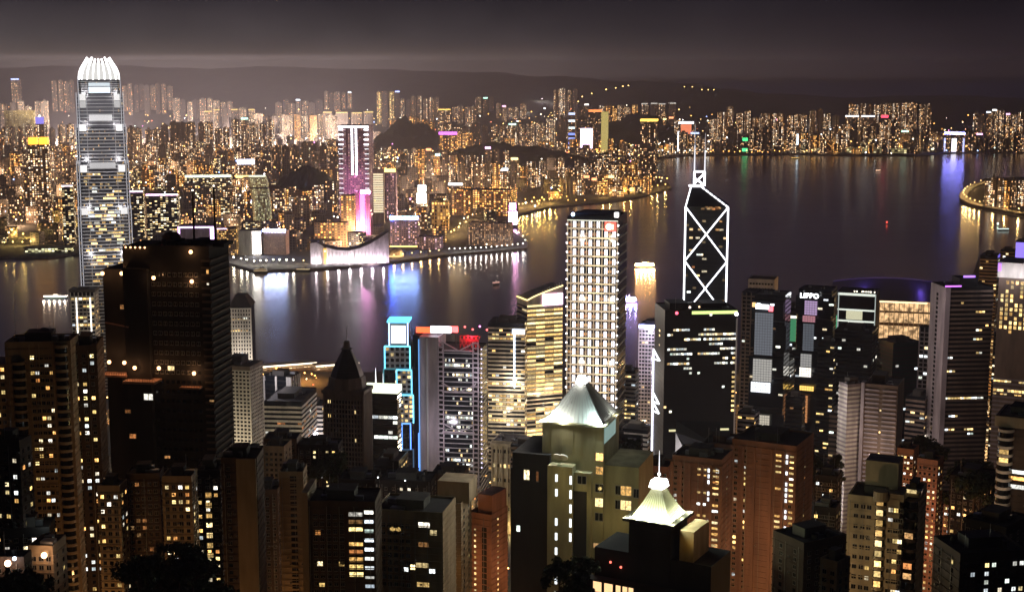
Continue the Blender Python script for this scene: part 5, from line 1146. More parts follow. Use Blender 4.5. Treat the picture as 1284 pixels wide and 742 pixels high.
T = office('green_lit_tower', 'narrow dark tower with a green lit strip between the two box towers', 986, 999, 1001, 6, 388, 1450, 'black', litp=.1, mat='w_cool', d=24); T.part('light_strip', MB().box(-T.w * .1, T.w * .5, -T.d / 2 - .9, -T.d / 2 - .3, T.lz(428), T.lz(400)), em((.06, .30, .14), .8)); T.part('roof_light', MB().box(-T.w * .1, T.w * .5, -T.d / 2 - .9, -T.d / 2 - .3, T.lz(399), T.lz(396)), em((1, .97, .8), 2.2))
T = office('sign_block', 'dark block with orange and yellow signs and a pink beaded line on its corner', 1027, 1044, 1047, 8, 376, 1430, 'black', litp=.08, d=26); T.part('sign', MB().box(-T.w * .5, T.w * .1, -T.d / 2 - .9, -T.d / 2 - .3, T.h - 6, T.h - .5), em((1, .26, .04), 4), 'orange sign'); T.part('sign', MB().box(T.w * .12, T.w * .42, -T.d / 2 - .9, -T.d / 2 - .3, T.h - 14, T.h - 5), em((1, .72, .08), 1.8), 'yellow sign')
for i in range(5): T.part('neon_bead', MB().ball((T.w * .52 + .3 * i, -T.d / 2 - 1, T.h + 2 - i * 4.2), 1.5), em((1, .28, .75), 3.2))
# glass-topped block with green light
T = Tower('glass_topped_block', 'glass-topped block with a curved white frame lit green at one corner', 'office tower', 1050, 1099, 1102, 6, 369, 1500, 4, 34); T.body(M['glass'], name='glass_wall')
wf_ = em((.9, .97, .85), 1.0)
for za_, zb2 in ((369, 372), (389, 391), (403, 405)): T.part('frame_light', MB().box(-T.w / 2 + .4, T.w / 2 - .4, -T.d / 2 - .9, -T.d / 2 - .3, T.lz(zb2), T.lz(za_)), wf_)
for q in (-.48, .47): T.part('frame_post', MB().box(q * T.w, q * T.w + .9, -T.d / 2 - 1, -T.d / 2 - .28, T.lz(420), T.h), em((.7, .8, .75), .6))
T.part('lit_panel', MB().box(-T.w * .26, T.w * .16, -T.d / 2 - .85, -T.d / 2 - .3, T.lz(402), T.lz(391.2)), em((.85, .82, .55), .8)); T.part('lit_panel', MB().box(-T.w * .2, T.w * .2, -T.d / 2 - .85, -T.d / 2 - .3, T.lz(411), T.lz(405.2)), em((1, .97, .85), 1.4)); T.part('green_light', MB().box(-T.w * .66, -T.w * .5, -T.d / 2 - .9, -T.d / 2, T.lz(416), T.lz(398)), em((.14, .75, .38), .9), 'green lit corner panel')
for i in range(9): T.part('roof_lamp', MB().ball((T.rng.uniform(-.5, .45) * T.w, -T.d * .45, T.h + 1.9), .7), em((1, .9, .7), 4))
office('dark_front_block', 'dark block with a strip of white windows below the glass-topped block', 1046, 1094, 1101, 8, 418, 1340, 'black', litp=.07, mat='w_cool', clutter=8)
office('green_glass_block', 'dark green glass block with a small red lamp on its roof', 1098, 1120, 1156, 55, 432, 1380, 'black', litp=.03, mat='w_cool', glassm=plain('green glass', (.012, .04, .028), .15)); 
# convention centre with winged roof
c = pt(1110, 414, 2050); k = c.y / FPX; T_ = thing('convention_centre', 'wide harbour-side hall with a warm lit glass wall under a winged roof edged violet', 'convention centre', (c.x, c.y, 4), -atan2(c.x, c.y)); hh = pt(1110, 377, 2050).z - 4
x0, x1 = (1040 - 1110) * k, (1192 - 1110) * k
MB().box((1096 - 1110) * k, (1168 - 1110) * k, 0, 60, 0, hh).obj('glass_wall', lit_window('hall glass', [(1, .56, .24), (1, .72, .42)], 1.9, .75, .16), T_); MB().box((1096 - 1110) * k, (1168 - 1110) * k, -.6, -.03, hh * .45, hh * .52).box((1096 - 1110) * k, (1168 - 1110) * k, -.6, -.03, hh * .74, hh * .78).obj('transom', M['brown_stone'], T_)
b = MB()
for i in range(13): x = (1096 - 1110 + 72 * i / 12) * k; b.box(x - .5, x + .5, -.9, -.05, 0, hh)
b.obj('mullion', M['silver'], T_); MB().box((1096 - 1110) * k, (1160 - 1110) * k, -1.6, -.95, hh - 2.4, hh - .2).obj('eave_light', em((1, .72, .4), 2.2), T_); MB().box((1096 - 1110) * k, (1150 - 1110) * k, -14, -1.7, 0, 7).obj('road_glow_box', em((1, .42, .06), .9), T_)  # low glowing box stands in for the orange lamplit road out front
b = MB(); n = 14
rows_ = [[Vector(((x0 + (x1 - x0) * i / n), -8 + 22 * j + 25 * abs(i / n - .5) * j * .3, hh + 2 + 2.5 * sin(pi * i / n) * j + 2.4 * j)) for i in range(n + 1)] for j in range(5)]
for j in range(4):
    for i in range(n): b.face([rows_[j][i], rows_[j][i + 1], rows_[j + 1][i + 1], rows_[j + 1][i]]); b.face([rows_[j + 1][i] - Vector((0, 0, .8)), rows_[j + 1][i + 1] - Vector((0, 0, .8)), rows_[j][i + 1] - Vector((0, 0, .8)), rows_[j][i] - Vector((0, 0, .8))])
o = b.obj('winged_roof', plain('roof metal', (.10, .09, .13), .4, .4), T_)
for i in range(n):
    p, q = rows_[4][i], rows_[4][i + 1]; MB().bar(p + Vector((0, -.4, .9)), q + Vector((0, -.4, .9)), .5).obj('edge_light', em((.22, .10, .8), .12), T_)
for x in (-35, 50): floods(T_, [(x, 60, hh + 30)], 9e3, (.22, .12, 1), 3)
lamps(along([(1102, 412), (1130, 415), (1160, 418)], 9, 3), .9, (1, .55, .15), 12, 'amber lamp on the forecourt of the winged hall', 'amber lamps before the winged hall', light=2.5e5, hp=9)
# twin striped flats
T = Tower('striped_twin_tower', 'left pale striped tower of the joined pair with narrow front', 'apartment tower', 1052, 1063, 1083, -35, 484, 1010, 4); T.body(M['mauve']); T.spandrels(2, T.h, 3.2, .5, M['white_wall'], .3); T.clutter(5); T.plant(-.6, .5, -.6, .5, 5); floods(T, [(-T.w / 2 - 25, -8, T.h * .5), (-T.w / 2 - 25, -8, T.h * .9)], 2.2e4, (1, .9, .85), 2)
T = Tower('striped_twin_tower', 'right pale striped tower of the joined pair with wide balconied front', 'apartment tower', 1084, 1126, 1134, 8, 486, 1000, 4); T.body(M['brown_stone']); b = MB(); z = 2
while z < T.h - 1:
    for q in (-.47, .05): b.box(q * T.w, (q + .42) * T.w, -T.d / 2 - 1.1, -T.d / 2 - .02, z, z + 1.25)
    z += 3.2
T.part('balcony', b, M['mauve']); T.clutter(6); T.plant(-.7, .1, -.5, .6, 6)
for j in range(8): T.win_at('f', 0, 2 + 3.2 * T.rng.randint(1, int(T.h / 3.2) - 1) + 2, 1.1, 1.3, 'w_gold', .06)
T.part('edge_pier', MB().box(-T.w / 2 - 2.4, -T.w / 2 - .05, -T.d / 2 - 1.2, -T.d / 4, 0, T.h + 2), M['mauve']); T.flush(); floods(T, [(0, -T.d / 2 - 26, T.h * .75)], 1.6e4, (1, .75, .6), 2)
# tall brown tower with pale end wall
T = Tower('pale_ended_tower', 'tall brown striped tower with a pale end wall and violet roof light', 'office tower', 1168, 1187, 1246, -22, 362, 1130, 4)
T.body(M['black'], name='glass_wall'); T.spandrels(2, T.h, 3.7, .45, M['brown_stone'], .3)
ew = T.part('end_wall', MB().box(-T.w / 2 - .9, -T.w / 2 - .05, -T.d / 2 - .5, T.d / 2, -5, T.h + 1), M['mauve']); b = MB(); z = 5
while z < T.h - 4: b.box(-T.w / 2 - 1.5, -T.w / 2 - .92, -1.4, 1.2, z, z + 2); z += 3.7
T.part('stair_window', b, M['pane'], parent=ew); T.part('corner_pier', MB().box(-T.w / 2 - .85, -T.w / 2 + 3.2, -T.d / 2 - .9, -T.d / 2 - .32, -5, T.h + 1), M['mauve'])
for py, n_, a0 in ((394, 3, .35), (430, 3, .3), (417, 2, .4), (415, 1, .8), (446, 2, .45), (472, 3, -.8), (506, 9, -.8), (505, 8, -.2), (523, 3, -.6), (527, 2, -.5), (543, 4, -.85), (543, 3, .1), (548, 2, .25), (383, 1, -.3), (452, 2, -.8)):
    for i in range(n_): T.win_at('f', T.w / 2 * a0 + i * 2.6, 2 + 3.7 * round((T.lz(py) - 2) / 3.7) + 2.6, 2.2, 1.5, 'w_cool' if T.rng.random() < .5 else 'w_gold', .05)
T.flush(); T.clutter(6); T.plant(-.3, .5, -.5, .5, 7, M['black']); T.part('roof_light', MB().box(-T.w / 2 - .9, -T.w * .18, -T.d / 2 + .5, -T.d / 2 + .9, T.h + 1.3, T.h + 2.4), em((.62, .18, .95), 2.2)); T.part('roof_light', MB().box(-T.w * .05, T.w * .2, -T.d * .2, -T.d * .2 + .5, T.h + 7.4, T.h + 9), em((.42, .2, 1), 2)); floods(T, [(-T.w / 2 - 30, -T.d / 2 - 14, T.h * q) for q in (.45, .75, .95)], 1.6e4, (1, .82, .78), 2)
office('slim_lit_edge_tower', 'slim tower with a pale lit edge left of the pale-ended tower', 1153, 1166, 1168, 8, 412, 1290, 'mauve', frac=.3, fin=(4, 1), litp=.06, clutter=0)
# curved gold-windowed tower at the right edge
T = Tower('white_capped_tower', 'tower with a white curved cap and columns of gold windows at the right edge', 'office tower', 1252, 1296, 1300, 6, 352, 1120, 4, 34); T.body(M['brown_stone'], name='wall'); T.spandrels(2, T.h * .66, 3.6, .4, M['mauve'], .3)
T.part('cap', MB().prism(T.foot(1.2), T.lz(350), T.lz(331), top=T.foot(1.0)), M['white_wall']); floods(T, [(-T.w * .3, -T.d / 2 - 12, T.lz(346)), (T.w * .2, -T.d / 2 - 12, T.lz(346))], 6e3, (.95, .9, 1)); T.part('cap_light', MB().box(-T.w / 2 - 1, -T.w / 2 + 1.5, -T.d / 2 - 1.6, -T.d / 2 - 1.22, T.lz(342), T.lz(332)), em((.55, .22, 1), 1.6))
for i in range(6):
    for j in range(13):
        if T.rng.random() < .72: T.win_at('f', -T.w * .38 + i * T.w * .14, T.lz(356) - j * 3.6, T.w * .08, 2.6, 'w_gold', .06)
for py in (480, 492, 496):
    for i in range(9):
        if T.rng.random() < .7: T.win_at('f', -T.w * .45 + i * T.w * .105, T.lz(py), T.w * .09, 2, 'w_gold', .06)
T.flush(); T.clutter(3)
office('distant_bay_tower', 'dark tower with sparse amber windows left of the white-capped tower', 1229, 1251, 1253, 6, 322, 1700, 'brown_stone', frac=.5, litp=.16, mat='w_gold', d=26, run=False); T=office('amber_bay_tower', 'amber lit tower below the white buoy at the right edge', 1254, 1272, 1274, 6, 316, 1900, 'brown_stone', frac=.4, litp=.35, mat='w_gold', d=26, run=False); T = office('violet_sign_tower', 'tower with a blue violet glowing side at the far right edge', 1274, 1300, 1302, 6, 304, 1850, 'grey_wall', litp=.15, d=26); strip(T, -T.w * .5, T.w * .5, T.h - 22, T.h - 1, em((.25, .18, .9), 1.6), .9, 'sign')
# classical bank front glowing gold under the banded tower
T = Tower('gold_stone_hall', 'older stone block floodlit gold beside the truss tower foot', 'office block', 616, 650, 661, 16, 556, 1190, 4); T.body(M['cream']); T.grid('f', 7, 6, 1.8, 3, .25, 'w_gold'); T.fins('fr', 4.5, 1.3, M['cream'], 0, T.h - 3, .8, 'pilaster'); T.part('cornice', MB().prism(T.foot(1.2), T.h - 3, T.h - .5, bottom=True), M['cream']); T.flush(); T.clutter(5); floods(T, [(x, -T.d / 2 - 9, 5) for x in (-10, 0, 9)] + [(T.w / 2 + 9, 0, 5)], 9e3, (1, .72, .28))
# lower blocks filling the streets between
FILL = [(331, 378, 398, 505, 1180, 'pale flood-lit low block right of the piered office block', 'white_wall'), (640, 668, 676, 560, 1180, 'low dark block below the gold tower', 'brown_stone'), (300, 322, 336, 575, 960, 'low white slab at the foot of the white grid tower', 'white_wall'), (380, 404, 410, 508, 1250, 'low lit block left of the spired tower', 'cream'),
        (1040, 1052, 1060, 520, 1180, 'small dark block left of the striped pair', 'brown_stone'), (985, 1006, 1010, 500, 1200, 'dark low block below the green-lit tower', 'black'), (1136, 1160, 1168, 500, 1150, 'brown low block between striped pair and pale-ended tower', 'brown_stone'), (1118, 1150, 1158, 440, 1500, 'dark block right of the green glass block', 'black'),
        (925, 946, 952, 520, 1150, 'mauve block at the right foot of the black tower', 'mauve'), (966, 990, 996, 455, 1330, 'black stepped block right of the screen-fronted tower', 'black'), (1026, 1046, 1050, 430, 1310, 'black block below the orange sign', 'black'), (690, 712, 716, 545, 1190, 'small stone block left of the grid-lit tower foot', 'cream'),
        (1246, 1262, 1268, 420, 1300, 'brown block between the two right-hand towers', 'brown_stone'), (60, 84, 92, 440, 1500, 'dark low block at the water edge on the left', 'brown_stone'), (470, 500, 512, 580, 1010, 'dark block under the black-crowned block', 'black')]
for x0, x1, x2, y, D, lab, mt in FILL: office('street_block', lab, x0, x1, x2, 14, y, D, mt, litp=.13, frac=.5, mat=random.choice(['w_gold', 'w_dim', 'w_office']), run=False, cat='block', clutter=3)
# street lamps of the near side
lamps(along([(985, 545), (1020, 548), (1050, 540), (1056, 520)], 14, 5), .7, (1, .5, .14), 14, 'orange street lamp below the tower of lettered sign', 'orange lamps below the lettered tower', light=7e4, hp=9, z=6)
lamps([(1140, 530), (1150, 522), (1160, 530), (1146, 545), (1250, 520), (1247, 500), (1252, 545)], .7, (1, .5, .14), 14, 'orange street lamp at the foot of the pale-ended tower', 'orange lamps by the pale-ended tower', light=4.5e4, hp=9, z=10)
lamps([(610, 560), (640, 590), (700, 575), (790, 575), (800, 590), (320, 560), (335, 545), (395, 530), (700, 560)], .7, (1, .72, .4), 12, 'warm street lamp between the central office towers', 'warm lamps among the office towers', light=5e4, hp=9, z=6)

# low blocks lining the streets, and the small lights down between them
cen_in = lambda x, y: inside((x, y), cen) and inside((x, y + 30), cen)
KEEP = [(o.location.x, o.location.y) for o in S.objects if o.parent is None and o.type == 'EMPTY' and 980 < o.location.y < 2100]
FL = [facade('street block warm', (.26, .21, .17), 3.4, 3.4, .6, .5, .34, HOME, 1.3), facade('street block white', (.40, .38, .36), 3.2, 3.4, .8, .5, .3, OFFICE, 1.2, colvar=.3), facade('street block dim', (.15, .13, .12), 3.4, 3.4, .6, .5, .16, GOLD, 1.3)]
R5 = random.Random(21); k_ = 0; tries = 0
while k_ < 70 and tries < 6000:
    tries += 1
    D = R5.uniform(1060, 2050); px = R5.uniform(60, 1260); x = pt(px, 500, D).x
    if not cen_in(x, D) or any(hypot(x - a, D - b2) < 34 for a, b2 in KEEP): continue
    w, d, hh = R5.uniform(16, 34), R5.uniform(14, 28), R5.uniform(12, 46)
    if (1070 < px < 1190 and D > 1450) or (300 < px < 440 and D > 1500 and hh > 16): continue
    KEEP.append((x, D))
    b = MB(); b.box(-w / 2, w / 2, -d / 2, d / 2, 0, hh, 0, 1); b.box(-w * .3, w * .1, -d * .2, d * .3, hh + .05, hh + 3.5, 1)
    o = b.obj('street_block', [R5.choice(FL), M['tank']], None, (x, D, 4), R5.uniform(-.5, .3)); floods(o, [(0, -d / 2 - 9, 9)], 1.5e4, (1, .58, .24)) if k_ % 2 == 0 else 0; tag(o, 'low lit block down in the streets among the office towers', 'block', 'low blocks among the office towers'); k_ += 1  # every other block gets an added bare light that warms the lower walls
b = MB()
for i in range(1000):
    D = R5.uniform(1020, 2000); px = R5.uniform(60, 1270); x = pt(px, 500, D).x
    if cen_in(x, D): b.ball((x, D, R5.choice([5, 5, 9, 9, 12])), R5.uniform(.35, .8), R5.choice([0, 0, 0, 1, 1, 2, 3]), 6, 4)
o = b.obj('street_lights', [em((1, .5, .14), 14, False), em((1, .9, .75), 14, False), em((1, .08, .05), 8, False), em((.7, .9, 1), 10, False)]); tag(o, 'tiny car and shop lights down in the streets', 'street lights', kind='stuff')
# the waterfront avenue and cross streets
def road(P, w, name='road'):
    b = MB(); pts = smooth([Vector((p[0], p[1], 4.05)) for p in P]); ribbon(b, pts, w, .04); struct(b.obj(name, M['asphalt']))
    b = MB()
    for i in range(0, len(pts) - 1, 2): ribbon(b, [pts[i] + Vector((0, 0, .02)), pts[i].lerp(pts[i + 1], .6) + Vector((0, 0, .02))], .3, .01)
    struct(b.obj('road_marking', M['paint']))
road([(-620, 1760), (-300, 1730), (0, 1700), (300, 1690), (620, 1720), (900, 1800)], 22)
road([(-420, 1360), (-150, 1330), (150, 1320), (420, 1280), (700, 1240)], 16); road([(-260, 1060), (-230, 1300), (-215, 1720)], 14); road([(230, 1060), (250, 1300), (300, 1690)], 14); road([(360, 1060), (380, 1280), (430, 1690)], 14)
# ================================================================ FOREGROUND: flats on the slope
M['red_brick'] = wall('red brown tile', (.24, .14, .10), .75)
M['dark_brown'] = wall('dark brown render', (.10, .07, .055), .85)
M['tan'] = wall('tan render', (.38, .29, .19), .85)
M['beige'] = wall('beige render', (.46, .38, .27), .85)
M['pinkish'] = wall('salmon tile', (.38, .20, .14), .8)
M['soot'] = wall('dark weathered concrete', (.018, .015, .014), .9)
M['olive'] = wall('olive stone', (.34, .31, .18), .8)
def flats(name, label, x0, x1, x2, a, ytop, D, wallm, d=None, fc=5, sc=4, pitch=3.1, litp=.14, ww=1.5, wh=1.5, mat='w_home', clutter=5, vis=None, cat='apartment tower', zb=None, plant=True, group=None, ledge=True, sidelit=None, flush=100):
    T = Tower(name, label, cat, x0, x1, x2, a, ytop, D, terr(D) - 6 if zb is None else zb, d, group)
    T.body(M[wallm]); n = int((T.h - 4) / pitch)
    nv = min(n, vis or 999)
    for f, cnt, lp in (('f', fc, litp), ('r' if a >= 0 else 'l', sc, litp if sidelit is None else sidelit)):
        lp = min(.8, lp * 1.5)
        if cnt: T.grid(f, cnt, nv, ww, wh, lp, mat, T.h - 2 - nv * pitch, T.h - 2, dark=True, framed=True, proud=.05)
    if ledge:
        b = MB()
        for j in range(nv): b.prism(T.foot(.28), T.h - 2 - j * pitch - .35, T.h - 2 - j * pitch, bottom=True)
        T.part('floor_ledge', b, M[wallm])
    b = MB(); q = -T.w / 2 + 1.2
    while q < T.w / 2: b.bar((q, -T.d / 2 - .42, 0), (q, -T.d / 2 - .42, T.h - 1), .09); q += T.rng.uniform(5, 8)
    if b.f: T.part('drain_pipe', b, M['frame'])
    for i in range(min(24, 4 * fc + 6)):
        o = bpy.data.objects.new('air_conditioner', ac_mesh()); C.objects.link(o); o.parent = T.root; o.location = (T.rng.uniform(-.46, .46) * T.w, -T.d / 2 - .3, T.h - 3.4 - pitch * T.rng.randint(0, 18))
    if plant: T.plant(-.45, .35, -.5, .5, 4)
    if clutter: T.clutter(clutter)
    return T
AC = []
def ac_mesh():
    if not AC: AC.append(MB().box(-.45, .45, -.35, .28, -.3, .3).box(-.3, .3, -.37, -.352, -.22, .22, 1).mesh('air_conditioner', [M['frame'], M['darksteel']]))
    return AC[0]
def lamp_at(T, px, py, y, e, col=(1, .42, .14), r=.55, st=14, bulb=True, label=None):
    e *= .45; r *= 2.2; st = min(st, 5)  # bulbs enlarged to imitate glare
    x, z = T.lx(px), T.lz(py)
    if bulb:
        o = T.part('wall_lamp', MB().ball((x, y, z), r, 0, 8, 6), em(col, st))
    floods(T, [(x, y - r - .9, z)], e, col, .3)
def round_bays(T, px, half, y0, y1, pitch, mat, litp=.3, wmat='w_home', depth=2.2, glassm='pane'):
    """curved balcony stack: rounded parapets one above another with glass between"""
    x = T.lx(px); r = half * T.mpp; z1, z0 = T.lz(y0), T.lz(y1); k = 9
    P = [(x - r * cos(pi * i / k), -T.d / 2 - depth * sin(pi * i / k)) for i in range(k + 1)]
    Q = [(x - .88 * r * cos(pi * i / k), -T.d / 2 - .86 * depth * sin(pi * i / k)) for i in range(k + 1)]
    bc = T.part('bay_core', MB().prism(Q, z0, z1, bottom=True), M[glassm]); z = z1; 
    while z > z0:
        T.part('balcony', MB().prism(P, z - 1.25, z, bottom=True), mat, parent=bc)
        if T.rng.random() < litp:
            o = bpy.data.objects.new('window', winmesh(wmat, False)); C.objects.link(o); o.parent = T.root; o.location = (x, -T.d / 2 - depth * .88, z - 1.25 - (pitch - 1.25) / 2); o.scale = (r * 1.1, 1, (pitch - 1.25) * .8)
        z -= pitch
# --- dark tower with lit terraces ------------------------------------------------------------------------
T = Tower('dark_tower', 'tall unlit foreground tower with lamps on its roof terraces and two roof poles', 'apartment tower', 186, 262, 287, 20, 312, 640, terr(640) - 6, 26)
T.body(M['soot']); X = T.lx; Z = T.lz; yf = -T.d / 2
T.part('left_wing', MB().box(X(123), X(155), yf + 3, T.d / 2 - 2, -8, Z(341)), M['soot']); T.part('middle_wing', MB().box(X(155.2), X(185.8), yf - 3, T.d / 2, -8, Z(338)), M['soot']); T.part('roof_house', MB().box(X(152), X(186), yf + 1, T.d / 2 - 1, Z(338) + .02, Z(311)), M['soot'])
T.part('terrace', MB().box(X(122), X(156), yf - 4.5, yf + 2.9, Z(474), Z(471.5)), M['pinkish']); T.part('terrace', MB().box(X(156.2), X(197), yf - 9, yf - .1, Z(479), Z(476)), M['pinkish']); T.part('terrace', MB().box(X(222), X(248), yf - 4, yf - .1, Z(486.5), Z(484.5)), M['pinkish'])
for x0, x1, y_, py in ((122, 156, yf - 4.4, 471.4), (156.4, 197, yf - 8.9, 475.9), (222, 248, yf - 3.9, 484.4)):
    b = MB(); n = int((x1 - x0) / 3)
    for i in range(n + 1): xx = X(x0) + (X(x1) - X(x0)) * i / n; b.box(xx - .05, xx + .05, y_, y_ + .1, Z(py), Z(py) + 1.1)
    b.box(X(x0), X(x1), y_ - .02, y_ + .12, Z(py) + 1.1, Z(py) + 1.2); T.part('railing', b, M['darksteel'])
WARML = (1, .50, .22)
for px, py, y_, e in ((131, 457, yf - 1, 1500), (151, 457, yf - 1.5, 2200), (168, 461, yf - 5, 1600), (196, 462, yf - 2.5, 1400), (239, 468, yf - 1.2, 2000), (125, 346, yf + 1, 900), (151, 345, yf - .2, 2200), (196, 348, yf - 4.5, 700), (240, 353, yf - .9, 1100), (240, 316, yf - .9, 1500)): lamp_at(T, px, py, y_, e, WARML, .42, 16)
for px in range(157, 186, 6): lamp_at(T, px, 312, yf + .3, 130, WARML, .2, 8)
lamp_at(T, 168, 441, yf - .8, 350, (1, .6, .12), .4, 6)
b = MB(); nfl = int((T.h - 5) / 3.1)
for j in range(nfl): z = T.h - 6 - j * 3.1; b.box(X(252), T.w / 2 + .9, yf - .9, yf - .02, z, z + .9); b.box(T.w / 2 + .02, T.w / 2 + .9, yf, T.d / 2 - 2, z, z + .9)
T.part('balcony', b, M['dark_brown'])
for px, py, w_, h_, m_ in ((209, 463, 3, 2, 'w_gold'), (182, 498, 4.2, 2.8, 'w_cool'), (267, 342, 1.2, 2.2, 'w_home'), (283, 341, 1, 2.2, 'w_home'), (284, 355, 1, 1.6, 'w_home'), (263, 503, 2, 1.4, 'w_dim'), (280, 504, 1.6, 1.6, 'w_dim'), (155, 517, 2.6, 1.6, 'w_dim'), (160, 548, 3, 2, 'w_dim'), (248, 581, 1.2, 2.8, 'w_home'), (153, 386, 1.6, 1.8, 'w_dim'), (200, 575, 2.6, 1.2, 'w_dim')):
    T.win_at('f', min(X(px), T.w / 2 - 1) if px > 186 else X(px), Z(py), w_, h_, m_, 3.2 if px < 186 else .06, True)
for i in range(14):
    for j in range(26):
        if 186 < 0 or i < 14: pass
for i in range(9):
    for j in range(22): T.win_at('f', -T.w / 2 + (i + .6) * T.w * .09, T.h - 12 - j * 4.5, 1.5, 1.6, 'pane', .05, True)
T.flush(110)
for x0, x1, hh_ in ((204, 214, 2.6), (216, 229, 1.6), (234, 246, 3.0), (262, 276, 1.8)): T.part('roof_house', MB().box(X(x0), X(x1), -T.d * .3, T.d * .2, T.h + .3, T.h + hh_), M['soot'])
T.part('roof_tank', MB().cyl(X(200), 2, 4.2, T.h + .3, T.h + 3.5, 14).ball((X(200), 2, T.h + 3.5), 4.2, 0, 14, 8, .55), M['dark_brown'])
for px, pt_, r_ in ((231, 243, .55), (258, 237, .62)): rp_ = T.part('roof_pole', MB().cyl(X(px), 0, r_, T.h + .3, Z(pt_), 8, r1=r_ * .8), M['dark_brown']); T.part('pole_lamp', MB().ball((X(px), 0, Z(pt_) + .3), .5), em((1, .9, .75), 3), parent=rp_)
T.clutter(6); T.part('shaft', MB().bar((X(124), yf + 2.6, Z(409)), (X(160), yf - 3.3, Z(411)), .3), M['pinkish'])
# --- yellow columned flats at the left edge -------------------------------------------------------------
T = flats('columned_flats', 'yellowish foreground flats with a rounded balcony stack at the left edge', 6, 88, 100, 12, 431, 600, 'tan', fc=0, sc=0, clutter=9)
T.part('left_wing', MB().box(T.lx(-30), T.lx(5.5), -T.d / 2 + 1, T.d / 2, -5, T.lz(456)), M['tan'])
for i in range(3):
    for j in range(20): T.win_at('f', T.lx(-14 + 7 * i), T.lz(462) - j * 3.3, 1.5, 1.5, 'w_home' if T.rng.random() < .2 else 'pane', -.95, True)
round_bays(T, 76, 9, 432, 742, 3.5, M['tan'], .0); round_bays(T, 22, 9, 452, 742, 3.5, M['tan'], .0)
T.grid('f', 5, 26, 1.5, 1.5, .26, 'w_home', T.h - 90, T.h - 4, T.lx(36), T.lx(66), framed=True); T.flush(130)
b = MB(); 
for q in (36, 48, 65): b.box(T.lx(q) - .2, T.lx(q) + .2, -T.d / 2 - .5, -T.d / 2 - .01, 0, T.h)
for j in range(4): b.box(T.lx(32), T.lx(66), -T.d / 2 - .45, -T.d / 2 - .012, T.h - 28 - j * 17, T.h - 27.4 - j * 17)
T.part('mullion', b, M['tan']); T.mast(T.lx(13), 0, T.h, T.lz(367), .12); b = MB(); b.cyl(T.lx(51), 0, .15, T.h, T.h + 2, 6)
dm = MB()
for i in range(3): dm.cyl(0, 0, 2.6 * (1 - i / 3) ** .5 + .02, -i * .35, -(i + 1) * .35, 14, r1=2.6 * (1 - (i + 1) / 3) ** .5 + .02)
o = T.part('satellite_dish', dm, M['steel']); o.location = (T.lx(51), -1, T.h + 3.4); o.rotation_euler = (radians(60), 0, radians(25)); T.part('dish_post', b, M['steel'])
T = flats('brown_flats', 'dark reddish flats joined between the yellow columns and the unlit tower', 88, 121, 124, 8, 436, 612, 'dark_brown', fc=3, sc=0, litp=.22, clutter=5, d=22); T.flush(90)
T = flats('low_flats', 'short dark flats with a red side wall at the left frame edge', -12, 24, 40, 30, 556, 520, 'dark_brown', fc=3, sc=2, litp=.2, clutter=3); T.flush(60)
# --- cottages and small flats at lower left -------------------------------------------------------------
T = flats('hillside_house', 'low house with a pale lit front and white lamp at lower left', 36, 66, 84, 22, 688, 470, 'tan', fc=3, sc=2, litp=.1, clutter=3, plant=False); T.flush(30); lamp_at(T, 57, 694, -T.d / 2 - 1.6, 1500, (1, .58, .32), .5, 12); floods(T, [(T.w / 2 + 4, -T.d / 2 - 6, T.h - 2)], 600, (1, .55, .35))
T = flats('hillside_house', 'dark house beside a very bright lamp in the lower left corner', -10, 30, 40, 20, 702, 440, 'dark_brown', fc=3, sc=2, litp=.1, clutter=2, plant=False); T.flush(30); lamp_at(T, 11, 704, -T.d / 2 - 1.4, 1800, (1, .62, .4), .5, 14); lamp_at(T, 20, 698, -T.d / 2 - 1.4, 300, (.7, .85, 1), .3, 8)
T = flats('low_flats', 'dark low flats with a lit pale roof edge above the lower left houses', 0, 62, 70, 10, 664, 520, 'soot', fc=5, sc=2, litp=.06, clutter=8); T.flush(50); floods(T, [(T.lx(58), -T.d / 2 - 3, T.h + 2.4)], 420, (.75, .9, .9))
T = flats('slim_flats', 'slim tan flats with a column of amber windows left of the dark trees', 122, 150, 160, 18, 612, 560, 'tan', fc=3, sc=2, litp=.22, clutter=3); T.flush(70)
T = flats('brown_flats', 'brown flats with scattered orange windows in front of the unlit tower', 158, 200, 206, 10, 596, 575, 'dark_brown', fc=5, sc=2, litp=.14, clutter=4, mat='w_dim'); T.flush(80)
T = flats('brown_flats', 'brown flats with yellow kitchen windows left of the plain dark slab', 203, 240, 248, 12, 600, 570, 'tan', fc=4, sc=2, litp=.16, clutter=4); T.flush(80)
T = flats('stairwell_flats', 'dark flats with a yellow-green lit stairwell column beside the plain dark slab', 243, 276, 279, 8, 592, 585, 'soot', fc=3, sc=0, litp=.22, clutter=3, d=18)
for j in range(7): T.win_at('f', T.lx(260), T.lz(620) - j * 4.4, 2.4, 2.2, 'w_gold', .1, True)
T.flush(80)
T = flats('plain_slab', 'plain brown windowless slab right of the stairwell flats', 277, 322, 326, 10, 577, 560, 'dark_brown', fc=3, sc=0, litp=.03, clutter=6, d=16); T.flush(40); T.part('end_pier', MB().box(T.lx(296), T.lx(321), -T.d / 2 - 1.2, -T.d / 2 - .02, 0, T.h + 1), M['tan'])
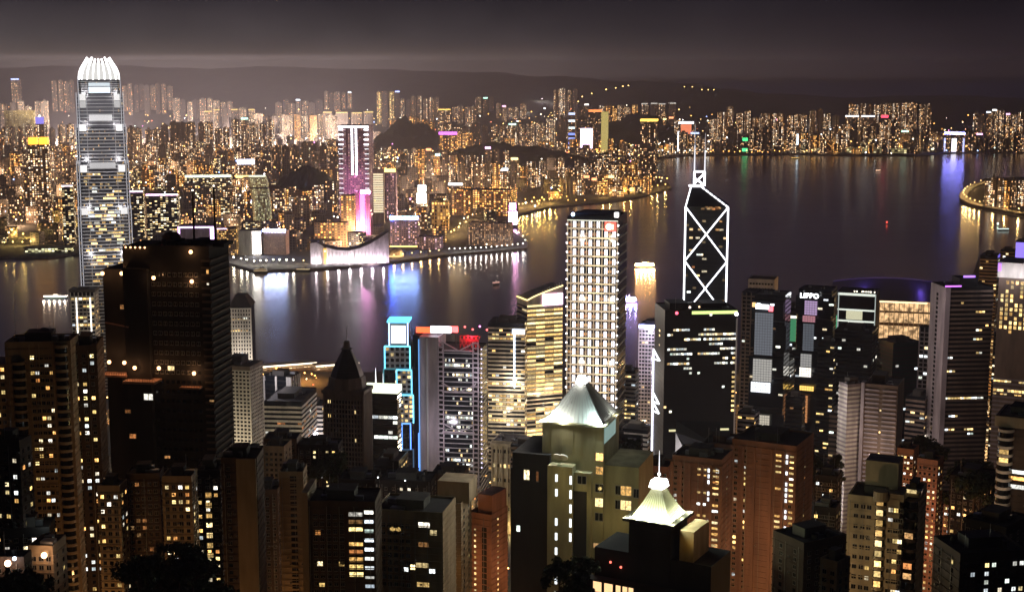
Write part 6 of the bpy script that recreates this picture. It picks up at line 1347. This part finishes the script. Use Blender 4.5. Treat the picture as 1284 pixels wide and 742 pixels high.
# --- centre left slabs --------------------------------------------------------------------------------
T = flats('shaft_tower', 'slim brown tower with one central column of small dark windows', 350, 380, 384, 8, 594, 650, 'tan', fc=0, sc=0, clutter=4, d=14); sr = T.part('dark_shaft_strip', MB().box(T.lx(363), T.lx(371), -T.d / 2 - .08, -T.d / 2 - .01, 0, T.h - 1), M['soot'])  # flat dark strip on the face in place of a shaded shaft
b = MB(); z = 2
while z < T.h - 2: b.box(T.lx(362.6), T.lx(371.4), -T.d / 2 - .6, -T.d / 2 - .1, z, z + 1.0); z += 2.9
T.part('sill', b, M['tan'], parent=sr)
T = flats('narrow_flats', 'narrow dark flats with lit balconies left of the slim brown tower', 322, 348, 352, 8, 616, 690, 'dark_brown', fc=3, sc=0, litp=.05, clutter=3, d=16); T.flush(60)
T = flats('ribbed_flats', 'pale ribbed flats behind the slim brown tower', 330, 356, 366, 16, 562, 800, 'beige', fc=4, sc=2, litp=.03, clutter=4); T.flush(60)
T = flats('dark_slab', 'dark slab with one column of amber rooms and one of white stair windows', 384, 470, 476, 8, 632, 560, 'dark_brown', fc=0, sc=0, clutter=10, d=20)
for j in range(9):
    if j not in (3,): T.win_at('f', T.lx(445), T.lz(645) - j * 3.15, 5.6, 1.9, 'w_home' if j not in (1, 5) else 'w_dim', .06, True)
    T.win_at('f', T.lx(462), T.lz(642) - j * 3.9, 3.6, 1.4, 'w_cool', .06, False)
for px, py in ((398, 707), (426, 707), (400, 733), (396, 668)): T.win_at('f', T.lx(px), T.lz(py), 2.2, 1.9, 'w_home', .06, True)
for i in range(5):
    for j in range(12): T.win_at('f', T.lx(393 + i * 8.5), T.lz(648) - j * 3.15, 1.6, 1.7, 'pane', .06, True)
T.flush(100); T.part('side_pier', MB().box(T.lx(376), T.lx(384), -T.d / 2 - .6, T.d / 2, 0, T.lz(618)), M['tan']); T.win_at('f', T.lx(442), T.h + 3, 7, 2.4, 'w_gold', -6); 
T = flats('tan_slab', 'brown slab with a few wide amber windows on its right side', 468, 555, 572, 14, 646, 590, 'tan', fc=0, sc=0, clutter=9, d=24)
for px, py, w_, m_ in ((494, 667, 5, 'w_home'), (531, 659, 5, 'w_home'), (530, 684, 4.4, 'w_dim'), (528, 710, 5.4, 'w_gold'), (529, 734, 5.4, 'w_gold'), (543, 668, 3, 'w_home'), (516, 713, 2.2, 'w_home'), (507, 716, 2, 'w_home'), (541, 716, 2.6, 'w_home')): T.win_at('f', T.lx(px), T.lz(py), w_, 2.2, m_, .06, True)
for i in range(5):
    for j in range(9): T.win_at('f', T.lx(478 + i * 8), T.lz(662) - j * 3.3, 1.7, 1.8, 'pane', .06, True)
T.flush(90)
T = flats('plain_slab', 'plain brown slab with a set-back upper block right of the amber windows', 545, 578, 590, 16, 634, 640, 'tan', fc=0, sc=2, litp=.05, clutter=4, d=18); T.part('upper_block', MB().box(T.lx(545), T.lx(586), -T.d * .3, T.d * .5, T.h + .3, T.lz(607)), M['tan']); T.flush(40); floods(T, [(T.lx(552), -T.d / 2 - 5, T.lz(715))], 900, (1, .5, .12))
T = flats('salmon_tower', 'salmon tower with vertical beads of lit stair windows left of the dark pyramid tower', 588, 616, 637, 28, 648, 700, 'pinkish', fc=0, sc=0, clutter=4)
T.part('upper_block', MB().box(T.lx(597), T.w / 2 - .2, -T.d * .42, T.d * .45, T.h + .3, T.lz(622)), M['pinkish'])
for j in range(24): T.win_at('f', T.lx(595), T.h - 8 - j * 2.9, 1.1, 1.2, 'w_gold', .06, False); T.win_at('r', -T.d * .1, T.h - 3 - j * 2.9, .9, 1.1, 'w_gold', .06, False)
T.part('dark_shaft_strip', MB().box(T.lx(604), T.lx(610), -T.d / 2 - .08, -T.d / 2 - .01, 0, T.h - 6), M['soot']); T.flush(100); floods(T, [(T.lx(600), -T.d / 2 - 14, T.h - 22), (T.w / 2 + 12, 0, T.h - 30)], 1400, (1, .45, .2), 1)  # dark strip imitates the shade of a sunken shaft
# --- tower with the floodlit glass pyramid -------------------------------------------------------------------
T = Tower('pyramid_tower', 'olive stone tower under a floodlit grey pyramid roof with a bright tip', 'apartment tower', 679, 757, 777, 14, 533, 640, terr(640) - 6)
X, Z = T.lx, T.lz; yf = -T.d / 2; w2, d2, h = T.w / 2, T.d / 2, T.h
T.part('wall', MB().prism(T.foot(), -8, h, 0), M['olive'])
pb = MB(); rib = MB(); lv = [(0, .94), (.18, .765), (.40, .555), (.64, .34), (.84, .16)]; hp = Z(488) - h + 2
for (qa, ra), (qb, rb_) in zip(lv, lv[1:]): pb.prism([(x * ra, y * ra) for x, y in T.foot()], h + qa * hp, h + qb * hp, top=[(x * rb_, y * rb_) for x, y in T.foot()], cap=False)
pyr = T.part('pyramid_roof', pb, wall('pyramid roof panels', (.34, .36, .34), .55, .15))
for f_ in range(4):
    F4 = T.foot(); a_, b2 = Vector(F4[f_]), Vector(F4[(f_ + 1) % 4])
    for i in range(13):
        p = a_.lerp(b2, i / 12)
        for (qa, ra), (qb, rb_) in zip(lv, lv[1:]): rib.bar((p.x * ra, p.y * ra, h + qa * hp), (p.x * rb_, p.y * rb_, h + qb * hp), .11 if i not in (0, 12) else .24)
T.part('roof_rib', rib, M['grey_wall'], parent=pyr)
T.part('lantern', MB().prism([(x * .17, y * .17) for x, y in T.foot()], h + .84 * hp + .02, h + 1.02 * hp, top=[(x * .10, y * .10) for x, y in T.foot()]), em((1, .98, .88), 5)); T.mast(0, 0, h + 1.03 * hp, h + 1.03 * hp + 16, .16, em((1, .95, .8), .9), 'spire')
T.part('eave', MB().prism(T.foot(1.2), h - .9, h - .02, bottom=True), M['olive'])  # ledge added to keep the roof lights off the blocks below
floods(T, [(-w2 * 1.02, yf - .9, h + 1.3)], 46000, (1, .97, .86), .5); floods(T, [(w2 * .86, yf - 1.2, h + 1.2)], 26000, (.78, 1, .97), .5); floods(T, [(-w2 * .3, yf - 1.6, h + .9)], 6000, (1, .97, .85), .5); floods(T, [(w2 + 1.8, d2 * .4, h + 1.0)], 1800, (1, .97, .85), .5); floods(T, [(-w2 * .2, yf - 22, h - 22)], 1700, (1, .8, .35), 1.2); floods(T, [(0, yf * .26, h + hp * .93)], 1500, (1, .96, .85), .3)
for q in (-.7, -.35, 0, .35, .7): T.part('pilaster', MB().box(q * w2 - .2, q * w2 + .2, yf - .22, yf - .01, h - 15, h - 1.25), M['olive'])
T.part('lit_bay', MB().box(w2 + .02, w2 + .25, -d2 + .8, d2 * .5, h - 9, h - 1.6), em((.55, .85, .78), .35))
T.part('lower_block', MB().box(X(641), X(690), yf - 3, d2, -8, Z(574)), M['soot']); T.part('lower_block', MB().box(X(690.2), X(722), yf - 7, yf - .02, -8, Z(584)), M['olive']); T.part('lower_block', MB().box(X(722.2), X(744), yf - 4, yf - .02, -8, Z(592)), M['olive']); T.part('lower_block', MB().box(X(757.2), X(801), yf + 2, d2 + 3, -8, Z(584)), M['olive'])
T.part('lower_block', MB().box(X(637), X(652), yf - 1, d2, -8, Z(598)), M['soot']); T.part('shade_panel', MB().box(X(722.4), X(739), yf - 4.6, yf - 4.02, -8, Z(615)), M['soot'])  # dark panel stands in for shade on the olive block
for px, py in ((702, 583), (709, 582)): T.part('dish', MB().bar((X(px), yf - 5, h - 15.5), (X(px) , yf - 4.6, h - 15.2), 1.5, n=12), M['white_wall'])
for j in range(9):
    if j != 2: T.part('slit_window', MB().box(X(700.5), X(703.5), yf - 7.16, yf - 7.02, Z(603 + j * 18.3), Z(594 + j * 18.3)), em((.88, .95, 1), 1.7, False))
    if j < 5: T.part('slit_window', MB().box(X(719), X(721.8), yf - 7.16, yf - 7.02, Z(605 + j * 17.8), Z(594.5 + j * 17.8)), em((.9, .96, 1), 1.9, False))
for px, py, w_, h_, m_, pr in ((660, 601, 2.6, 4.6, 'w_home', 3.1), (674, 602, 1, 4.2, 'w_dim', 3.1), (649, 670, 1.6, 2.8, 'w_cool', 3.1), (785, 614, 5, 4.4, 'w_gold', -1.9), (785, 632, 5, 4.4, 'w_gold', -1.9), (763, 573, 3.4, 3.6, 'w_gold', .1), (762, 590, 3.4, 3.6, 'w_home', .1), (762, 630, 3.6, 4, 'w_gold', .1), (733, 600, 4, 3.6, 'pane', 4.8), (762, 612, 3.6, 3.6, 'pane', .1), (762, 648, 3.6, 3.6, 'pane', .1), (798, 616, 2.4, 4, 'pane', -1.9), (775, 614, 2.4, 4, 'pane', -1.9), (775, 632, 2.4, 4, 'pane', -1.9), (760, 684, 5, 2.2, 'w_dim', .1)):
    T.win_at('f', min(X(px), w2 - 1.8) if pr == .1 else X(px), Z(py), w_, h_, m_, pr, True)
T.flush(); floods(T, [(X(775), yf - 9, Z(650)), (X(745), yf - 12, Z(622))], 700, (1, .72, .25), .8)
# --- second pyramid, brighter -----------------------------------------------------------------------------------
T = Tower('bright_pyramid_block', 'dark block crowned by a dazzling white-lit pyramid with a thin spire', 'apartment tower', 786, 842, 864, 22, 657, 540, terr(540) - 6)
w2, d2, h = T.w / 2, T.d / 2, T.h; yf = -d2; X, Z = T.lx, T.lz
T.part('wall', MB().prism(T.foot(-.4), -8, h - 1.2, 0), M['soot']); T.part('eave', MB().prism(T.foot(1.6), h - 1.19, h - .02, bottom=True), M['soot']); T.part('terrace', MB().box(X(740), X(893), yf + .5, d2 + 4, -8, Z(702)), M['soot']); T.part('penthouse', MB().box(X(735), X(905), yf - 5, yf + .45, -8, Z(738)), M['soot'])  # wide eave added to block the roof lights from wall and terrace
hp = Z(612) - h; pb = MB(); rib = MB(); lv = [(0, .90), (.10, .79), (.42, .50), (.74, .25), (.80, .25)]
for (qa, ra), (qb, rb_) in zip(lv, lv[1:]): pb.prism([(x * ra, y * ra) for x, y in T.foot()], h + qa * hp, h + qb * hp, top=[(x * rb_, y * rb_) for x, y in T.foot()], cap=False)
pyr = T.part('pyramid_roof', pb, wall('white roof panels', (.62, .64, .56), .5, .1))
for f_ in range(4):
    F4 = T.foot(); a_, b2 = Vector(F4[f_]), Vector(F4[(f_ + 1) % 4])
    for i in range(11):
        p = a_.lerp(b2, i / 10)
        for (qa, ra), (qb, rb_) in list(zip(lv, lv[1:]))[:3]: rib.bar((p.x * ra, p.y * ra, h + qa * hp), (p.x * rb_, p.y * rb_, h + qb * hp), .10)
T.part('roof_rib', rib, M['olive'], parent=pyr); T.part('lantern', MB().prism([(x * .34, y * .34) for x, y in T.foot()], h + .80 * hp + .02, h + 1.0 * hp, top=[(x * .27, y * .27) for x, y in T.foot()]), em((1, 1, .92), 6)); T.mast(0, 0, h + hp + .05, Z(575), .28, em((.95, .95, 1), 1.6), 'spire', .1); T.part('finial', MB().ball((0, 0, h + hp + 2.2), .7), em((1, 1, 1), 3))
for k_, (x, y) in enumerate(T.foot(.5)): floods(T, [(x, y, h + 1.2)], 7000, (.95, 1, .62), .4)
for x in (-.5, 0, .5): floods(T, [(x * w2, yf - .9, h + .8)], 5500, (.95, 1, .6), .3)
floods(T, [(w2 + .9, 0, h + .8)], 3500, (.95, 1, .6), .3); T.part('eave_light', MB().box(-w2 * .9, w2 * .9, yf - .2, yf + .1, h, h + .7), em((1, 1, .85), 5))
T.part('lit_flank', MB().box(X(851), X(869), yf + 1.5, d2, Z(702) + .02, Z(664)), M['tan']); floods(T, [(X(868), yf - 2, Z(676))], 160, (1, .62, .1), .5)
for i, px in enumerate((752, 767, 780, 789, 797)): T.part('terrace_window', MB().box(X(px - (5.5 if i < 2 else 3)), X(px + (5.5 if i < 2 else 3)), yf - 5.2, yf - 5.02, Z(752), Z(739.5)), em((1, .62, .3), 1.4, False))
for px in (815, 822, 830, 838): T.part('terrace_window', MB().box(X(px - 3), X(px + 3), yf - 5.2, yf - 5.02, Z(752), Z(744)), em((1, .72, .2), 1.2, False))
for px, py in ((776, 722), (762, 718), (741, 724)): lamp_at(T, px, py, yf + .2, 20, (1, .15, .1), .22, 3)
# --- red brown pair -----------------------------------------------------------------------------------------------
def red_tower(label, x0, x1, x2, a, ytop, D, stair, n=26):
    T = flats('red_tower', label, x0, x1, x2, a, ytop, D, 'red_brick', fc=0, sc=0, clutter=8)
    X = T.lx; b = MB()
    for q in (.0, .18, .36, .62, .80, .99): b.box(-T.w / 2 + q * T.w - .7, -T.w / 2 + q * T.w + .7, -T.d / 2 - 1.0, -T.d / 2 - .02, 0, T.h - 2)
    T.part('pier', b, M['red_brick'])
    for j in range(n):
        z = T.h - 5 - j * 3.0
        T.part('stair_light', MB().box(X(stair) - .55, X(stair) + .55, -T.d / 2 - .5, -T.d / 2 - .1, z - .9, z + .9), em((.86, .93, 1), 1.6 + T.rng.random(), False)) if T.rng.random() < .85 else 0
        for dx, w_ in ((-10, 4.6), (9, 3.4)):
            if T.rng.random() < .8: T.win_at('f', X(stair + dx * 640 / D), z, w_, 1.2, 'w_gold' if T.rng.random() < .7 else 'w_home', .12, False)
        for u in (-.43, -.30, .42, .30):
            T.win_at('f', u * T.w, z, 1.6, 1.6, 'w_home' if T.rng.random() < .3 else 'pane', .08, True)
        T.win_at('r', 0, z, 1.2, 1.4, 'w_home' if T.rng.random() < .2 else 'pane', .08, True)
    T.flush(170); floods(T, [(0, -T.d / 2 - 30, T.h - 75), (-T.w * .4, -T.d / 2 - 24, T.h - 40), (T.w * .4, -T.d / 2 - 24, T.h - 50)], 5200, (1, .5, .24), 1.5)
    return T
T = red_tower('left red-brown tower of the pair with a white stair light strip', 842, 905, 919, 14, 579, 700, 889)
T = red_tower('right red-brown tower of the pair, broader and lit up one stair strip', 916, 999, 1021, 16, 562, 730, 987)
T = flats('grey_red_flats', 'grey brown flats behind the bright white pyramid', 806, 838, 846, 12, 588, 760, 'pinkish', fc=5, sc=2, litp=.12, clutter=5); T.flush(80)
# --- right foreground ------------------------------------------------------------------------------------------
T = flats('low_brown_block', 'low brown block with blank end walls below the red-brown pair', 968, 1008, 1062, 48, 684, 520, 'dark_brown', fc=2, sc=5, litp=.03, clutter=8); T.flush(40); floods(T, [(-10, -T.d / 2 - 16, T.h - 6)], 700, (1, .6, .25), 1)
T = flats('small_brown_block', 'small blank brown block in front of the beige flats', 1028, 1050, 1066, 30, 708, 490, 'tan', fc=2, sc=2, litp=.02, clutter=2); T.flush(20)
T = flats('beige_flats', 'beige flats with rounded balcony stacks and a square rooftop block', 1062, 1128, 1134, 8, 630, 560, 'beige', fc=0, sc=0, clutter=6, d=20)
T.part('upper_block', MB().box(T.lx(1079), T.lx(1122), -T.d * .2, T.d * .4, T.h + .3, T.lz(586)), M['beige']); round_bays(T, 1104, 8, 622, 742, 4.3, M['beige'], .6, 'w_gold', 3.0); T.part('bay_cap', MB().cyl(T.lx(1104), -T.d / 2 - .5, 3.1, T.h + .32, T.lz(617), 16), M['beige']); T.part('stair_head', MB().box(T.lx(1112), T.lx(1133), -T.d / 2 + .2, T.d * .1, T.h + .3, T.lz(620)), M['beige'])
for i, px in enumerate((1072, 1081, 1089, 1117, 1124, 1130)):
    for j in range(11): T.win_at('f', T.lx(px), T.lz(640) - j * 4.3, 1.7, 1.7, ('w_home' if T.rng.random() < .75 else 'w_cool') if T.rng.random() < (.42 if i > 2 else .2) else 'pane', .06, True)
T.flush(80); floods(T, [(-4, -T.d / 2 - 34, T.h - 26)], 9000, (1, .66, .32), 1.5)
T = flats('balcony_tower', 'tower of dark curved balconies joined to the right of the beige flats', 1132, 1152, 1156, 10, 622, 566, 'beige', fc=0, sc=0, clutter=3, d=18); round_bays(T, 1143, 10, 624, 742, 4.3, M['dark_brown'], .22, 'w_dim', 3.2); T.win_at('f', T.lx(1143), T.h + 2, 4, 1.5, 'w_gold', 1, False); T.flush()
T = flats('red_lattice_tower', 'slim tower lit pink red all over with a lattice of small windows', 1150, 1176, 1183, 14, 580, 700, 'pinkish', fc=4, sc=2, litp=.3, mat='w_home', pitch=3.0, ww=1.1, wh=1.2, clutter=3, ledge=True); T.flush(100); floods(T, [(0, -T.d / 2 - 22, T.h - 62), (0, -T.d / 2 - 16, T.h - 20), (4, -T.d / 2 - 15, T.h - 40)], 2800, (1, .45, .28), 1)
T = flats('lattice_flats', 'shorter pinkish flats between dark trees and the slim red-lit tower', 1125, 1146, 1152, 12, 566, 760, 'pinkish', fc=5, sc=2, litp=.3, clutter=3, ww=1.1, wh=1.2); T.flush(80); floods(T, [(0, -T.d / 2 - 18, T.h - 18)], 2500, (1, .5, .25), 1)
T = flats('lattice_flats', 'low lit flats to the right of the slim red-lit tower', 1183, 1205, 1214, 20, 632, 720, 'pinkish', fc=5, sc=3, litp=.4, clutter=3, ww=1.1, wh=1.2); T.flush(80); floods(T, [(0, -T.d / 2 - 16, T.h - 14)], 2600, (1, .55, .3), 1)
T = flats('dark_corner_flats', 'dark flats with cool white windows in the lower right corner', 1168, 1204, 1290, 62, 698, 480, 'dark_brown', fc=2, sc=9, litp=.03, clutter=8, sidelit=.22, mat=['w_home', 'w_cool', 'w_cool']); T.flush(80)
T = flats('dark_corner_flats', 'dark set-back flats behind the lower right corner', 1206, 1262, 1292, 24, 664, 560, 'soot', fc=6, sc=3, litp=.08, clutter=8); T.flush(80)
T = flats('wavy_flats', 'curved flats with white wavy balcony rims at the right edge', 1252, 1294, 1298, 8, 527, 640, 'dark_brown', fc=0, sc=0, clutter=2, d=24); round_bays(T, 1262, 11, 540, 680, 3.9, M['white_wall'], .25, 'w_gold', 4.5); T.part('cap', MB().prism(T.foot(1.5), T.h - 4, T.h + .8, bottom=True), M['beige'])
for py in (593, 601, 612): T.win_at('f', T.lx(1280), T.lz(py), 8, 2, 'w_cool' if py < 600 else 'w_home', .1, False)
T.flush(); floods(T, [(T.lx(1262), -T.d / 2 - 14, T.lz(620)), (T.lx(1280), -T.d / 2 - 14, T.lz(570))], 900, (1, .72, .5), 1)
# --- more roofs in the middle distance of the slope -----------------------------------------------------------------
ROW = [(372, 424, 430, 560, 860, 'dark stepped flats above the dark slab with amber rooms', 'soot'), (424, 470, 478, 604, 760, 'dark flats with a small roof lamp left of the truss tower foot', 'soot'), (476, 540, 548, 606, 740, 'dark flat-roofed block with two white roof lamps', 'soot'), (540, 580, 588, 598, 760, 'dark flat-roofed block below the truss tower', 'dark_brown'),
       (330, 372, 378, 552, 900, 'dark brown block left of the spired tower foot', 'brown_stone'), (1022, 1050, 1056, 600, 720, 'dark flats between red-brown pair and beige flats', 'soot'), (1020, 1048, 1054, 640, 620, 'dark low flats below a small orange road', 'soot'), (1190, 1240, 1250, 604, 700, 'dark flats under the trees on the right', 'soot'), (880, 920, 930, 560, 860, 'dark roof behind the red-brown pair', 'dark_brown'), (730, 800, 806, 556, 850, 'dark roof garden block behind the olive pyramid tower', 'soot')]
for x0, x1, x2, y, D, lab, mt in ROW:
    T = flats('slope_block', lab, x0, x1, x2, 10, y, D, mt, fc=6, sc=2, litp=.06, clutter=8); T.flush(50)
for px, py, D, lab in ((474, 602, 735, 'left white roof lamp on the dark flat-roofed block'), (508, 606, 735, 'right white roof lamp on the dark flat-roofed block')): lamps([tuple(pt(px, py, D))], .35, (.85, .95, 1), 10, lab, None, hp=1.5, light=250)
# street lamps on the slope roads
SL = [(344, 742, 640), (118, 742, 520), (160, 676, 640), (1195, 655, 700), (1207, 668, 690), (1150, 735, 620), (1056, 700, 600), (1058, 655, 700), (925, 735, 690), (630, 690, 690), (575, 640, 720), (470, 615, 790), (430, 615, 790), (178, 676, 640), (214, 690, 600), (250, 690, 590), (268, 690, 600), (103, 700, 520), (100, 742, 520), (640, 742, 660), (830, 742, 760), (1030, 566, 850), (1022, 590, 820), (1040, 608, 780), (1060, 610, 780), (1060, 760, 640), (1200, 560, 900), (1212, 604, 800), (1228, 612, 790), (1240, 616, 780), (1170, 742, 640), (1190, 690, 700), (1020, 742, 560), (905, 742, 640), (480, 700, 660), (590, 742, 640), (345, 600, 900), (310, 640, 760)]
lamps([tuple(Vector(pt(px, min(py, 735), D))) for px, py, D in SL[:0]] + [(pt(px, py, D).x, D, terr(D)) for px, py, D in SL], .35, (1, .48, .16), 16, 'orange street lamp on the dark slope between the flats', 'orange lamps on the slope', light=13000, hp=14)
# --- trees ------------------------------------------------------------------------------------------------------------
leafm = wall('dark leaves', (.05, .07, .03), .8, .5, .6); bark = wall('bark', (.10, .07, .05), .95)
def tree_meshes(seed):
    R_ = random.Random(seed); tr = MB(); H = R_.uniform(8, 11)
    tr.cyl(0, 0, .35, -2, H * .55, 7, r1=.18); limbs = []
    for i in range(6):
        a = i * 1.05 + R_.uniform(-.3, .3); p = Vector((0, 0, H * R_.uniform(.3, .55))); q = Vector((cos(a) * R_.uniform(2, 3.6), sin(a) * R_.uniform(2, 3.6), H * R_.uniform(.62, .9))); tr.bar(p, q, .1, n=5); limbs.append(q)
    limbs.append(Vector((0, 0, H))); cr = MB()
    for q in limbs:
        for _ in range(R_.randint(3, 4)):
            c_ = q + Vector((R_.gauss(0, .9), R_.gauss(0, .9), R_.gauss(0, .6))); rr = R_.uniform(.9, 1.7)
            for _ in range(46):
                d_ = Vector((R_.gauss(0, 1), R_.gauss(0, 1), R_.gauss(0, .8))).normalized() * rr * R_.random() ** .4; p = c_ + d_; n_ = Vector((R_.gauss(0, 1), R_.gauss(0, 1), R_.gauss(0, 1) + .6)).normalized(); u = n_.orthogonal().normalized() * R_.uniform(.3, .6); v = n_.cross(u).normalized() * R_.uniform(.28, .5)
                cr.face([p - u, p - v, p + u, p + v])
    return tr.mesh('trunk', bark), cr.mesh('crown', leafm)
TM = [tree_meshes(s_) for s_ in (1, 2, 3, 4)]
def tree(px, py, D, sc, label, group):
    w = pt(px, py, D); k = random.randrange(4); z = w.z - 10.5 * sc
    r_ = thing('tree', label, 'tree', (w.x, D, z), random.uniform(0, 6), group); r_.scale = (sc, sc, sc)
    for nm, me in (('trunk', TM[k][0]), ('crown', TM[k][1])): o = bpy.data.objects.new(nm, me); C.objects.link(o); o.parent = r_
def grove(n, x0, x1, y0, y1, D0, D1, label, group, sc=1.4):
    for i in range(n): tree(random.uniform(x0, x1), random.uniform(y0, y1), random.uniform(D0, D1), sc * random.uniform(.8, 1.3), label, group)
grove(12, 168, 285, 688, 742, 440, 500, 'dark leafy tree in the clump at the bottom left', 'trees at the bottom left')
grove(6, 0, 60, 712, 745, 400, 430, 'dark tree in front of the lower left houses', 'trees before the lower left houses')
grove(12, 1178, 1252, 556, 640, 690, 760, 'dark tree in the clump left of the wavy flats', 'trees left of the wavy flats', 1.6)
grove(6, 1020, 1060, 570, 590, 790, 840, 'dark tree below the striped pair', 'trees below the striped pair')
grove(6, 1140, 1180, 548, 566, 830, 900, 'dark tree at the foot of the pale-ended tower', 'trees at the pale-ended tower foot', 1.6)
grove(8, 385, 430, 560, 590, 800, 850, 'dark tree among the slope flats left of centre', 'trees left of centre')
grove(5, 770, 800, 545, 570, 800, 840, 'dark tree right of the olive pyramid tower', 'trees right of the olive pyramid tower')
grove(5, 700, 735, 690, 742, 500, 520, 'dark tree below the olive pyramid tower', 'trees below the olive pyramid tower')
print('objects', len(S.objects), 'lights', len(bpy.data.lights))
